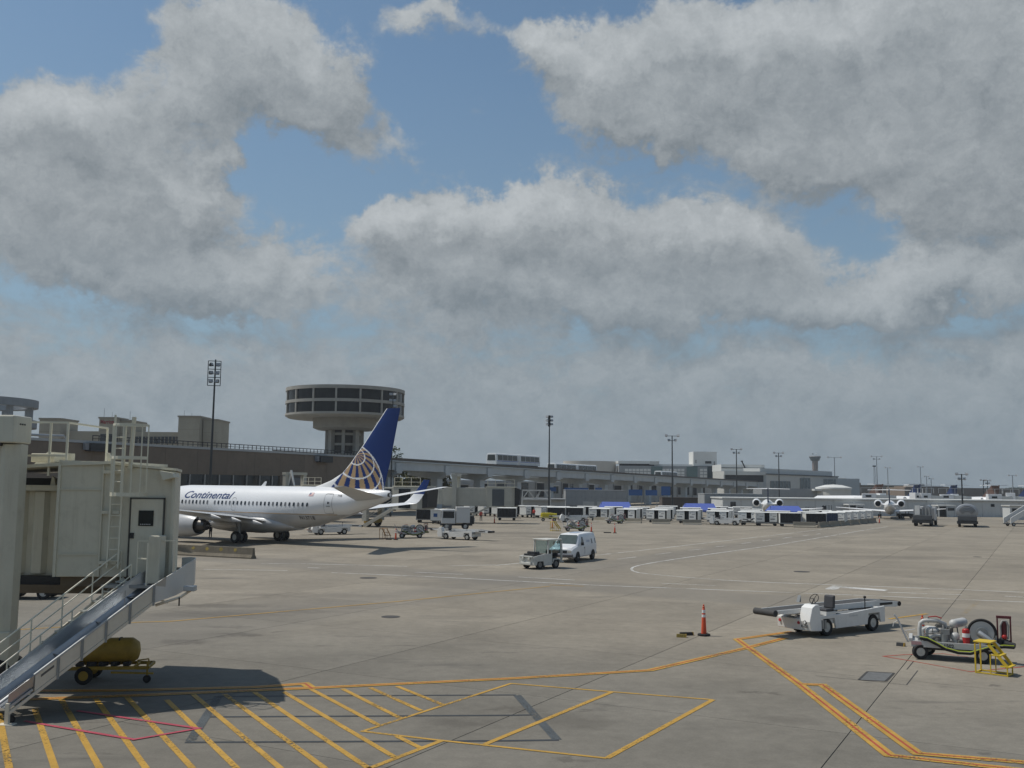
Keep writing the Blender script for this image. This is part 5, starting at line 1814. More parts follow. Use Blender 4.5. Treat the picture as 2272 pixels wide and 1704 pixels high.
# stair beside the slide
st_ = MB()
for w in (1.17, 1.78):
    st_.bar(S(-0.1, w, -0.06), S(LEN + 0.5, w, -0.40), 0.05, 0.24)
sta = st_.build('stair', SIDEP, sl_)
tread = None
for k in range(12):
    t = 0.08 + k * 0.31
    p = S(t, 1.475, 0.06 - 0.095 * t)
    m = MB().cbox((0, 0, 0), (0.25, 0.56, 0.035), math.atan2(ax.y, ax.x))
    m.cbox((-0.11 * ax.x, -0.11 * ax.y, -0.10), (0.02, 0.56, 0.18), math.atan2(ax.y, ax.x))
    if tread is None:
        tread = m.build('tread', mat('tread_grating', (0.52, 0.52, 0.47), 0.6, var=0.15, dirt=0.2), sta, p)
    else:
        part_copy(tread, sta, p)
for w, ha, hb in ((1.17, 0.52, 0.30), (1.78, 0.86, 0.62)):
    hr = MB()
    hr.cyl(S(0.05, w, ha), S(LEN + 0.5, w, hb), 0.022, n=8)
    hr.cyl(S(0.05, w, ha - 0.3), S(LEN + 0.5, w, hb - 0.3), 0.017, n=8)
    for k in range(6):
        t = 0.05 + k * 0.76
        hr.cyl(S(t, w, -0.06 - 0.09 * t), S(t, w, ha + (hb - ha) * t / (LEN + 0.5)), 0.02, n=8)
    hr.build('handrail', RAIL, sta, smooth=40)
# landing rail round the door
lr = MB()
for x, y, zt_ in ((-10.05, 27.2, 4.05), (-9.66, 26.85, 4.02), (-9.02, 27.25, 4.07)):
    lr.bar((x - so.x, y - so.y, 2.9), (x - so.x, y - so.y, zt_), 0.035, 0.035)
lr.bar((-10.05 - so.x, 27.2 - so.y, 4.05), (-9.02 - so.x, 27.25 - so.y, 4.07), 0.03, 0.03)
lr.bar((-9.66 - so.x, 26.85 - so.y, 3.6), (-10.0 - so.x, 27.1 - so.y, 3.6), 0.03, 0.03)
lr.build('landing_rail', RAIL, sl_)
MB().box(-10.9 - so.x, -9.2 - so.x, 26.95 - so.y, 27.5 - so.y, 2.82, 2.90).build('landing', STEEL, sl_)
MB().cyl((-9.7 - so.x, 27.2 - so.y, 2.3), (-9.7 - so.x, 27.2 - so.y, 2.82), 0.05, n=8).build('hanger', STEEL, sl_)
MB().prism([(-9.75, 27.1), (-9.42, 27.1), (-9.36, 27.4), (-9.75, 27.45)], 2.92, 4.2, 'Z').xf(Matrix.Translation((-so.x, -so.y, 0))).build('bumper_post', BRIDGE, sl_, bevel=0.03)

# ------------------------------------------------------------------ yellow tank cart below the slide
yc = thing('tank_cart', 'old yellow tank trailer standing in the shade under the baggage slide', 'trailer', (-11.25, 29.1, 0), R(8))
rg = []
for x, r in ((-1.3, 0.05), (-1.25, 0.25), (-1.05, 0.36), (0.45, 0.36), (0.62, 0.25), (0.68, 0.05)):
    rg.append([(x, 0.42 * r / 0.36 * math.cos(2 * math.pi * k / 20), 0.84 + r * math.sin(2 * math.pi * k / 20)) for k in range(20)])
tk = MB().loft(rg).build('tank', YEL_OLD, yc, smooth=50)
for x in (-0.7, 0.1):
    MB().lathe([(0.372, x), (0.378, x + 0.05), (0.372, x + 0.05)], 20, (0, 0, 0.84), 'X', caps=False).build('band', DARKM, tk)
fr = MB()
for y in (-0.42, 0.42):
    fr.bar((-1.5, y, 0.42), (1.0, y, 0.42), 0.07, 0.09)
for x in (-1.4, -0.4, 0.6, 1.0):
    fr.bar((x, -0.42, 0.42), (x, 0.42, 0.42), 0.06, 0.07)
fr.bar((0.0, -0.42, 0.30), (1.15, -0.42, 0.26), 0.05, 0.05)
fr.tube([(0.7, -0.4, 0.47), (0.7, -0.4, 0.62), (1.0, -0.4, 0.66), (1.02, -0.4, 0.5)], 0.02)
fr.bar((0.98, -0.42, 0.15), (0.98, -0.42, 0.6), 0.05, 0.05)
fr.build('frame', YEL_OLD, yc)
pk_ = MB()
for i in range(6):
    pk_.cbox((-1.2 + i * 0.32, -0.3, 0.52), (0.22, 0.18, 0.12), i * 0.3)
pk_.build('pipe_fittings', DARKM, yc, bevel=0.02)
wheel(yc, (0.98, -0.42, 0.11), 0.11, 0.07, n=14, hub=DARKM)
for y in (-0.52, 0.52):
    wheel(yc, (-0.7, y, 0.24), 0.24, 0.14, n=18, hub=YEL_OLD)


# ------------------------------------------------------------------ belt loaders
def belt_loader(label, loc, rz, group='belt loaders on the apron'):
    t = thing('belt_loader', label, 'belt loader', loc, rz, group)
    b = MB()
    # left flank with wheel arches, local x forward, y left
    def flank(y0, y1):
        prof = [(-2.05, 0.34), (-1.78, 0.34), (-1.72, 0.72), (-1.04, 0.72), (-0.96, 0.30), (0.92, 0.26), (1.0, 0.66), (1.74, 0.66), (1.82, 0.28), (2.2, 0.30), (2.2, 0.78), (0.2, 0.80), (-2.05, 0.96)]
        b.prism(prof, y0, y1)
    flank(0.72, 0.80)
    flank(-0.80, -0.72)
    b.box(-2.0, 2.15, -0.715, 0.715, 0.45, 0.62)
    b.box(-2.05, -1.97, -0.715, 0.715, 0.36, 0.9)
    body = b.build('chassis', WHITE, t, bevel=0.012)
    bp = MB().prism([(2.2, 0.22), (2.42, 0.25), (2.44, 0.66), (2.2, 0.72)], -0.8, 0.40).build('front_bumper', WHITE, t, bevel=0.02)
    for y in (-0.66, 0.28):
        MB().cyl((2.43, y, 0.52), (2.465, y, 0.53), 0.06, n=14).build('tail_lamp', RED, bp)
    # cowl and driver place
    cw = MB().prism([(1.78, 0.22), (2.38, 0.26), (2.46, 0.60), (2.30, 1.12), (2.12, 1.22), (1.92, 1.22), (1.80, 0.70)], 0.30, 0.84).build('cowl', mat('cowl_white', (0.76, 0.76, 0.74), 0.38, var=0.05, dirt=0.08), t, bevel=0.02)
    MB().cyl((2.44, 0.60, 0.56), (2.475, 0.60, 0.565), 0.075, n=16).build('headlamp_ring', BLACK, cw)
    MB().cyl((2.47, 0.60, 0.565), (2.485, 0.60, 0.566), 0.05, n=16).build('headlamp', REFL, cw)
    v, f = text_mesh('K-121', 0.13, 0, 0.004, 'CENTER')
    MB().add([(2.452 - 0.0, 0.57 + p[0], 0.37 + p[2]) for p in v], f).build('fleet_mark', DARKM, cw)
    sw = MB()
    N = 20
    ring = [Vector((1.86 + 0.10 * math.cos(2 * math.pi * k / N), 0.55 + 0.20 * math.sin(2 * math.pi * k / N), 1.42 - 0.17 * math.cos(2 * math.pi * k / N))) for k in range(N + 1)]
    sw.tube(ring, 0.014, 6)
    c_ = Vector((1.86, 0.55, 1.42))
    for k in (2, 9, 15):
        sw.cyl(c_, ring[k], 0.012, n=6)
    sw.cyl(c_, (2.02, 0.55, 1.2), 0.022, n=8)
    sw.build('steering_wheel', BLACK, t)
    se = MB().box(0.95, 1.42, 0.30, 0.76, 0.92, 1.02)
    se.prism([(0.90, 1.02), (1.05, 1.02), (1.00, 1.50), (0.86, 1.52)], 0.30, 0.76)
    se.build('seat', mat('seat_vinyl', (0.06, 0.06, 0.065), 0.6, var=0.15), t, bevel=0.04)
    MB().box(0.9, 1.45, 0.28, 0.78, 0.79, 0.915).build('seat_base', WHITE, t)
    MB().prism([(1.80, 1.22), (1.9, 1.22), (1.80, 1.48)], -0.3, -0.15).build('lamp_guard', STEEL, t)
    for x in (1.52, 1.66):
        MB().box(x, x + 0.1, 0.80, 0.84, 0.30, 0.62).build('step_plate', STEEL, t)
    # conveyor
    cv = MB()
    y0, y1 = -0.70, 0.22
    for ya, yb in ((y0, y0 + 0.05), (y1 - 0.05, y1)):
        cv.prism([(-3.55, 0.78), (-2.2, 0.86), (3.2, 0.86), (3.6, 0.93), (3.6, 1.02), (-2.3, 1.10), (-3.75, 0.98), (-3.75, 0.82)], ya, yb)
    con = cv.build('conveyor_frame', WHITE, t, bevel=0.008)
    MB().prism([(-3.7, 0.95), (-2.3, 1.08), (3.7, 1.0), (3.7, 0.96), (-2.3, 1.0), (-3.7, 0.88)], y0 + 0.055, y1 - 0.055).build('belt', BELT, con)
    MB().cyl((3.70, y0 - 0.06, 0.93), (3.70, y1 + 0.06, 0.93), 0.125, n=18).build('front_roller', BELT, con, smooth=40)
    MB().cyl((-3.75, y0 - 0.03, 0.90), (-3.75, y1 + 0.03, 0.90), 0.10, n=16).build('rear_roller', BLACK, con, smooth=40)
    MB().box(-3.3, -2.5, y1 - 0.005, y1 + 0.015, 0.90, 0.99).build('control_panel', DARKM, con)
    MB().box(-2.1, 0.7, 0.25, 0.71, 0.625, 0.82).build('engine_deck', STEEL, t)
    lv = MB().cyl((-1.2, 0.5, 0.82), (-1.2, 0.5, 1.28), 0.02, n=8).build('lever', BLACK, t)
    MB().ball((-1.2, 0.5, 1.32), 0.06, 10).build('knob', BLACK, lv)
    v, f = text_mesh('Continental', 0.11, 0.3, 0.0, 'CENTER')
    MB().add([(-0.1 - p[0], 0.803, 0.66 + p[2]) for p in v], f).build('faded_title', mat('faded_ink', (0.42, 0.44, 0.47), 0.6), body)
    for x in (-1.38, 1.38):
        for y in (-0.66, 0.66):
            wheel(t, (x, y, 0.33), 0.33, 0.22)
    return t


def from_wheels(ax_, ay_, bx_, by_, front_first=True):
    """Centre and bearing of a vehicle from its two near-side wheels (front, rear)."""
    f = Vector((ax_ - bx_, ay_ - by_)).normalized()
    left = Vector((-f.y, f.x))
    c = Vector(((ax_ + bx_) / 2, (ay_ + by_) / 2))
    # near side faces the camera
    s = 1 if left.y < 0 else -1
    c = c - left * (0.72 * s)
    return (c.x, c.y, 0), math.atan2(f.y, f.x)


l_, a_ = from_wheels(12.25, 39.18, 14.56, 40.66)
loader = belt_loader('white belt loader with grey seat beside the tall orange cone in the foreground', l_, a_)
for (w4, lb) in (((-20.92, 110.77, -18.49, 112.3), 'white belt loader parked under the tail of the blue-finned airliner'),
                 ((-6.75, 104.77, -4.45, 103.2), 'white belt loader in front of the boxy white service truck'),
                 ((8.81, 156.82, 11.33, 157.53), 'grey-white belt loader behind the yellow tug hood, before the cart rows'),
                 ((31.35, 152.12, 33.55, 151.0), 'white belt loader standing right against the front row of baggage carts')):
    l_, a_ = from_wheels(*w4)
    dup(loader, l_, a_, lb)

# ------------------------------------------------------------------ hydrant carts
HOSE_Y = mat('yellow_green_hose', (0.42, 0.50, 0.05), 0.5)
TANKW = mat('tank_white', (0.50, 0.50, 0.485), 0.4, var=0.08, dirt=0.15)
MAROON = mat('maroon_paint', (0.13, 0.025, 0.03), 0.5, var=0.1)


def hydrant_cart(label, loc, rz):
    t = thing('hydrant_cart', label, 'fuel cart', loc, rz, 'hydrant fuelling carts')
    dk = MB().box(-1.55, 1.35, -0.62, 0.62, 0.50, 0.60)
    dk.box(-1.55, 1.35, 0.621, 0.66, 0.44, 0.66).box(-1.55, 1.35, -0.66, -0.621, 0.44, 0.66).box(1.30, 1.42, -0.66, 0.66, 0.62, 0.74)
    deck = dk.build('deck', TANKW, t, bevel=0.01)
    MB().box(1.0, 1.34, 0.662, 0.672, 0.52, 0.63).build('red_plate', mat('plate_red_print', (0.50, 0.30, 0.30), 0.5), deck)
    v, f = text_mesh('1502', 0.17, 0, 0.006, 'CENTER')
    MB().add([(0.1 - p[0], 0.666, 0.48 + p[2]) for p in v], f).build('fleet_mark', DARKM, deck)
    MB().box(-1.4, 1.2, -0.45, 0.45, 0.34, 0.495).build('underframe', DARKM, t)
    for x, y, r in ((1.05, 0.58, 0.35), (1.05, -0.58, -0.25), (-1.0, 0.58, 0.0), (-1.0, -0.58, 0.0)):
        wheel(t, (x + (0.0 if y > 0 else -0.25 if x > 0 else 0), y, 0.27), 0.27, 0.22, 0.25 if x > 0 else 0)
    # tow bar raised
    tb = MB().tube([(1.45, 0.35, 0.55), (1.62, 0.38, 0.95), (1.80, 0.40, 1.38), (1.90, 0.40, 1.52)], 0.035, 8)
    tb.tube([(1.78, 0.40, 1.30), (1.92, 0.40, 1.22), (1.95, 0.40, 1.08)], 0.02, 6)
    tb.tube([(1.42, 0.1, 0.7), (1.55, 0.1, 0.92), (1.2, 0.1, 1.0)], 0.015, 6)
    tb.build('tow_bar', mat('tow_grey', (0.55, 0.55, 0.54), 0.45), t, smooth=40)
    # piping
    pi = MB()
    pi.sweep([(1.05, 0.35, 0.62), (1.05, 0.35, 1.05), (1.02, 0.35, 1.25), (0.92, 0.35, 1.34), (0.75, 0.33, 1.36), (0.45, 0.25, 1.35), (0.2, 0.15, 1.25), (0.15, 0.1, 1.0)], 0.075, 10)
    pi.sweep([(0.95, -0.2, 0.62), (0.95, -0.2, 0.95), (0.8, -0.15, 1.05), (0.4, 0.0, 1.05), (0.1, 0.1, 0.85)], 0.07, 10)
    pi.sweep([(0.7, 0.45, 0.62), (0.7, 0.45, 0.78), (0.55, 0.45, 0.86), (0.3, 0.42, 0.86)], 0.06, 10)
    p_ = pi.build('piping', TANKW, t, smooth=50)
    MB().cyl((1.05, 0.35, 0.72), (1.05, 0.35, 0.80), 0.12, n=14).cyl((0.75, 0.33, 1.27), (0.75, 0.33, 1.48), 0.03, n=8).build('flange', STEEL, p_, smooth=40)
    MB().sweep([(0.75, 0.33, 1.48), (0.5, 0.3, 1.52), (0.3, 0.25, 1.46)], 0.02, 8).build('valve_lever', RED, p_, smooth=40)
    MB().cyl((0.62, 0.2, 0.60), (0.62, 0.2, 1.02), 0.24, n=18).ball((0.62, 0.2, 1.02), 0.235, 12, sc=(1, 1, 0.5)).build('filter_vessel', TANKW, t, smooth=50)
    MB().cyl((0.24, 0.36, 0.60), (0.24, 0.36, 0.92), 0.17, n=14).cbox((0.2, 0.36, 1.0), (0.3, 0.26, 0.18)).build('meter', STEEL, t, smooth=40)
    MB().cyl((0.15, -0.1, 0.61), (0.15, -0.1, 1.15), 0.13, n=12).build('pump', STEEL, t, smooth=40)
    for x, y, z, ln in ((-0.12, 0.30, 0.84, 0.0), (-0.10, 0.15, 1.27, 0.42)):
        m = MB().ball((x, y, z), 0.165, 14)
        if ln:
            m.cyl((x, y, z), (x - ln * 0.75, y - ln, z + 0.03), 0.16, n=16)
            m.ball((x - ln * 0.75, y - ln, z + 0.03), 0.16, 14)
        else:
            m.cyl((x, y, 0.61), (x, y, z), 0.12, n=14)
        m.build('pressure_vessel', TANKW, t, smooth=60)
    ex = MB().cyl((-0.48, 0.42, 0.61), (-0.48, 0.42, 1.10), 0.125, n=18).ball((-0.48, 0.42, 1.10), 0.12, 12, sc=(1, 1, 0.6)).build('extinguisher', RED, t, smooth=50)
    MB().cyl((-0.48, 0.42, 1.15), (-0.48, 0.42, 1.25), 0.035, n=10).build('nozzle', STEEL, ex)
    MB().lathe([(0.127, 0.86), (0.129, 0.86), (0.129, 1.0), (0.127, 1.0)], 18, (-0.48, 0.42, 0), caps=False).build('white_label', REFL, ex)
    cl = MB()
    for (x, y, z, sx, sy, sz, a) in ((0.85, 0.45, 0.72, 0.2, 0.16, 0.2, 0.3), (0.45, 0.48, 0.70, 0.16, 0.14, 0.18, 0.8), (0.02, 0.5, 0.66, 0.2, 0.12, 0.1, 0.2), (-0.28, 0.45, 0.68, 0.14, 0.14, 0.14, 0.5), (0.4, 0.3, 1.18, 0.2, 0.12, 0.12, 0.4), (0.05, 0.25, 1.02, 0.16, 0.2, 0.22, 0.9), (-0.66, 0.2, 0.75, 0.18, 0.3, 0.26, 0.1)):
        cl.cbox((x, y, z), (sx, sy, sz), a)
    cl.cyl((0.9, 0.5, 0.9), (0.3, 0.5, 0.98), 0.022, n=6).cyl((0.35, 0.45, 0.7), (0.1, 0.3, 1.2), 0.02, n=6).cyl((-0.25, 0.4, 0.7), (-0.2, 0.1, 1.2), 0.025, n=6).cyl((0.6, 0.46, 0.62), (0.62, 0.46, 1.1), 0.018, n=6)
    cl.build('valve_gear', mat('valve_grey', (0.16, 0.16, 0.15), 0.5, 0.3, var=0.2), t, bevel=0.015)
    # hose reel
    rl = MB().lathe([(0.10, 0.10), (0.38, 0.10), (0.40, 0.14), (0.10, 0.14)], 32, (0, 0, 0), 'Y').lathe([(0.10, -0.34), (0.40, -0.34), (0.40, -0.30), (0.10, -0.30)], 32, (0, 0, 0), 'Y')
    reel = rl.build('reel_drum', TANKW, t, (-1.0, 0.28, 1.04), smooth=40)
    hz_ = MB().lathe([(0.30, -0.3), (0.42, -0.29), (0.44, -0.1), (0.42, 0.09), (0.30, 0.1)], 32, (0, 0, 0), 'Y').build('coiled_hose', BLACK, reel, smooth=50)
    arc = [(0.45 * math.cos(a), 0.12, 0.45 * math.sin(a)) for a in [R(-10 + 9 * k) for k in range(23)]]
    MB().sweep(arc, 0.045, 8).build('outer_hose', BLACK, reel, smooth=50)
    MB().cyl((0, 0.14, 0), (0, 0.24, 0), 0.19, n=18).build('hub', STEEL, reel, smooth=40)
    MB().sweep([(0.1, 0.26, 0.02), (-0.1, 0.36, -0.1), (-0.38, 0.4, -0.30), (-0.5, 0.4, -0.42)], [0.09, 0.08, 0.07, 0.09], 12).build('swivel_pipe', GALV, reel, smooth=50)
    MB().box(-1.45, -0.6, 0.15, 0.22, 0.60, 0.64).box(-0.62, -0.58, -0.2, 0.3, 0.60, 1.1).box(-1.48, -1.42, -0.2, 0.3, 0.60, 1.1).build('reel_frame', TANKW, t)
    # maroon hose hanger
    hf = MB()
    for x in (-1.52, -1.94):
        hf.bar((x, 0.12, 0.66), (x, 0.12, 1.58), 0.05, 0.09)
    hf.box(-1.97, -1.49, 0.07, 0.17, 1.55, 1.64).box(-1.94, -1.52, 0.09, 0.15, 0.75, 0.80)
    hg = hf.build('hose_hanger', MAROON, t)
    MB().sweep([(-1.62, 0.2, 0.85), (-1.60, 0.2, 1.3), (-1.68, 0.2, 1.48), (-1.80, 0.2, 1.48), (-1.86, 0.2, 1.3), (-1.84, 0.2, 0.85)], 0.04, 8).build('hung_hose', mat('grey_hose', (0.35, 0.34, 0.32), 0.6), hg, smooth=50)
    MB().sweep([(-1.73, 0.14, 0.9), (-1.73, 0.14, 1.5)], 0.09, 8).build('wound_hose', MAROON, hg, smooth=50)
    MB().ball((-1.73, 0.24, 0.92), 0.09, 10).build('red_coupling', RED, hg, smooth=50)
    nz = MB().cbox((-1.62, 0.2, 0.74), (0.34, 0.3, 0.2), 0.4).cyl((-1.7, 0.3, 0.7), (-2.05, 0.4, 0.66), 0.12, 0.09, 12).cyl((-1.4, 0.35, 0.68), (-1.2, 0.35, 0.72), 0.1, n=10).build('hydrant_coupler', DARKM, t, smooth=40)
    # sagging hoses along the near side
    pts = [(1.05, 0.62, 0.74), (0.8, 0.68, 0.72), (0.5, 0.72, 0.58), (0.2, 0.74, 0.42), (-0.2, 0.75, 0.33), (-0.6, 0.74, 0.33), (-0.95, 0.72, 0.45), (-1.3, 0.68, 0.58), (-1.7, 0.62, 0.62), (-2.0, 0.5, 0.6)]
    MB().sweep(pts, 0.045, 8).build('black_hose', BLACK, t, smooth=50)
    MB().sweep([(x, y + 0.05, z + 0.075) for x, y, z in pts], 0.018, 6).build('bonding_hose', HOSE_Y, t, smooth=50)
    return t


l_, a_ = from_wheels(13.53, 33.97, 15.5, 33.16)
hyd = hydrant_cart('fuel hydrant cart with hose reel and red extinguisher beside the yellow steps', (l_[0] + 0.1, l_[1], 0), a_)
hyd.scale = (0.93, 0.93, 0.93)
for (w4, lb) in (((-11.79, 105.99, -9.18, 106.51), 'small hydrant cart left of the front belt loader by the boxy service truck'),
                 ((6.9, 125.75, 9.48, 126.34), 'small hydrant cart behind the white van'),
                 ((14.84, 152.95, 17.31, 153.6), 'small dark hydrant cart against the concrete barriers of the cart yard')):
    l_, a_ = from_wheels(*w4)
    dup(hyd, l_, a_, lb)

# ------------------------------------------------------------------ yellow steps
def steps(label, loc, rz, m_, sc=1.0):
    t = thing('step_stool', label, 'steps', loc, rz)
    t.scale = (sc, sc, sc)
    f = MB()
    W = 0.26
    for y in (-W, W):
        f.bar((-0.42, y, 0.0), (-0.42, y, 0.92), 0.04, 0.04)
        f.bar((-0.02, y, 0.92), (0.52, y, 0.26), 0.05, 0.09)
        f.bar((0.50, y, 0.0), (0.50, y, 0.28), 0.035, 0.035)
        f.bar((-0.42, y, 0.03), (0.50, y, 0.03), 0.035, 0.035)
        f.bar((0.02, y, 0.03), (0.02, y, 0.62), 0.03, 0.03)
    f.bar((-0.42, -W, 0.03), (-0.42, W, 0.03), 0.035, 0.035)
    f.bar((0.50, -W, 0.03), (0.50, W, 0.03), 0.035, 0.035)
    f.bar((-0.42, -W, 0.90), (-0.42, W, 0.90), 0.035, 0.035)
    f.build('frame', m_, t)
    MB().box(-0.46, 0.06, -0.30, 0.30, 0.945, 0.985).build('platform', m_, t, bevel=0.01)
    MB().box(0.06, 0.34, -0.29, 0.29, 0.58, 0.62).build('step', m_, t, bevel=0.01)
    MB().box(0.30, 0.60, -0.29, 0.29, 0.27, 0.31).build('step', m_, t, bevel=0.01)
    return t


steps('bright yellow metal steps in front of the fuel hydrant cart', (15.0, 31.6, 0), R(-42), YEL)
steps('small pale orange frame steps left of the slim cone under the airliner tail', (-13.0, 104.0, 0), R(60), mat('pale_orange', (0.50, 0.30, 0.15), 0.5), 1.15)
steps('small yellow frame steps left of the hydrant cart behind the van', (5.6, 126.5, 0), R(20), YEL, 1.2)

# ------------------------------------------------------------------ cones and chocks
def cone(label, loc, first=[None]):
    if first[0] is not None:
        return dup(first[0], loc, random.uniform(0, 3), label)
    t = thing('traffic_cone', label, 'cone', loc, 0, 'slim orange cones')
    MB().lathe([(0.23, 0.0), (0.25, 0.02), (0.24, 0.075), (0.12, 0.085), (0.10, 0.06)], 8).build('base', BLACK, t)
    b = MB().lathe([(0.105, 0.085), (0.058, 1.0), (0.05, 1.02), (0.035, 1.03)], 20).build('body', ORANGE, t, smooth=40)
    for z0, z1 in ((0.70, 0.80), (0.86, 0.98)):
        r0, r1 = 0.105 - 0.0513 * (z0 - 0.085) + 0.003, 0.105 - 0.0513 * (z1 - 0.085) + 0.003
        MB().lathe([(r0, z0), (r1, z1)], 20, caps=False).build('reflective_band', REFL, b, smooth=40)
    MB().lathe([(0.034, 1.02), (0.045, 1.06), (0.05, 1.09), (0.02, 1.12), (0.035, 1.14), (0.028, 1.17), (0.005, 1.18)], 14).build('top_grip', ORANGE, b, smooth=50)
    first[0] = t
    return t


cone('tall orange cone with white bands left of the foreground belt loader', (7.45, 38.9, 0))
for x, y, lb in ((14.78, 36.3, 'orange cone standing just behind the fuel hydrant cart'), (5.61, 134.66, 'slim orange cone below the yellow tug hood'),
                 (9.98, 124.03, 'slim orange cone right of the hydrant cart behind the van'), (12.69, 122.3, 'slim orange cone right of the van roof with a chock beside it'),
                 (-11.68, 102.53, 'slim dark orange cone under the airliner tail'), (-2.41, 149.99, 'slim orange cone right of the yellow drive unit under the jet bridge'),
                 (61.9, 168.5, 'small orange cone at the far right end of the concrete barriers')):
    cone(lb, (x, y, 0))
CHK = mat('chock_yellow_black', (0.20, 0.15, 0.03), 0.7, var=0.5, scale=9, dirt=0.5)


def chock(label, loc, rz, m_=None, ln=0.34):
    t = thing('wheel_chock', label, 'chock', loc, rz, 'wheel chocks')
    MB().prism([(-0.09, 0.0), (0.09, 0.0), (0.05, 0.12), (-0.05, 0.12)], -ln / 2, ln / 2).build('block', m_ or CHK, t, bevel=0.01)
    MB().prism([(-0.092, 0.0), (0.092, 0.0), (0.052, 0.125), (-0.052, 0.125)], -ln / 2 - 0.03, -ln / 2 + 0.0).build('end_cap', YEL_OLD, t)
    return t


chock('worn yellow wheel chock, nearer of the pair left of the tall cone', (6.50, 38.45, 0), R(78))
chock('dark wheel chock, farther of the pair left of the tall cone', (6.78, 38.95, 0), R(100), BLACK, 0.5)
chock('dark chock with orange end lying left of the fuel hydrant cart', (14.2, 36.9, 0), R(50), DARKM, 0.26)
chock('dark chock lying left of the slim cone by the van roof', (11.8, 122.4, 0), R(90), BLACK, 0.9)
chock('dark chock lying beside the slim cone under the airliner tail', (-12.4, 102.6, 0), R(90), BLACK, 0.6)

# ------------------------------------------------------------------ white van
def van(label, loc, rz):
    t = thing('van', label, 'van', loc, rz)
    VW = mat('van_white', (0.76, 0.77, 0.78), 0.28, var=0.04, dirt=0.06, spec=0.5)
    # x forward; rings: x, half width low, half width belt, half width top, z low, belt, top
    SX = [(2.72, 0.86, 0.90, 0.84, 0.42, 0.80, 0.98), (2.60, 0.95, 0.97, 0.90, 0.36, 0.84, 1.12), (1.95, 0.98, 1.00, 0.93, 0.34, 1.02, 1.24), (1.62, 0.98, 1.0, 0.94, 0.34, 1.06, 1.30),
          (0.92, 0.98, 1.0, 0.80, 0.34, 1.14, 2.00), (0.70, 0.98, 1.0, 0.80, 0.34, 1.14, 2.06), (-1.0, 0.98, 1.0, 0.82, 0.34, 1.14, 2.10), (-2.45, 0.98, 1.0, 0.82, 0.36, 1.14, 2.08), (-2.62, 0.96, 0.98, 0.78, 0.42, 1.14, 2.0)]
    rings = []
    for x, wl, wb, wt, zl, zb, zt in SX:
        half = [(wl * 0.9, zl), (wl, zl + 0.08), (wb, zb - 0.25), (wb, zb), (wb - (wb - wt) * 0.55, zb + (zt - zb) * 0.55), (wt, zt - 0.12), (wt * 0.90, zt - 0.03), (wt * 0.5, zt)]
        rings.append([(x, y, z) for y, z in half] + [(x, -y, z) for y, z in half[::-1]])
    body = MB().loft(rings).build('body', VW, t, smooth=32)
    def wy(x, z):
        # side surface at x, z for the tall part
        zb, zt, wb, wt = 1.14, 2.06, 1.0, 0.81
        if z <= zb + (zt - zb) * 0.55:
            return wb - (wb - wt) * 0.55 * max(0, (z - zb)) / ((zt - zb) * 0.55)
        return wb - (wb - wt) * 0.55 - (wb - wt) * 0.45 * (z - zb - (zt - zb) * 0.55) / ((zt - 0.12) - zb - (zt - zb) * 0.55)
    def pane(n, pts, sgn, m_, off=0.008, par=None):
        MB().add([(x, sgn * (wy(x, z) + off), z) for x, z in pts], [tuple(range(len(pts)))]).build(n, m_, par or body)
    VG = mat('van_glass', (0.035, 0.045, 0.05), 0.08, var=0.2, spec=0.6)
    for sg in (1, -1):
        pane('side_window', [(0.98, 1.22), (0.30, 1.20), (0.30, 1.55), (0.34, 1.82), (0.62, 1.82)], sg, VG, 0.012)
        for x0, x1 in ((-1.42, -1.66), (-2.25, -2.42)):
            pane('side_window', [(x0, 1.25), (x1, 1.25), (x1, 1.55), (x1, 1.80), (x0, 1.80), (x0, 1.55)], sg, VG, 0.012)
        for q in range(5):
            pane('lettering_mark', [(-0.3 - q * 0.16, 1.42), (-0.42 - q * 0.16, 1.42), (-0.40 - q * 0.16, 1.60)], sg, mat('van_mark_blue', (0.30, 0.38, 0.55), 0.5), 0.014)
        MB().box(0.16, 0.175, min(sg * 1.0, sg * 1.012), max(sg * 1.0, sg * 1.012), 0.5, 1.14).build('door_seam', SEAM, body)
        MB().box(0.22, 0.36, min(sg * 1.0, sg * 1.03), max(sg * 1.0, sg * 1.03), 0.98, 1.02).build('door_handle', BLACK, body)
        mr = MB().box(1.02, 1.12, min(sg * 1.04, sg * 1.22), max(sg * 1.04, sg * 1.22), 1.22, 1.45).build('mirror', BLACK, body, bevel=0.02)
        hl = MB().box(2.64, 2.735, min(sg * 0.52, sg * 0.84), max(sg * 0.52, sg * 0.84), 0.72, 0.90).build('headlight', mat('lamp_lens', (0.55, 0.52, 0.46), 0.15), body, bevel=0.02)
        MB().box(-2.66, -2.61, min(sg * 0.78, sg * 0.93), max(sg * 0.78, sg * 0.93), 0.9, 1.25).build('tail_lamp', RED, body)
        for x in (1.75, -1.72):
            arch = MB().lathe([(0.40, 0.0), (0.40, 0.03)], 20, (x, sg * 1.0 if sg > 0 else -1.03, 0.40), 'Y').build('wheel_arch', BLACK, body)
            wheel(t, (x, sg * 0.93, 0.36), 0.36, 0.24)
    MB().add([(1.585, -0.80, 1.34), (1.585, 0.80, 1.34), (0.985, 0.70, 1.96), (0.985, -0.70, 1.96)], [(0, 1, 2, 3)]).xf(Matrix.Translation((0.018, 0, 0.012))).build('windscreen', mat('windscreen_glass', (0.06, 0.085, 0.085), 0.06, var=0.3, scale=3, spec=0.7), body)
    MB().box(2.70, 2.745, -0.50, 0.50, 0.70, 0.90).build('grille', DARKM, body)
    MB().prism([(2.62, 0.40), (2.82, 0.42), (2.84, 0.60), (2.66, 0.64)], -0.97, 0.97).build('bumper', mat('bumper_dark', (0.10, 0.10, 0.11), 0.5), body, bevel=0.03)
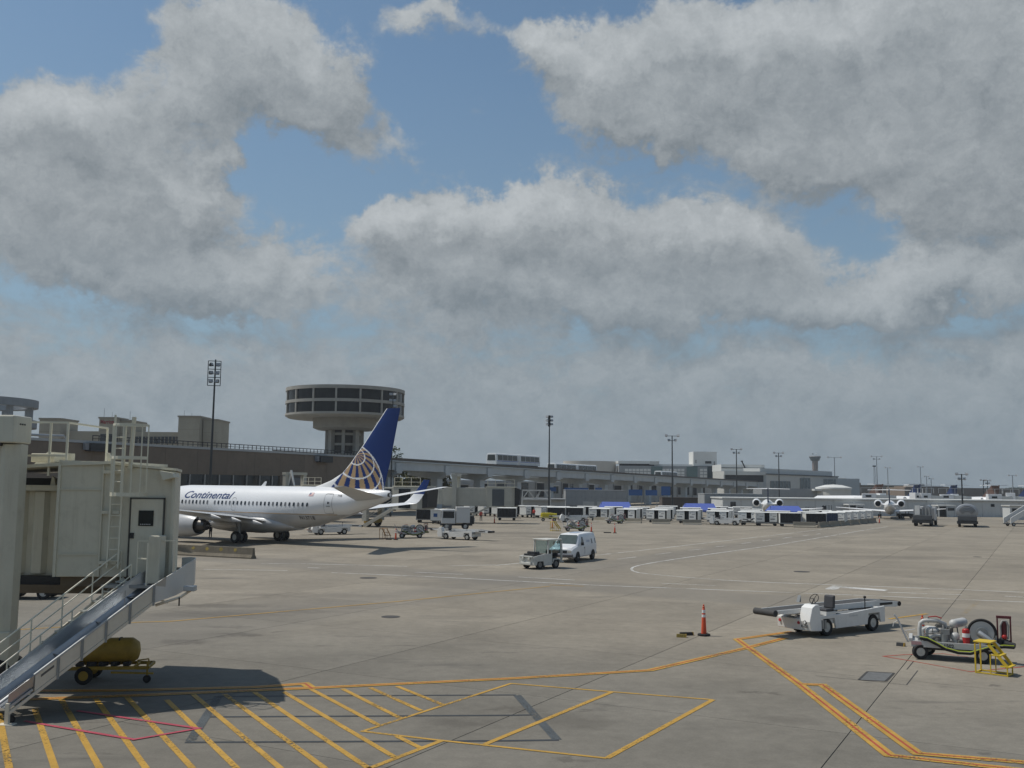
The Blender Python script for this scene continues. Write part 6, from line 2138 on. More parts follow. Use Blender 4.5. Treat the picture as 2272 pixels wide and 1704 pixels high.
    MB().box(-2.75, -2.62, -0.95, 0.95, 0.42, 0.58).build('rear_bumper', STEEL, body)
    MB().box(-1.2, 0.2, -0.3, 0.3, 2.095, 2.115).build('roof_mark', mat('van_roof_blue', (0.45, 0.55, 0.68), 0.5), body)
    return t


# heading towards the camera and a little left
hv = Vector((-0.40, -0.916))
lf = Vector((-hv.y, hv.x))
fw_ = Vector((4.97, 75.11))
c_ = fw_ - hv * 1.75 - lf * 0.93
van('white panel van with dark windscreen behind the open baggage tug', (c_.x, c_.y, 0), math.atan2(hv.y, hv.x))

# ------------------------------------------------------------------ baggage tug
def tug(label, loc, rz):
    t = thing('baggage_tug', label, 'tug', loc, rz)
    TW_ = mat('tug_white', (0.56, 0.56, 0.52), 0.5, var=0.14, dirt=0.4)
    b = MB()
    for y0, y1 in ((0.64, 0.72), (-0.72, -0.64)):
        b.prism([(1.42, 0.28), (1.42, 0.86), (0.35, 1.02), (-0.35, 1.0), (-0.35, 0.50), (-0.30, 0.22), (0.45, 0.22), (0.5, 0.52), (1.08, 0.52), (1.14, 0.28)], y0, y1)
    b.box(1.30, 1.42, -0.63, 0.63, 0.26, 0.85).box(0.3, 1.29, -0.63, 0.63, 0.72, 0.80).box(-1.35, 0.3, -0.68, 0.68, 0.34, 0.44)
    bd_ = b.build('body', TW_, t, bevel=0.02)
    for y0, y1 in ((0.50, 0.74), (-0.74, -0.50)):
        MB().prism([(-0.42, 0.46), (-0.42, 0.56), (-0.5, 0.66), (-1.05, 0.66), (-1.2, 0.50), (-1.3, 0.50), (-1.3, 0.45), (-1.15, 0.44), (-1.02, 0.60), (-0.52, 0.60), (-0.47, 0.46)], y0, y1).build('rear_fender', TW_, t)
    en = MB().box(0.35, 1.2, -0.5, 0.5, 0.81, 1.02).cbox((0.9, 0.1, 1.08), (0.5, 0.5, 0.16), 0.3).cyl((0.45, -0.3, 1.05), (1.1, -0.2, 1.1), 0.09, n=10).cyl((0.5, 0.25, 1.1), (0.9, 0.35, 1.02), 0.08, n=10).build('engine', DARKM, t, bevel=0.02)
    fb = MB().box(1.42, 1.56, -0.5, 0.5, 0.30, 0.46).cyl((1.42, 0.3, 0.70), (1.54, 0.3, 0.70), 0.10, n=14).cyl((1.42, -0.3, 0.70), (1.54, -0.3, 0.70), 0.10, n=14).box(1.42, 1.52, -0.62, 0.62, 0.80, 0.90).build('front_bumper', TW_, t, bevel=0.02)
    for y in (-0.3, 0.3):
        MB().cyl((1.54, y, 0.70), (1.555, y, 0.70), 0.07, n=14).build('headlight', mat('lamp_lens', (0.5, 0.5, 0.45), 0.2), fb)
    MB().box(-0.30, 0.28, -0.63, 0.63, 0.45, 0.98).build('dash', DARKM, t)
    cb_ = MB()
    for y in (-0.66, 0.66):
        cb_.bar((0.02, y, 0.98), (-0.02, y, 1.92), 0.09, 0.07)
        cb_.bar((-1.28, y, 0.45), (-1.22, y, 1.92), 0.06, 0.06)
    cab_ = cb_.build('cab_posts', TW_, t)
    MB().box(-1.32, 0.14, -0.74, 0.74, 1.92, 1.99).build('roof', TW_, t, bevel=0.025)
    MB().box(-0.10, -0.07, -0.60, 0.60, 1.02, 1.88).build('windscreen', glass_clear('clear_glass'), t)
    MB().add([(-0.14, 0.68, 1.05), (-1.20, 0.68, 1.05), (-1.20, 0.68, 1.86), (-0.14, 0.68, 1.86)], [(0, 1, 2, 3)]).build('side_curtain', glass_clear('curtain_film', (0.70, 0.82, 0.84), 0.16), t)
    MB().box(-1.25, -1.22, -0.6, 0.6, 1.0, 1.86).build('rear_glass', glass_clear('clear_glass'), t)
    s = MB().box(-1.0, -0.55, 0.08, 0.55, 0.62, 0.74).box(-1.1, -0.98, 0.08, 0.55, 0.74, 1.2).box(-1.0, -0.55, -0.55, -0.08, 0.62, 0.74).box(-1.1, -0.98, -0.55, -0.08, 0.74, 1.2).build('seat', BLACK, t, bevel=0.04)
    MB().box(-1.05, -0.5, -0.58, 0.58, 0.445, 0.615).build('seat_box', DARKM, t)
    ring = [Vector((-0.42 + 0.06 * math.cos(2 * math.pi * k / 14), 0.3 + 0.18 * math.sin(2 * math.pi * k / 14), 1.12 + 0.17 * math.cos(2 * math.pi * k / 14))) for k in range(15)]
    MB().tube(ring, 0.014, 6).cyl((-0.42, 0.3, 1.12), (-0.28, 0.3, 0.95), 0.02, n=6).build('steering_wheel', BLACK, t)
    # the door stands open at the rear corner
    dr_ = MB()
    P_ = [(-1.28, 0.72, 0.40), (-1.24, 0.80, 1.0), (-1.22, 0.78, 1.86)]
    dr_.tube(P_, 0.04, 8)
    dr_.build('curved_post', TW_, t, smooth=40)
    MB().box(-1.48, -1.30, 0.55, 0.76, 0.38, 0.46).build('rear_step', TW_, t)
    MB().box(-1.5, -1.36, -0.12, 0.12, 0.36, 0.5).build('tow_hitch', STEEL, t)
    for x, r in ((0.80, 0.31), (-0.78, 0.31)):
        for y in (-0.60, 0.60):
            wheel(t, (x, y, r), r, 0.22, hub=mat('tug_hub', (0.22, 0.21, 0.19), 0.6, var=0.2))
    return t


hv = Vector((-0.72, -0.694))
lf = Vector((-hv.y, hv.x))
c_ = Vector((2.0, 68.61)) - hv * 0.80 - lf * 0.62
tug('open white baggage tug with roof, parked in front of the white van', (c_.x, c_.y, 0), math.atan2(hv.y, hv.x))


# ------------------------------------------------------------------ concrete barriers
BARR = mat('barrier_concrete', (0.30, 0.275, 0.225), 0.9, var=0.2, scale=1.2, dirt=0.3, streak=0.2, bump=0.2, spec=0.15)
BARR_Y = mat('barrier_yellow_wear', (0.36, 0.27, 0.07), 0.8, var=0.4, scale=5, dirt=0.4)
BARR_W = mat('barrier_base_white', (0.52, 0.50, 0.44), 0.8, var=0.15, scale=2, dirt=0.2)
JER = [(-0.30, 0.0), (-0.30, 0.09), (-0.15, 0.30), (-0.09, 0.81), (0.09, 0.81), (0.15, 0.30), (0.30, 0.09), (0.30, 0.0)]


BARR_D = mat('old_barrier_concrete', (0.20, 0.175, 0.135), 0.9, var=0.25, scale=1.5, dirt=0.45, streak=0.3, bump=0.2, spec=0.15)


def barrier(label, p0, p1, group, low=False, marks=0):
    p0, p1 = Vector(p0), Vector(p1)
    c = (p0 + p1) / 2
    L = (p1 - p0).length
    t = thing('concrete_barrier', label, 'barrier', (c.x, c.y, 0), math.atan2(p1.y - p0.y, p1.x - p0.x), group)
    pr_ = [(y, z * (0.92 if low else 1.0)) for y, z in JER]
    MB().prism(pr_, -L / 2, L / 2, 'X').build('block', BARR_D if marks else BARR, t, bevel=0.02)
    if low:
        MB().prism([(-0.315, 0.0), (-0.315, 0.16), (-0.29, 0.16), (-0.29, 0.0)], -L / 2, L / 2, 'X').build('white_base', BARR_W, t)
    rr_ = random.Random(int(L * 100))
    for q in range(marks):
        x = -L / 2 + L * (0.28 + 0.17 * q)
        pts = []
        for k in range(9):
            a = 2 * math.pi * k / 9
            zz = 0.60 + 0.15 * math.sin(a) * rr_.uniform(0.7, 1.2)
            pts.append((x + 0.17 * math.cos(a) * rr_.uniform(0.7, 1.2), -(0.09 + (0.81 - zz) * 0.1177) - 0.006, zz))
        MB().add(pts, [tuple(range(9))]).build('yellow_mark', BARR_Y, t)
    return t


barrier('long stained concrete barrier with yellow marks behind the baggage slide', (-26.4, 78.7), (-19.15, 75.3), None, marks=4)
FB = [((1318, 1157), (1352, 1158.5)), ((1387, 1160), (1423, 1161)), ((1447, 1162), (1487, 1162.6)), ((1515, 1163.5), (1556, 1164))]
for k, (a, b) in enumerate(FB):
    A, B = gnd(*a), gnd(*b)
    barrier('pale barrier before the front cart row, %s from the left' % ('first', 'second', 'third', 'fourth')[k], (A.x, A.y), (B.x, B.y), 'barriers of the cart yard', True)
A, B = Vector((44.6, 145.6)), Vector((62.0, 170.5))
for k in range(6):
    p0, p1 = A.lerp(B, k / 6.0 + 0.006), A.lerp(B, (k + 1) / 6.0 - 0.006)
    barrier('grey barrier on the right flank of the cart yard, %s from the corner' % ('first', 'second', 'third', 'fourth', 'fifth', 'sixth')[k], (p0.x, p0.y), (p1.x, p1.y), 'barriers of the cart yard')
A = Vector((38.9, 147.5))
barrier('short barrier at the front corner of the cart yard', (41.2, 146.4), (44.3, 145.8), 'barriers of the cart yard')

# ------------------------------------------------------------------ baggage carts
CARTW = mat('cart_white', (0.74, 0.745, 0.72), 0.5, var=0.10, scale=1.5, dirt=0.2, rnd=0.10)
CURT = mat('cart_curtain_black', (0.022, 0.023, 0.026), 0.7, var=0.3, scale=3)
CURTB = mat('cart_curtain_navy', (0.03, 0.05, 0.10), 0.6, var=0.3, scale=3)
INK = mat('cart_ink', (0.16, 0.17, 0.20), 0.6, var=0.2)


def cart(kind, label, loc, rz, group):
    """kind 'panel': two white side panels with an opening between; kind 'curtain': one wide dark curtain."""
    t = thing('baggage_cart', label, 'baggage cart', loc, rz, group)
    L, W = (1.75, 0.78) if kind == 'panel' else (1.55, 0.80)
    MB().box(-L, L, -W, W, 0.40, 0.52).build('chassis', STEEL, t)
    rfm = MB()
    rfm.loft([[(x, -W - 0.06, 2.0), (x, -W * 0.5, 2.09), (x, W * 0.5, 2.09), (x, W + 0.06, 2.0), (x, W + 0.06, 1.95), (x, -W - 0.06, 1.95)] for x in (-L - 0.05, L + 0.05)])
    rfm.build('roof', CARTW, t)
    MB().box(-L, -L + 0.05, -W, W, 0.52, 1.95).build('end_wall', CARTW, t)
    MB().box(L - 0.05, L, -W, W, 0.52, 1.95).build('end_wall', CARTW, t)
    MB().box(-L + 0.06, L - 0.06, -0.03, 0.03, 0.53, 1.94).build('divider', CURT, t)
    for sg in (-1, 1):
        y = sg * W
        if kind == 'panel':
            for x0, x1 in ((-L + 0.06, -0.42), (0.30, L - 0.32)):
                p_ = MB().box(x0, x1, y - 0.02, y + 0.02, 0.62, 1.93).build('side_panel', CARTW, t)
                q = sg * (W + 0.024)
                for z0, z1, a, b in ((1.60, 1.68, 0.12, 0.30), (1.40, 1.46, 0.42, 0.86), (0.95, 1.10, 0.1, 0.7)):
                    xa, xb = x0 + (x1 - x0) * a, x0 + (x1 - x0) * b
                    MB().add([(xa, q, z0), (xb, q, z0), (xb, q, z1), (xa, q, z1)], [(0, 1, 2, 3)]).build('stencil', INK, p_)
        else:
            c_ = MB()
            n = 14
            for k in range(n):
                xa, xb = -L + 0.12 + (2 * L - 0.24) * k / n, -L + 0.12 + (2 * L - 0.24) * (k + 1) / n
                ya, yb = y + 0.02 * (-1) ** k, y + 0.02 * (-1) ** (k + 1)
                c_.add([(xa, ya, 0.58), (xb, yb, 0.58), (xb, yb, 1.92), (xa, ya, 1.92)], [(0, 1, 2, 3)])
            c_.build('curtain', CURTB if kind == 'navy' else CURT, t)
            MB().box(-L, L, min(y, y + sg * 0.05), max(y, y + sg * 0.05), 0.46, 0.54).build('rail', GALV, t)
    for x in (-1.15, 1.15):
        for y in (-0.58, 0.58):
            MB().lathe([(0.03, -0.07), (0.2, -0.08), (0.22, 0), (0.2, 0.08), (0.03, 0.07)], 12, (0, 0, 0), 'Y').build('wheel', BLACK, t, (x, y, 0.22))
    MB().bar((L, 0, 0.42), (L + 0.75, 0, 0.36), 0.06, 0.06).build('drawbar', STEEL, t)
    return t


PROTO = {}
ORD = ['first', 'second', 'third', 'fourth', 'fifth', 'sixth', 'seventh', 'eighth', 'ninth', 'tenth', 'eleventh', 'twelfth', 'thirteenth', 'fourteenth']


def put_cart(kind, label, loc, rz, group='covered baggage carts in the yard'):
    if kind not in PROTO:
        PROTO[kind] = cart(kind, label, loc, rz, group)
        return PROTO[kind]
    return dup(PROTO[kind], loc, rz, label, group)


def cart_row(p0, p1, n, phrase, kinds, jit=0.05, turn=0.0):
    p0, p1 = Vector(p0), Vector(p1)
    a = math.atan2(p1.y - p0.y, p1.x - p0.x)
    for k in range(n):
        p = p0.lerp(p1, k / max(1, n - 1))
        kd = kinds[k % len(kinds)]
        put_cart(kd, 'covered baggage cart, %s from the left in the %s' % (ORD[k], phrase), (p.x + random.uniform(-.15, .15), p.y + random.uniform(-.25, .25), 0), a + turn + random.uniform(-jit, jit))


# front row, then the ones behind it
cart_row((14.8, 164.8), (36.6, 153.2), 6, 'front row', ['panel'])
put_cart('panel', 'covered baggage cart with two white panels just right of the parked belt loader', (38.6, 151.2, 0), R(-8))
put_cart('curtain', 'dark-curtained baggage cart at the front, left of the corner cart', (41.6, 149.6, 0), R(-6))
put_cart('curtain', 'dark-curtained baggage cart at the front corner of the yard', (45.2, 149.3, 0), R(2))
put_cart('navy', 'navy-curtained baggage cart at the right front corner behind the barriers', (48.3, 153.2, 0), R(30))
cart_row((50.9, 157.6), (59.6, 170.6), 5, 'right flank row', ['panel'], turn=R(90))
cart_row((11.2, 172.0), (30.0, 166.0), 5, 'second row', ['curtain', 'panel'])
cart_row((34.5, 163.5), (47.0, 158.0), 4, 'second row right of centre', ['panel', 'navy'])
cart_row((14.0, 181.0), (32.0, 178.0), 5, 'third row at left', ['panel', 'curtain'])
cart_row((36.0, 174.0), (52.0, 168.0), 4, 'third row at right', ['curtain', 'panel'])
cart_row((-6.8, 186.5), (8.6, 176.0), 7, 'grey back row at left', ['panel'], turn=R(78))
cart_row((30.0, 192.0), (44.0, 190.0), 4, 'farthest row', ['panel'])
put_cart('curtain', 'dark baggage cart at the left end of the cart yard beside the yellow hood', (7.9, 171.8, 0), R(-10))
put_cart('curtain', 'dark baggage cart with navy logo panel below the jet bridge cab', (-12.4, 149.5, 0), R(-8))
put_cart('navy', 'navy baggage cart behind the boxy white service truck', (-8.3, 153.0, 0), R(-5))
put_cart('curtain', 'dark baggage cart under the cab of the right jet bridge', (-0.6, 163.0, 0), R(-4))
lg = put_cart('panel', 'white baggage cart end with blue logo beside the boxy service truck', (-10.4, 146.8, 0), R(75))
MB().box(-1.775, -1.755, -0.28, 0.30, 1.0, 1.5).build('blue_logo', BLUEP, lg)

# ------------------------------------------------------------------ blue canopies
CANV = mat('canopy_blue', (0.085, 0.13, 0.42), 0.6, var=0.06, scale=0.8)


def canopy(label, px0, px1, ytop, ybot, Y):
    a, b = at(px0, ybot, Y), at(px1, ybot, Y)
    c = (a + b) / 2
    w = (b.x - a.x) / 2
    zt, zb = Z_(px0, ytop, Y), Z_(px0, ybot, Y)
    zt = max(zt, zb + 0.8)
    t = thing('canopy_tent', label, 'canopy', (c.x, Y, 0), 0, 'blue canopies of the cart yard')
    MB().loft([[(x, 0.0, zb), (x + s_, 1.9, zt), (x, 3.8, zb), (x, 3.8, zb - 0.05), (x + s_, 1.9, zt - 0.05), (x, 0.0, zb - 0.05)] for x, s_ in ((-w, 0.5), (0, 0), (w, -0.3))]).build('cover', CANV, t)
    for sg in (-1, 1):
        MB().add([(sg * w, 0, zb), (sg * w, 3.8, zb), (sg * (w - 0.4), 1.9, zt)], [(0, 1, 2)]).build('gable', CANV, t)
    MB().box(-w, w, -0.03, 0.0, zb - 0.32, zb - 0.06).build('valance', CANV, t)
    for x in (-w + 0.1, 0, w - 0.1):
        for y in (0.05, 3.75):
            MB().cyl((x, y, 0), (x, y, zb - 0.06), 0.04, n=8).build('pole', STEEL, t)
    return t


canopy('blue fabric canopy, leftmost of three, before the grey block wall', 1332, 1402, 1113, 1126, 186)
canopy('blue fabric canopy, middle of three, below the grey block house', 1519, 1592, 1116.5, 1131, 182)
canopy('blue fabric canopy, rightmost of three, beside the left regional jet', 1710, 1783, 1122, 1134, 165)

# ------------------------------------------------------------------ boxy service truck, yellow hood tug
def service_truck(label, loc, rz):
    t = thing('service_truck', label, 'truck', loc, rz)
    TG = mat('truck_grey_white', (0.56, 0.57, 0.57), 0.45, var=0.06, dirt=0.12)
    c = MB().prism([(0.2, 0.75), (1.95, 0.75), (2.0, 1.2), (1.9, 2.5), (0.2, 2.55)], -1.0, 1.0).build('cab', TG, t, bevel=0.06)
    for sg in (-1, 1):
        MB().add([(0.35, sg * 1.012, 1.45), (1.78, sg * 1.012, 1.45), (1.74, sg * 1.012, 2.3), (0.35, sg * 1.012, 2.3)], [(0, 1, 2, 3)]).build('side_window', GLASSD, c)
    MB().add([(2.0, -0.85, 1.4), (2.0, 0.85, 1.4), (1.94, 0.8, 2.32), (1.94, -0.8, 2.32)], [(0, 1, 2, 3)]).build('windscreen', GLASSD, c)
    MB().box(1.96, 2.08, -0.95, 0.95, 0.5, 0.74).build('bumper', DARKM, c)
    MB().box(-1.65, 0.1, -1.05, 1.05, 0.85, 2.75).build('box_body', TG, t, bevel=0.04)
    MB().box(-1.65, 0.1, -1.09, 1.09, 2.755, 2.85).build('roof', WHITE, t)
    MB().box(-2.0, 1.9, -0.6, 0.6, 0.5, 0.74).build('chassis', DARKM, t)
    MB().box(-2.2, -1.7, -0.7, 0.7, 0.7, 1.7).build('rear_gear', DARKM, t)
    MB().box(-2.3, -2.21, 0.3, 0.62, 1.0, 1.5).build('rear_plate', WHITE, t)
    for x in (1.3, -1.1):
        for y in (-0.85, 0.85):
            wheel(t, (x, y, 0.42), 0.42, 0.26)
    return t


service_truck('boxy grey-white service truck behind the belt loader, right of the airliner tail', (-6.9, 128.2, 0), R(186))
yt = thing('yellow_hood', 'yellow rounded tow unit left of the belt loader at the cart yard', 'tow unit', (6.1, 160.5, 0), R(-4))
MB().loft([[(x, -0.6 * s, 0.75), (x, -0.6 * s, 1.05 + 0.3 * s), (x, 0.6 * s, 1.05 + 0.3 * s), (x, 0.6 * s, 0.75)] for x, s in ((-1.3, 0.75), (-1.0, 1.0), (0.2, 1.0), (0.7, 0.8), (1.3, 0.7))]).build('hood', mat('hood_yellow', (0.60, 0.50, 0.02), 0.45, var=0.08), yt, bevel=0.08)
MB().box(-1.35, 1.4, -0.62, 0.62, 0.55, 0.745).build('skirt', mat('hood_pale_yellow', (0.66, 0.60, 0.22), 0.5), yt, bevel=0.03)
for x in (-0.9, 0.9):
    for y in (-0.5, 0.5):
        wheel(yt, (x, y, 0.27), 0.27, 0.18, n=14)

# ------------------------------------------------------------------ mid-distance jet bridges
def far_bridge(label, loc, rz, L, ribs, cab_dark, rail=True):
    t = thing('jet_bridge', label, 'jet bridge', loc, rz, 'jet bridges beyond the airliner')
    FBM = mat('far_bridge_paint', (0.44, 0.43, 0.375), 0.6, var=0.1, scale=0.6, dirt=0.15, streak=0.15)
    tn_ = MB().box(-L, -2.2, -1.3, 1.3, 2.75, 5.0).build('tunnel', FBM, t)
    rb = None
    for k in range(ribs):
        x = -L + 0.5 + (L - 3.2) * k / (ribs - 1)
        if rb is None:
            rb = MB().box(-0.16, 0.16, -1.38, -1.302, 2.8, 4.95).build('rib', FBM, tn_, (x, 0, 0))
        else:
            part_copy(rb, tn_, (x, 0, 0))
    MB().box(-L * 0.62, -2.0, -1.5, 1.5, 2.55, 5.25).build('outer_tunnel', FBM, t, bevel=0.05)
    cb_ = MB().prism([(-2.2, -1.7), (1.6, -1.7), (2.3, -0.8), (2.3, 1.4), (1.4, 1.8), (-2.2, 1.8)], 2.45, 5.3, 'Z').build('cab', FBM, t, bevel=0.05)
    MB().box(-1.3, 0.5, -1.76, -1.702, 2.6, 5.05).build('side_opening', cab_dark, cb_)
    MB().prism([(2.0, 2.6), (2.7, 2.7), (2.9, 5.0), (2.0, 5.4)], -1.2, 1.2).build('bellows', DARKM, cb_)
    MB().box(-2.3, 2.1, -1.75, 1.85, 5.305, 5.45).build('roof', BRIDGE_LT, cb_)
    col = MB()
    for y in (-1.75, 1.75):
        col.box(-L * 0.5 - 0.35, -L * 0.5 + 0.35, y - 0.3, y + 0.3, 0.8, 6.9)
    c_ = col.build('lift_column', FBM, t)
    MB().cbox((-L * 0.5, 0, 7.1), (0.9, 4.2, 0.4)).build('cross_head', FBM, c_)
    MB().box(-L * 0.5 - 0.5, -L * 0.5 + 0.5, -1.4, 1.4, 0.5, 1.0).build('axle', YEL_OLD, c_)
    for y in (-1.1, 1.1):
        wheel(c_, (-L * 0.5, y, 0.52), 0.52, 0.4)
    if rail:
        r_ = MB()
        for x in (-2.0, -0.8, 0.6, 2.0):
            r_.bar((x, -1.7, 5.45), (x, -1.7, 6.5), 0.06, 0.06)
        for z in (5.95, 6.5):
            r_.bar((-2.0, -1.7, z), (2.0, -1.7, z), 0.05, 0.05)
        r_.build('guard_rail', RAIL, t)
    st = MB()
    for y in (-3.0, -2.2):
        st.bar((-1.6, y, 2.5), (-6.2, y, 0.1), 0.08, 0.22)
        st.bar((-1.6, y, 3.5), (-6.2, y, 1.1), 0.05, 0.05)
    st.box(-1.8, -0.2, -3.05, -1.72, 2.4, 2.5)
    st.build('service_stair', FBM, t)
    return t


far_bridge('jet bridge with ribbed tunnel and dark cab opening right of the airliner tail', (-1.3, 150.5, 0), R(-6), 14.0, 9, mat('cab_grey_dark', (0.085, 0.095, 0.105), 0.6))
b2 = far_bridge('jet bridge with dark glazed side close behind the airliner winglet', (-12.6, 131.0, 0), R(-28), 13.0, 8, GLASSD)
for k in range(2):
    MB().box(-7.5, -2.6, -1.54, -1.505, 2.9 + k * 1.12, 3.9 + k * 1.12).build('glazed_panel', GLASSD, b2)
b3 = far_bridge('pale jet bridge tunnel reaching from the brown wall behind the airliner', (-28.5, 150.0, 0), R(-38), 12.0, 12, GLASSD)
sh = MB()
for x0, z0, x1, z1 in ((-6.0, 5.25, -5.3, 7.6), (-5.3, 7.6, -4.5, 5.25)):
    sh.bar((x0, -1.3, z0), (x1, -1.3, z1), 0.22, 0.22)
sh.build('a_frame', WHITE, b3)

# truss gantry before the guideway
tg = thing('truss_gantry', 'pale triangular truss gantry below the guideway right of the jet bridge', 'gantry', (X_(1192, 200), 200, 0))
w = 62 * 200 / 2208.9 / 2
z0, z1 = Z_(1190, 1108, 200), Z_(1190, 1088, 200)
m = MB()
for z in (z0, z1):
    m.bar((-w, 0, z), (w, 0, z), 0.28, 0.28)
for a, b in ((-w, -w * 0.55), (-w * 0.1, -w * 0.55), (-w * 0.1, w * 0.3), (w * 0.05, w * 0.3), (w, w * 0.55)):
    m.bar((a, 0, z0), (b, 0, z1), 0.2, 0.2)
m.bar((-w, 0, 0), (-w, 0, z1), 0.3, 0.3)
m.bar((w, 0, 0), (w, 0, z1), 0.3, 0.3)
m.build('truss', WHITE_DIRTY, tg)

# ------------------------------------------------------------------ fuel trucks
def fuel_truck(label, loc, rz, round_tank):
    t = thing('fuel_truck', label, 'fuel truck', loc, rz, 'fuel trucks by the white concourse')
    SV = mat('truck_silver', (0.34, 0.35, 0.365), 0.4, 0.5, var=0.12, dirt=0.15)
    if round_tank:
        rg = [[(x, r * 1.32 * math.cos(2 * math.pi * k / 24), 2.0 + r * 0.95 * math.sin(2 * math.pi * k / 24)) for k in range(24)] for x, r in ((-3.2, 0.5), (-3.05, 0.98), (-2.9, 1.02), (3.0, 1.02), (3.2, 0.6))]
        tk_ = MB().loft(rg).build('tank', SV, t, smooth=40)
        for k in range(4):
            MB().sweep([(-3.22, 1.0 * math.cos(R(20 + 14 * q)) * (1 - k * 0.14), 1.75 - k * 0.08 + 0.95 * math.sin(R(20 + 14 * q)) * (1 - k * 0.14)) for q in range(11)], 0.035, 6).build('hose_loop', BLACK, tk_)
    else:
        tk_ = MB().box(-3.0, 1.2, -1.1, 1.1, 1.0, 2.3).cyl((-2.9, -0.45, 2.35), (1.0, -0.45, 2.35), 0.42, n=16).build('tank', SV, t, smooth=40)
        for k in range(5):
            MB().cyl((-3.1, -0.9 + k * 0.42, 1.2), (-3.1, -0.9 + k * 0.42, 2.5 - 0.15 * (k % 2)), 0.13, n=10).build('filter_pipe', STEEL, t, smooth=40)
        MB().box(-3.3, -2.8, 0.3, 0.9, 1.5, 2.7).build('meter_cabinet', WHITE, t)
    cb_ = MB().prism([(3.3, 0.6), (4.9, 0.6), (5.0, 1.4), (4.7, 2.4), (3.3, 2.5)], -1.1, 1.1).build('cab', WHITE, t, bevel=0.08)
    MB().add([(5.0, -0.95, 1.45), (5.0, 0.95, 1.45), (4.74, 0.9, 2.3), (4.74, -0.9, 2.3)], [(0, 1, 2, 3)]).build('windscreen', GLASSD, cb_)
    for sg in (-1, 1):
        MB().add([(3.5, sg * 1.11, 1.5), (4.7, sg * 1.11, 1.5), (4.6, sg * 1.11, 2.25), (3.5, sg * 1.11, 2.3)], [(0, 1, 2, 3)]).build('side_window', GLASSD, cb_)
    MB().box(-3.3, 4.9, -0.8, 0.8, 0.55, 0.98).build('chassis', DARKM, t)
    MB().box(-3.6, -3.25, -1.25, 1.25, 0.45, 0.8).build('rear_bumper', DARKM, t)
    MB().box(-3.45, -2.6, -1.15, 1.15, 0.82, 1.45).build('rear_cabinet', mat('truck_dark_grey', (0.09, 0.095, 0.10), 0.6, var=0.2), t, bevel=0.04)
    for x in (4.0, -1.3, -2.4):
        for y in (-0.95, 0.95):
            wheel(t, (x, y, 0.48), 0.48, 0.34)
    return t


for px, py, dg, rt, lb in ((2047, 1168, 62, False, 'silver fuel pump truck, left of two, seen from behind'), (2147, 1170, 66, True, 'silver fuel tanker with rounded tank, right of two, seen from behind')):
    q = gnd(px, py)
    a = R(dg)
    ft_ = fuel_truck(lb, (q.x + 3.9 * math.cos(a), q.y + 3.9 * math.sin(a), 0), a, rt)
    ft_.scale = (1.18, 1.18, 1.18)

# airstairs at the right edge
q = gnd(2242, 1168)
as_ = thing('airstairs', 'white mobile airstairs at the right edge before the guard hut', 'airstairs', (q.x, q.y + 1, 0), R(12))
m = MB()
for y in (-0.8, 0.8):
    m.add([(0, y - 0.05, 0.4), (5.0, y - 0.05, 3.0), (5.0, y - 0.05, 3.9), (0, y - 0.05, 1.3), (0, y + 0.05, 0.4), (5.0, y + 0.05, 3.0), (5.0, y + 0.05, 3.9), (0, y + 0.05, 1.3)],
          [(3, 2, 1, 0), (4, 5, 6, 7), (0, 1, 5, 4), (1, 2, 6, 5), (2, 3, 7, 6), (3, 0, 4, 7)])
m.build('side_panel', WHITE, as_)
tr0 = None
for k in range(12):
    if tr0 is None:
        tr0 = MB().box(-0.2, 0.2, -0.72, 0.72, -0.03, 0.03).build('tread', STEEL, as_, (0.2, 0, 0.5))
    else:
        part_copy(tr0, as_, (0.2 + k * 0.4, 0, 0.5 + k * 0.21))
MB().box(-0.2, 5.5, -0.75, 0.75, 0.32, 0.45).build('chassis', DARKM, as_)
for x in (0.6, 4.6):
    for y in (-0.7, 0.7):
        wheel(as_, (x, y, 0.3), 0.3, 0.2, n=14)
MB().bar((4.6, -0.7, 0.4), (4.6, -0.7, 2.8), 0.12, 0.12).bar((4.6, 0.7, 0.4), (4.6, 0.7, 2.8), 0.12, 0.12).build('support', STEEL, as_)

# small parked ramp vehicles between the yard and the white concourse
def ramp_cart(label, px, py, w, h, m_, Y=None):
    q = gnd(px, py) if Y is None else at(px, py, Y)
    t = thing('ramp_tractor', label, 'tractor', (q.x, q.y, 0), R(5), 'ramp tractors by the white concourse')
    MB().prism([(-w / 2, 0.35), (w / 2, 0.35), (w / 2, 0.8), (w * 0.1, 0.95), (-w / 2, 0.95)], -0.7, 0.7).build('body', m_, t, bevel=0.05)
    MB().box(-w / 2, w * 0.05, -0.68, 0.68, h - 0.08, h).build('roof', m_, t)
    for x in (-w / 2 + 0.08, w * 0.02):
        for y in (-0.62, 0.62):
            MB().box(x - 0.04, x + 0.04, y - 0.04, y + 0.04, 0.95, h - 0.08).build('post', DARKM, t)
    for x in (-w * 0.32, w * 0.32):
        for y in (-0.6, 0.6):
            wheel(t, (x, y, 0.32), 0.32, 0.2, n=12)
    return t


ramp_cart('dark ramp tractor behind the right flank carts', 1806, 1146, 3.0, 1.9, DARKM)
ramp_cart('grey ramp tractor with roof below the dark wall vent', 1842, 1147, 2.4, 2.4, STEEL)
ramp_cart('dark low ramp tractor under the right regional jet wing', 2012, 1150, 3.6, 1.5, DARKM)
dk_ = ramp_cart('dark ramp tractor seen under the left jet bridge behind the column', 70, 1327, 2.4, 1.3, DARKM)
del dk_['group']

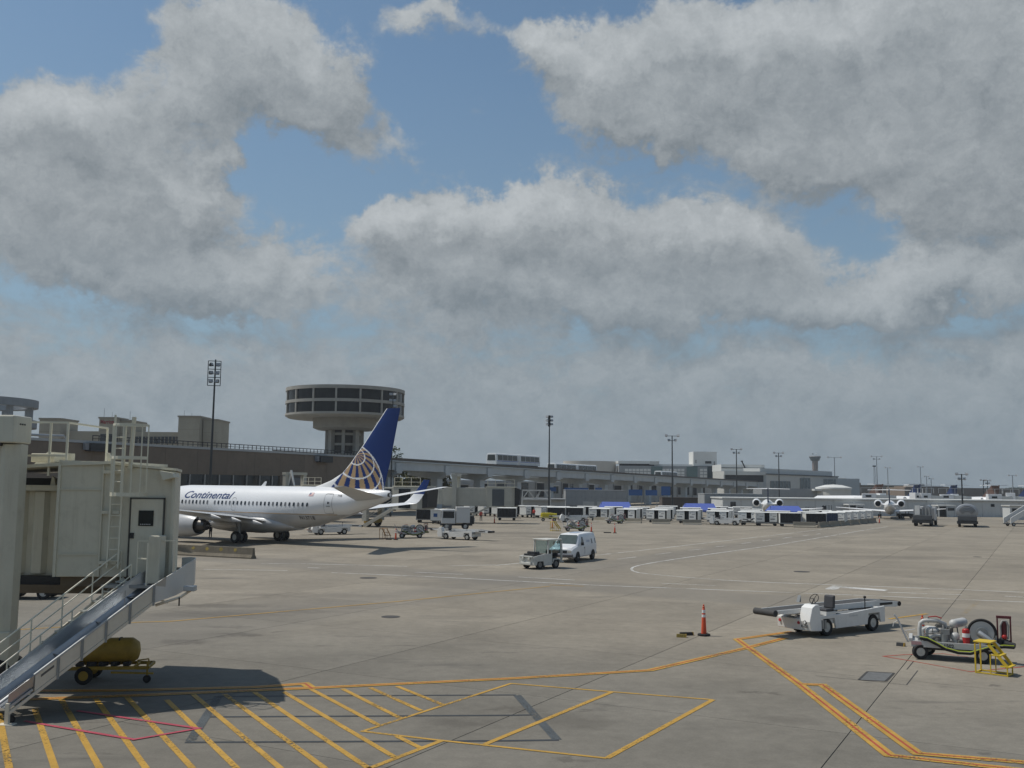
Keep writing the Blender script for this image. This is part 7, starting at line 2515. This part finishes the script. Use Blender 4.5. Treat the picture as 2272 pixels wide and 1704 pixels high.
# far aircraft and bridges seen over the white concourse roof
rnd = random.Random(8)
names = ('leftmost', 'second from left', 'third from left', 'fourth from left', 'fifth from left', 'second from right', 'rightmost')
for k, (px, Y, dg) in enumerate(((1893, 262, -60), (1990, 265, -75), (2075, 268, -80), (2145, 262, -62), (2185, 272, -100), (2225, 264, -66), (2262, 270, -70))):
    l_, a = rj_place(px, Y, dg)
    q = at(px, 1100, Y)
    t = thing('far_jet', '%s of the white jets beyond the concourse roof, tail and back showing' % names[k], 'jet', (q.x, q.y, 0), R(dg), 'white jets beyond the concourse roof')
    MB().loft([[(x, r * math.cos(2 * math.pi * j / 14), c + r * math.sin(2 * math.pi * j / 14)) for j in range(14)] for x, r, c in ((-14, 0.6, 2.3), (-12, 1.3, 2.5), (0, 1.4, 2.6), (6, 1.2, 2.8), (10, 0.4, 3.3))]).build('fuselage', AIR_WHITE, t, smooth=50)
    MB().prism([(4.0, 3.4), (7.5, 7.0), (9.6, 7.0), (9.0, 3.4)], -0.15, 0.15).build('fin', RJ_BLUE if k % 3 else mat('far_fin_brown', (0.16, 0.10, 0.08), 0.5), t)
    MB().box(7.4, 9.4, -3.2, 3.2, 6.85, 7.0).build('tailplane', AIR_WHITE, t)
    for sg in (-1, 1):
        MB().cyl((2.5, sg * 2.0, 3.2), (6.0, sg * 2.0, 3.2), 0.7, 0.6, 12).build('engine', AIR_WHITE, t, smooth=40)
for k, px in enumerate((1928, 1955, 2030, 2052, 2100, 2118, 2205, 2242)):
    q = at(px, 1100, 250)
    t = thing('far_gate_bridge', 'small white gate bridge beyond the concourse roof, %s from the left' % ORD[k], 'gate bridge', (q.x, q.y, 0), R(rnd.uniform(-30, 30)), 'gate bridges beyond the concourse roof')
    wg_ = rnd.uniform(0.8, 1.7)
    MB().box(-wg_, wg_, -0.9, 0.9, 2.9, 4.5 + rnd.uniform(0, 0.6)).build('cab', AIR_WHITE, t, bevel=0.05)
    MB().prism([(wg_ - 0.1, 2.9), (wg_ + 3.0, 3.1), (wg_ + 3.0, 4.1), (wg_ - 0.1, 4.3)], -0.6, 0.6).build('tunnel', PALE_W, t)
    MB().box(-wg_ * 0.5, wg_ * 0.3, -0.95, -0.905, 3.7, 4.2).build('window', GLASSD, t)
    MB().box(-0.3, 0.3, -0.3, 0.3, 0, 2.89).build('column', STEEL, t)
    r_ = MB()
    for x in (-1.9, 0, 1.9):
        r_.bar((x, -0.8, 4.8), (x, -0.8, 6.0), 0.07, 0.07)
    r_.bar((-1.9, -0.8, 6.0), (1.9, -0.8, 6.0), 0.06, 0.06)
    r_.build('rail', WHITE, t)


# ------------------------------------------------------------------ light masts
MASTM = mat('mast_dark_steel', (0.045, 0.05, 0.052), 0.5, 0.3, var=0.15)
MASTP = mat('mast_pale_steel', (0.30, 0.32, 0.33), 0.5, 0.3, var=0.1)
LENS = mat('floodlight_lens', (0.35, 0.36, 0.37), 0.15, var=0.1)


def flood(parent, loc, yaw, pitch, m_, s=1.0):
    M = Matrix.Rotation(yaw, 4, 'Z') @ Matrix.Rotation(pitch, 4, 'X')
    f = MB().loft([[(-0.30 * k * s, y * s, -0.22 * k * s), (0.30 * k * s, y * s, -0.22 * k * s), (0.30 * k * s, y * s, 0.22 * k * s), (-0.30 * k * s, y * s, 0.22 * k * s)] for y, k in ((0.25, 0.45), (0.0, 0.85), (-0.2, 1.0))])
    f.xf(M)
    o = f.build('floodlight', m_, parent, loc)
    MB().add([(-0.27 * s, -0.205 * s, -0.19 * s), (0.27 * s, -0.205 * s, -0.19 * s), (0.27 * s, -0.205 * s, 0.19 * s), (-0.27 * s, -0.205 * s, 0.19 * s)], [(0, 1, 2, 3)]).xf(M).build('lens', LENS, o)
    return o


# rack mast by the terminal
q = at(466, 1060, 126)
zt = Z_(476, 797, 126)
mt = thing('light_mast', 'tall dark light mast with a six-lamp rack behind the airliner fuselage', 'light mast', (q.x, q.y, 0))
MB().cyl((0, 0, 0), (0.1, 0, zt), 0.20, 0.09, 12).build('pole', MASTM, mt, smooth=40)
rk = MB()
z0, z1 = zt - 3.35, zt - 0.2
for x in (-0.78, 0.78):
    rk.bar((x, 0, z0), (x, 0, z1), 0.09, 0.09)
for k in range(4):
    z = z0 + (z1 - z0) * k / 3
    rk.bar((-0.78, 0, z), (0.78, 0, z), 0.08, 0.08)
rack = rk.build('rack', MASTM, mt)
for k in range(3):
    z = z0 + (z1 - z0) * (k + 0.5) / 3
    flood(rack, (-0.42, -0.2, z), R(15 + 25 * k), R(-25), MASTM, 0.95)
    flood(rack, (0.42, -0.2, z), R(-30 + 20 * k), R(-20), MASTM, 0.95)
mt.rotation_euler = (0, 0, R(12))

q = at(1218, 1100, 196)
zt = Z_(1218, 922, 196)
mt = thing('light_mast', 'tall dark light mast with clustered lamps in front of the guideway', 'light mast', (q.x, q.y, 0))
MB().cyl((0, 0, 0), (0, 0, zt), 0.20, 0.10, 12).build('pole', MASTM, mt, smooth=40)
for k in range(3):
    for sg in (-1, 1):
        flood(mt, (sg * 0.42, -0.1, zt - 0.3 - k * 0.75), R(25 * sg), R(-22), STEEL, 0.9)
MB().bar((-0.05, 0, zt - 2.2), (-0.05, 0, zt), 0.5, 0.06).build('rack', MASTM, mt)


def tee_mast(label, px, ytop, Y, s=1.0, pale=False, tiers=2, w=1.25):
    q = at(px, 1100, Y)
    zt = Z_(px, ytop, Y)
    m_ = MASTP if pale else MASTM
    t = thing('light_mast', label, 'light mast', (q.x, q.y, 0), 0, 'T-shaped light masts')
    MB().cyl((0, 0, 0), (0, 0, zt), 0.19 * s, 0.11 * s, 10).build('pole', m_, t, smooth=40)
    for k in range(tiers):
        z = zt - 0.1 - k * 0.95 * s
        ww = w * s * (1.0 if k == 0 else 0.55)
        a = MB().bar((-ww, 0, z), (ww, 0, z), 0.09 * s, 0.09 * s).build('arm', m_, t)
        for sg in (-1, 1):
            flood(a, (sg * ww, 0, z + 0.05), R(-12 * sg), R(-32), STEEL if not pale else PALE_W, 1.0 * s)
    return t


tee_mast('T-shaped mast nearest the middle, rising left of the white plant cube', 1492, 967, 218, 1.05)
tee_mast('T-shaped mast in front of the pale concourse attic', 1635, 997, 285, 1.1)
tee_mast('T-shaped mast in front of the concourse side wing', 1729, 1005, 312, 1.1)
tee_mast('mast with four lamps standing behind the right fuel tanker', 2135, 1052, 200, 1.0, False, 2, 1.0)
tee_mast('left of two close dark masts at the far right', 2183, 1065, 285, 0.9, False, 1, 0.8)
tee_mast('right of two close dark masts at the far right', 2192, 1066, 292, 0.9, False, 2, 0.9)
tee_mast('pale mast far right near the edge of the photo', 2248, 1055, 520, 1.6, True, 1, 1.2)
tee_mast('pale distant mast right of the far control tower', 1853, 1015, 520, 1.7, True, 1, 2.0)
tee_mast('tall thin distant mast above the far brown sheds', 1947, 1013, 560, 1.6, True, 2, 1.8)
tee_mast('thin mast rising behind the right regional jet fin', 1971, 1038, 480, 1.3, True, 1, 0.9)
tee_mast('thin distant mast left of the far white storey', 2044, 1036, 560, 1.4, True, 1, 1.0)
tee_mast('short distant pale mast above the far white storey', 2057, 1057, 560, 1.4, True, 1, 0.8)
tee_mast('short distant pale mast right of the far white storey', 2067, 1062, 560, 1.4, True, 1, 0.8)
# lattice mast
q = at(1941, 1090, 540)
zt = Z_(1941, 1036, 540)
lm = thing('lattice_mast', 'thin distant lattice mast left of the tall thin lamp mast', 'mast', (q.x, q.y, 0))
m = MB()
for x, y in ((-0.5, -0.5), (0.5, -0.5), (0, 0.5)):
    m.bar((x * 1.6, y * 1.6, 0), (x * 0.5, y * 0.5, zt), 0.14, 0.14)
for k in range(14):
    z = zt * (k + 0.3) / 14
    m.bar((-0.7, -0.7, z), (0.7, -0.7, z + zt / 16), 0.09, 0.09)
m.build('lattice', MASTP, lm)
MB().box(-0.7, 0.7, -0.6, 0.6, zt, zt + 0.7).build('lamp_head', MASTM, lm)
# thin mast behind the fin, by the guideway
q = at(868, 1060, 176)
mt = thing('lamp_post', 'thin dark lamp post just right of the airliner fin', 'lamp post', (q.x, q.y, 0))
MB().cyl((0, 0, 0), (0, 0, Z_(868, 873, 176)), 0.16, 0.09, 10).build('pole', MASTM, mt, smooth=40)
zz = Z_(868, 873, 176)
for k, (dx, dz) in enumerate(((-0.4, -0.2), (0.4, -0.2), (-0.4, -1.3), (0.4, -1.3), (0.35, -2.3))):
    flood(mt, (dx, -0.1, zz + dz), R(20 * (-1) ** k), R(-20), STEEL, 1.0)

# roof crane arm on the concourse
q = at(1651, 1040, 446)
rc = thing('roof_crane', 'small dark crane arm standing on the pale concourse roof', 'crane', (q.x, q.y, Z_(1655, 1040, 446)))
MB().bar((1.2, 0, -1.5), (-0.9, 0, 3.1), 0.45, 0.45).box(-1.4, -0.5, -0.3, 0.3, 3.0, 3.5).build('arm', DARKM, rc)
MB().box(0.7, 1.8, -0.5, 0.5, -1.95, -1.3).build('base', DARKM, rc)

# ------------------------------------------------------------------ trees
LEAF = mat('leaf_green', (0.050, 0.075, 0.028), 0.8, var=0.45, scale=0.6, spec=0.2)
LEAF_O = mat('leaf_olive', (0.095, 0.095, 0.030), 0.8, var=0.45, scale=0.6, spec=0.2)
LEAF_F = mat('leaf_far', (0.035, 0.052, 0.036), 0.9, var=0.3, scale=0.1, spec=0.1)
BARK = mat('bark', (0.09, 0.07, 0.05), 0.95, var=0.3, scale=3)


def tree(label, loc, h, rad, m_, seed, n=900, leaf=0.34, group='trees behind the airliner'):
    rr = random.Random(seed)
    t = thing('tree', label, 'tree', loc, rr.uniform(0, 6), group)
    tk_ = MB().cyl((0, 0, 0), (0.1, 0, h * 0.45), h * 0.028, h * 0.02, 8)
    hubs = []
    for k in range(9):
        a = rr.uniform(0, 6.28)
        e = (math.cos(a) * rad * rr.uniform(0.25, 0.7), math.sin(a) * rad * rr.uniform(0.25, 0.7), h * rr.uniform(0.5, 0.92))
        tk_.cyl((0.1, 0, h * rr.uniform(0.32, 0.45)), e, h * 0.012, h * 0.004, 6)
        hubs.append(e)
    tk_.build('trunk', BARK, t)
    hubs.append((0, 0, h * 0.9))
    c = MB()
    for k in range(n):
        b = hubs[rr.randrange(len(hubs))]
        s = rad * 0.38
        p = Vector((rr.gauss(b[0], s), rr.gauss(b[1], s), rr.gauss(b[2], s * 0.6)))
        u = Vector((rr.gauss(0, 1), rr.gauss(0, 1), rr.gauss(0, 1))).normalized()
        v_ = u.orthogonal().normalized()
        l = leaf * rr.uniform(0.6, 1.3)
        c.add([p - u * l, p + v_ * l * 0.6, p + u * l, p - v_ * l * 0.6], [(0, 1, 2, 3)])
    c.build('crown', m_, t)
    return t


q = at(876, 1060, 215)
tree('small tree top just right of the airliner fin above the guideway', (q.x, q.y, 0), Z_(876, 984, 215), 1.7, LEAF, 1, 700, 0.30)
for k, (px, Y, ytop, rad, lb) in enumerate(((905, 226, 1042, 3.4, 'olive tree below the guideway right of the airliner fin'), (942, 228, 1046, 3.6, 'olive tree below the guideway above the airliner winglet'),
                                            (965, 230, 1050, 3.0, 'olive tree below the guideway left of the train'))):
    q = at(px, 1090, Y)
    tree(lb, (q.x, q.y, 0), Z_(px, ytop, Y) + 0.6, rad, LEAF_O, 20 + k, 1100, 0.36)
# the far wood on the skyline
wood = MB()
rr = random.Random(5)
for k in range(5200):
    Y = rr.uniform(1500, 1750)
    px = rr.uniform(2085, 2420) if k < 4200 else rr.uniform(1500, 2090)
    x = X_(px, Y)
    hmax = (8.6 + 1.2 * math.sin(px * 0.09) + 1.0 * math.sin(px * 0.031 + 1)) * (1.0 if px > 2120 else 0.75)
    z = rr.uniform(0.0, 1.0) ** 0.7 * hmax
    p = Vector((x, Y, z))
    u = Vector((rr.gauss(0, 1), rr.gauss(0, 1), rr.gauss(0, 0.7))).normalized()
    v_ = u.orthogonal().normalized()
    l = rr.uniform(1.0, 2.0)
    wood.add([p - u * l, p + v_ * l, p + u * l, p - v_ * l], [(0, 1, 2, 3)])
tag(wood.build('far_wood', LEAF_F), 'dark line of far trees on the right horizon', 'wood', kind='stuff')

# ------------------------------------------------------------------ people
SKIN = mat('skin', (0.35, 0.21, 0.15), 0.6)
HAIR = mat('dark_hair', (0.03, 0.025, 0.02), 0.7)


def person(label, loc, rz, top, legs, arm_out=0.3):
    t = thing('person', label, 'person', loc, rz)
    J_ = {'pel': (0, 0, 0.95), 'chest': (0, 0.02, 1.28), 'neck': (0, 0, 1.48), 'head0': (0, 0.01, 1.57), 'head1': (0, 0.02, 1.70),
          'hl': (0.10, 0, 0.90), 'kl': (0.12, 0.03, 0.49), 'al': (0.13, -0.02, 0.08), 'tl': (0.14, 0.13, 0.04), 'hr': (-0.10, 0, 0.90), 'kr': (-0.12, 0.08, 0.49), 'ar': (-0.14, 0.04, 0.08), 'tr': (-0.15, 0.19, 0.04),
          'sl': (0.19, 0, 1.42), 'el': (0.24 + arm_out * 0.1, 0.02, 1.13), 'wl': (0.25 + arm_out * 0.1, 0.14, 0.90), 'fl': (0.25 + arm_out * 0.1, 0.18, 0.80),
          'sr': (-0.19, 0, 1.42), 'er': (-0.24 - arm_out * 0.1, 0.04, 1.14), 'wr': (-0.24 - arm_out * 0.05, 0.2, 0.95), 'fr': (-0.24, 0.27, 0.88)}
    Rd = {'pel': .155, 'chest': .165, 'neck': .06, 'head0': .085, 'head1': .095, 'hl': .10, 'kl': .07, 'al': .05, 'tl': .045, 'hr': .10, 'kr': .07, 'ar': .05, 'tr': .045,
          'sl': .07, 'el': .05, 'wl': .035, 'fl': .04, 'sr': .07, 'er': .05, 'wr': .035, 'fr': .04}
    ks = list(J_)
    E_ = [('pel', 'chest'), ('chest', 'neck'), ('neck', 'head0'), ('head0', 'head1'), ('pel', 'hl'), ('hl', 'kl'), ('kl', 'al'), ('al', 'tl'), ('pel', 'hr'), ('hr', 'kr'), ('kr', 'ar'), ('ar', 'tr'),
          ('chest', 'sl'), ('sl', 'el'), ('el', 'wl'), ('wl', 'fl'), ('chest', 'sr'), ('sr', 'er'), ('er', 'wr'), ('wr', 'fr')]
    me = bpy.data.meshes.new('body')
    me.from_pydata([J_[k] for k in ks], [(ks.index(a), ks.index(b)) for a, b in E_], [])
    ob = bpy.data.objects.new('body', me)
    COL.objects.link(ob)
    sk = ob.modifiers.new('skin', 'SKIN')
    sk.use_smooth_shade = True
    for i, k in enumerate(ks):
        me.skin_vertices[0].data[i].radius = (Rd[k], Rd[k])
    me.skin_vertices[0].data[ks.index('pel')].use_root = True
    sb = ob.modifiers.new('sub', 'SUBSURF')
    sb.levels = sb.render_levels = 1
    dg = bpy.context.evaluated_depsgraph_get()
    m2 = bpy.data.meshes.new_from_object(ob.evaluated_get(dg))
    bpy.data.objects.remove(ob)
    m2.materials.clear()
    for m_ in (SKIN, top, legs, HAIR, BLACK):
        m2.materials.append(m_)
    for p in m2.polygons:
        z = p.center.z
        x = abs(p.center.x)
        if z < 0.1:
            p.material_index = 4
        elif z < 0.93 and x < 0.21:
            p.material_index = 2
        elif z < 1.50 and z > 0.93:
            p.material_index = 1
        elif z > 1.68 or (z > 1.6 and p.center.y < -0.02):
            p.material_index = 3
        else:
            p.material_index = 0
    o = bpy.data.objects.new('body', m2)
    COL.objects.link(o)
    o.parent = t
    return t


VEST = mat('vest_red', (0.55, 0.07, 0.05), 0.6)
NAVY = mat('uniform_navy', (0.012, 0.014, 0.022), 0.8)
q = gnd(467, 1193)
person('person in dark trousers standing behind the airliner engine', (q.x, q.y, 0), R(160), NAVY, NAVY)
q = at(1067, 1150, 158)
person('person in a red vest standing under the right jet bridge', (q.x, q.y, 0), R(200), VEST, NAVY)
q = at(1185, 1140, 174)
person('person in a red shirt standing before the grey cart row', (q.x, q.y, 0), R(150), VEST, NAVY)


# ------------------------------------------------------------------ humid air over the field
hz_m = bpy.data.materials.new('humid_air')
hz_m.use_nodes = True
nt = hz_m.node_tree
nt.nodes.clear()
o_ = nd(nt, 'ShaderNodeOutputMaterial')
pv_ = nd(nt, 'ShaderNodeVolumePrincipled')
pv_.inputs['Color'].default_value = (0.80, 0.86, 0.92, 1)
pv_.inputs['Density'].default_value = 0.00022
pv_.inputs['Anisotropy'].default_value = 0.3
nt.links.new(pv_.outputs[0], o_.inputs['Volume'])
hb = MB().box(-700, 900, -60, 2000, -1.2, 60.0).build('haze', hz_m)
tag(hb, 'thin pale haze in the air over the whole apron', 'haze', kind='stuff')
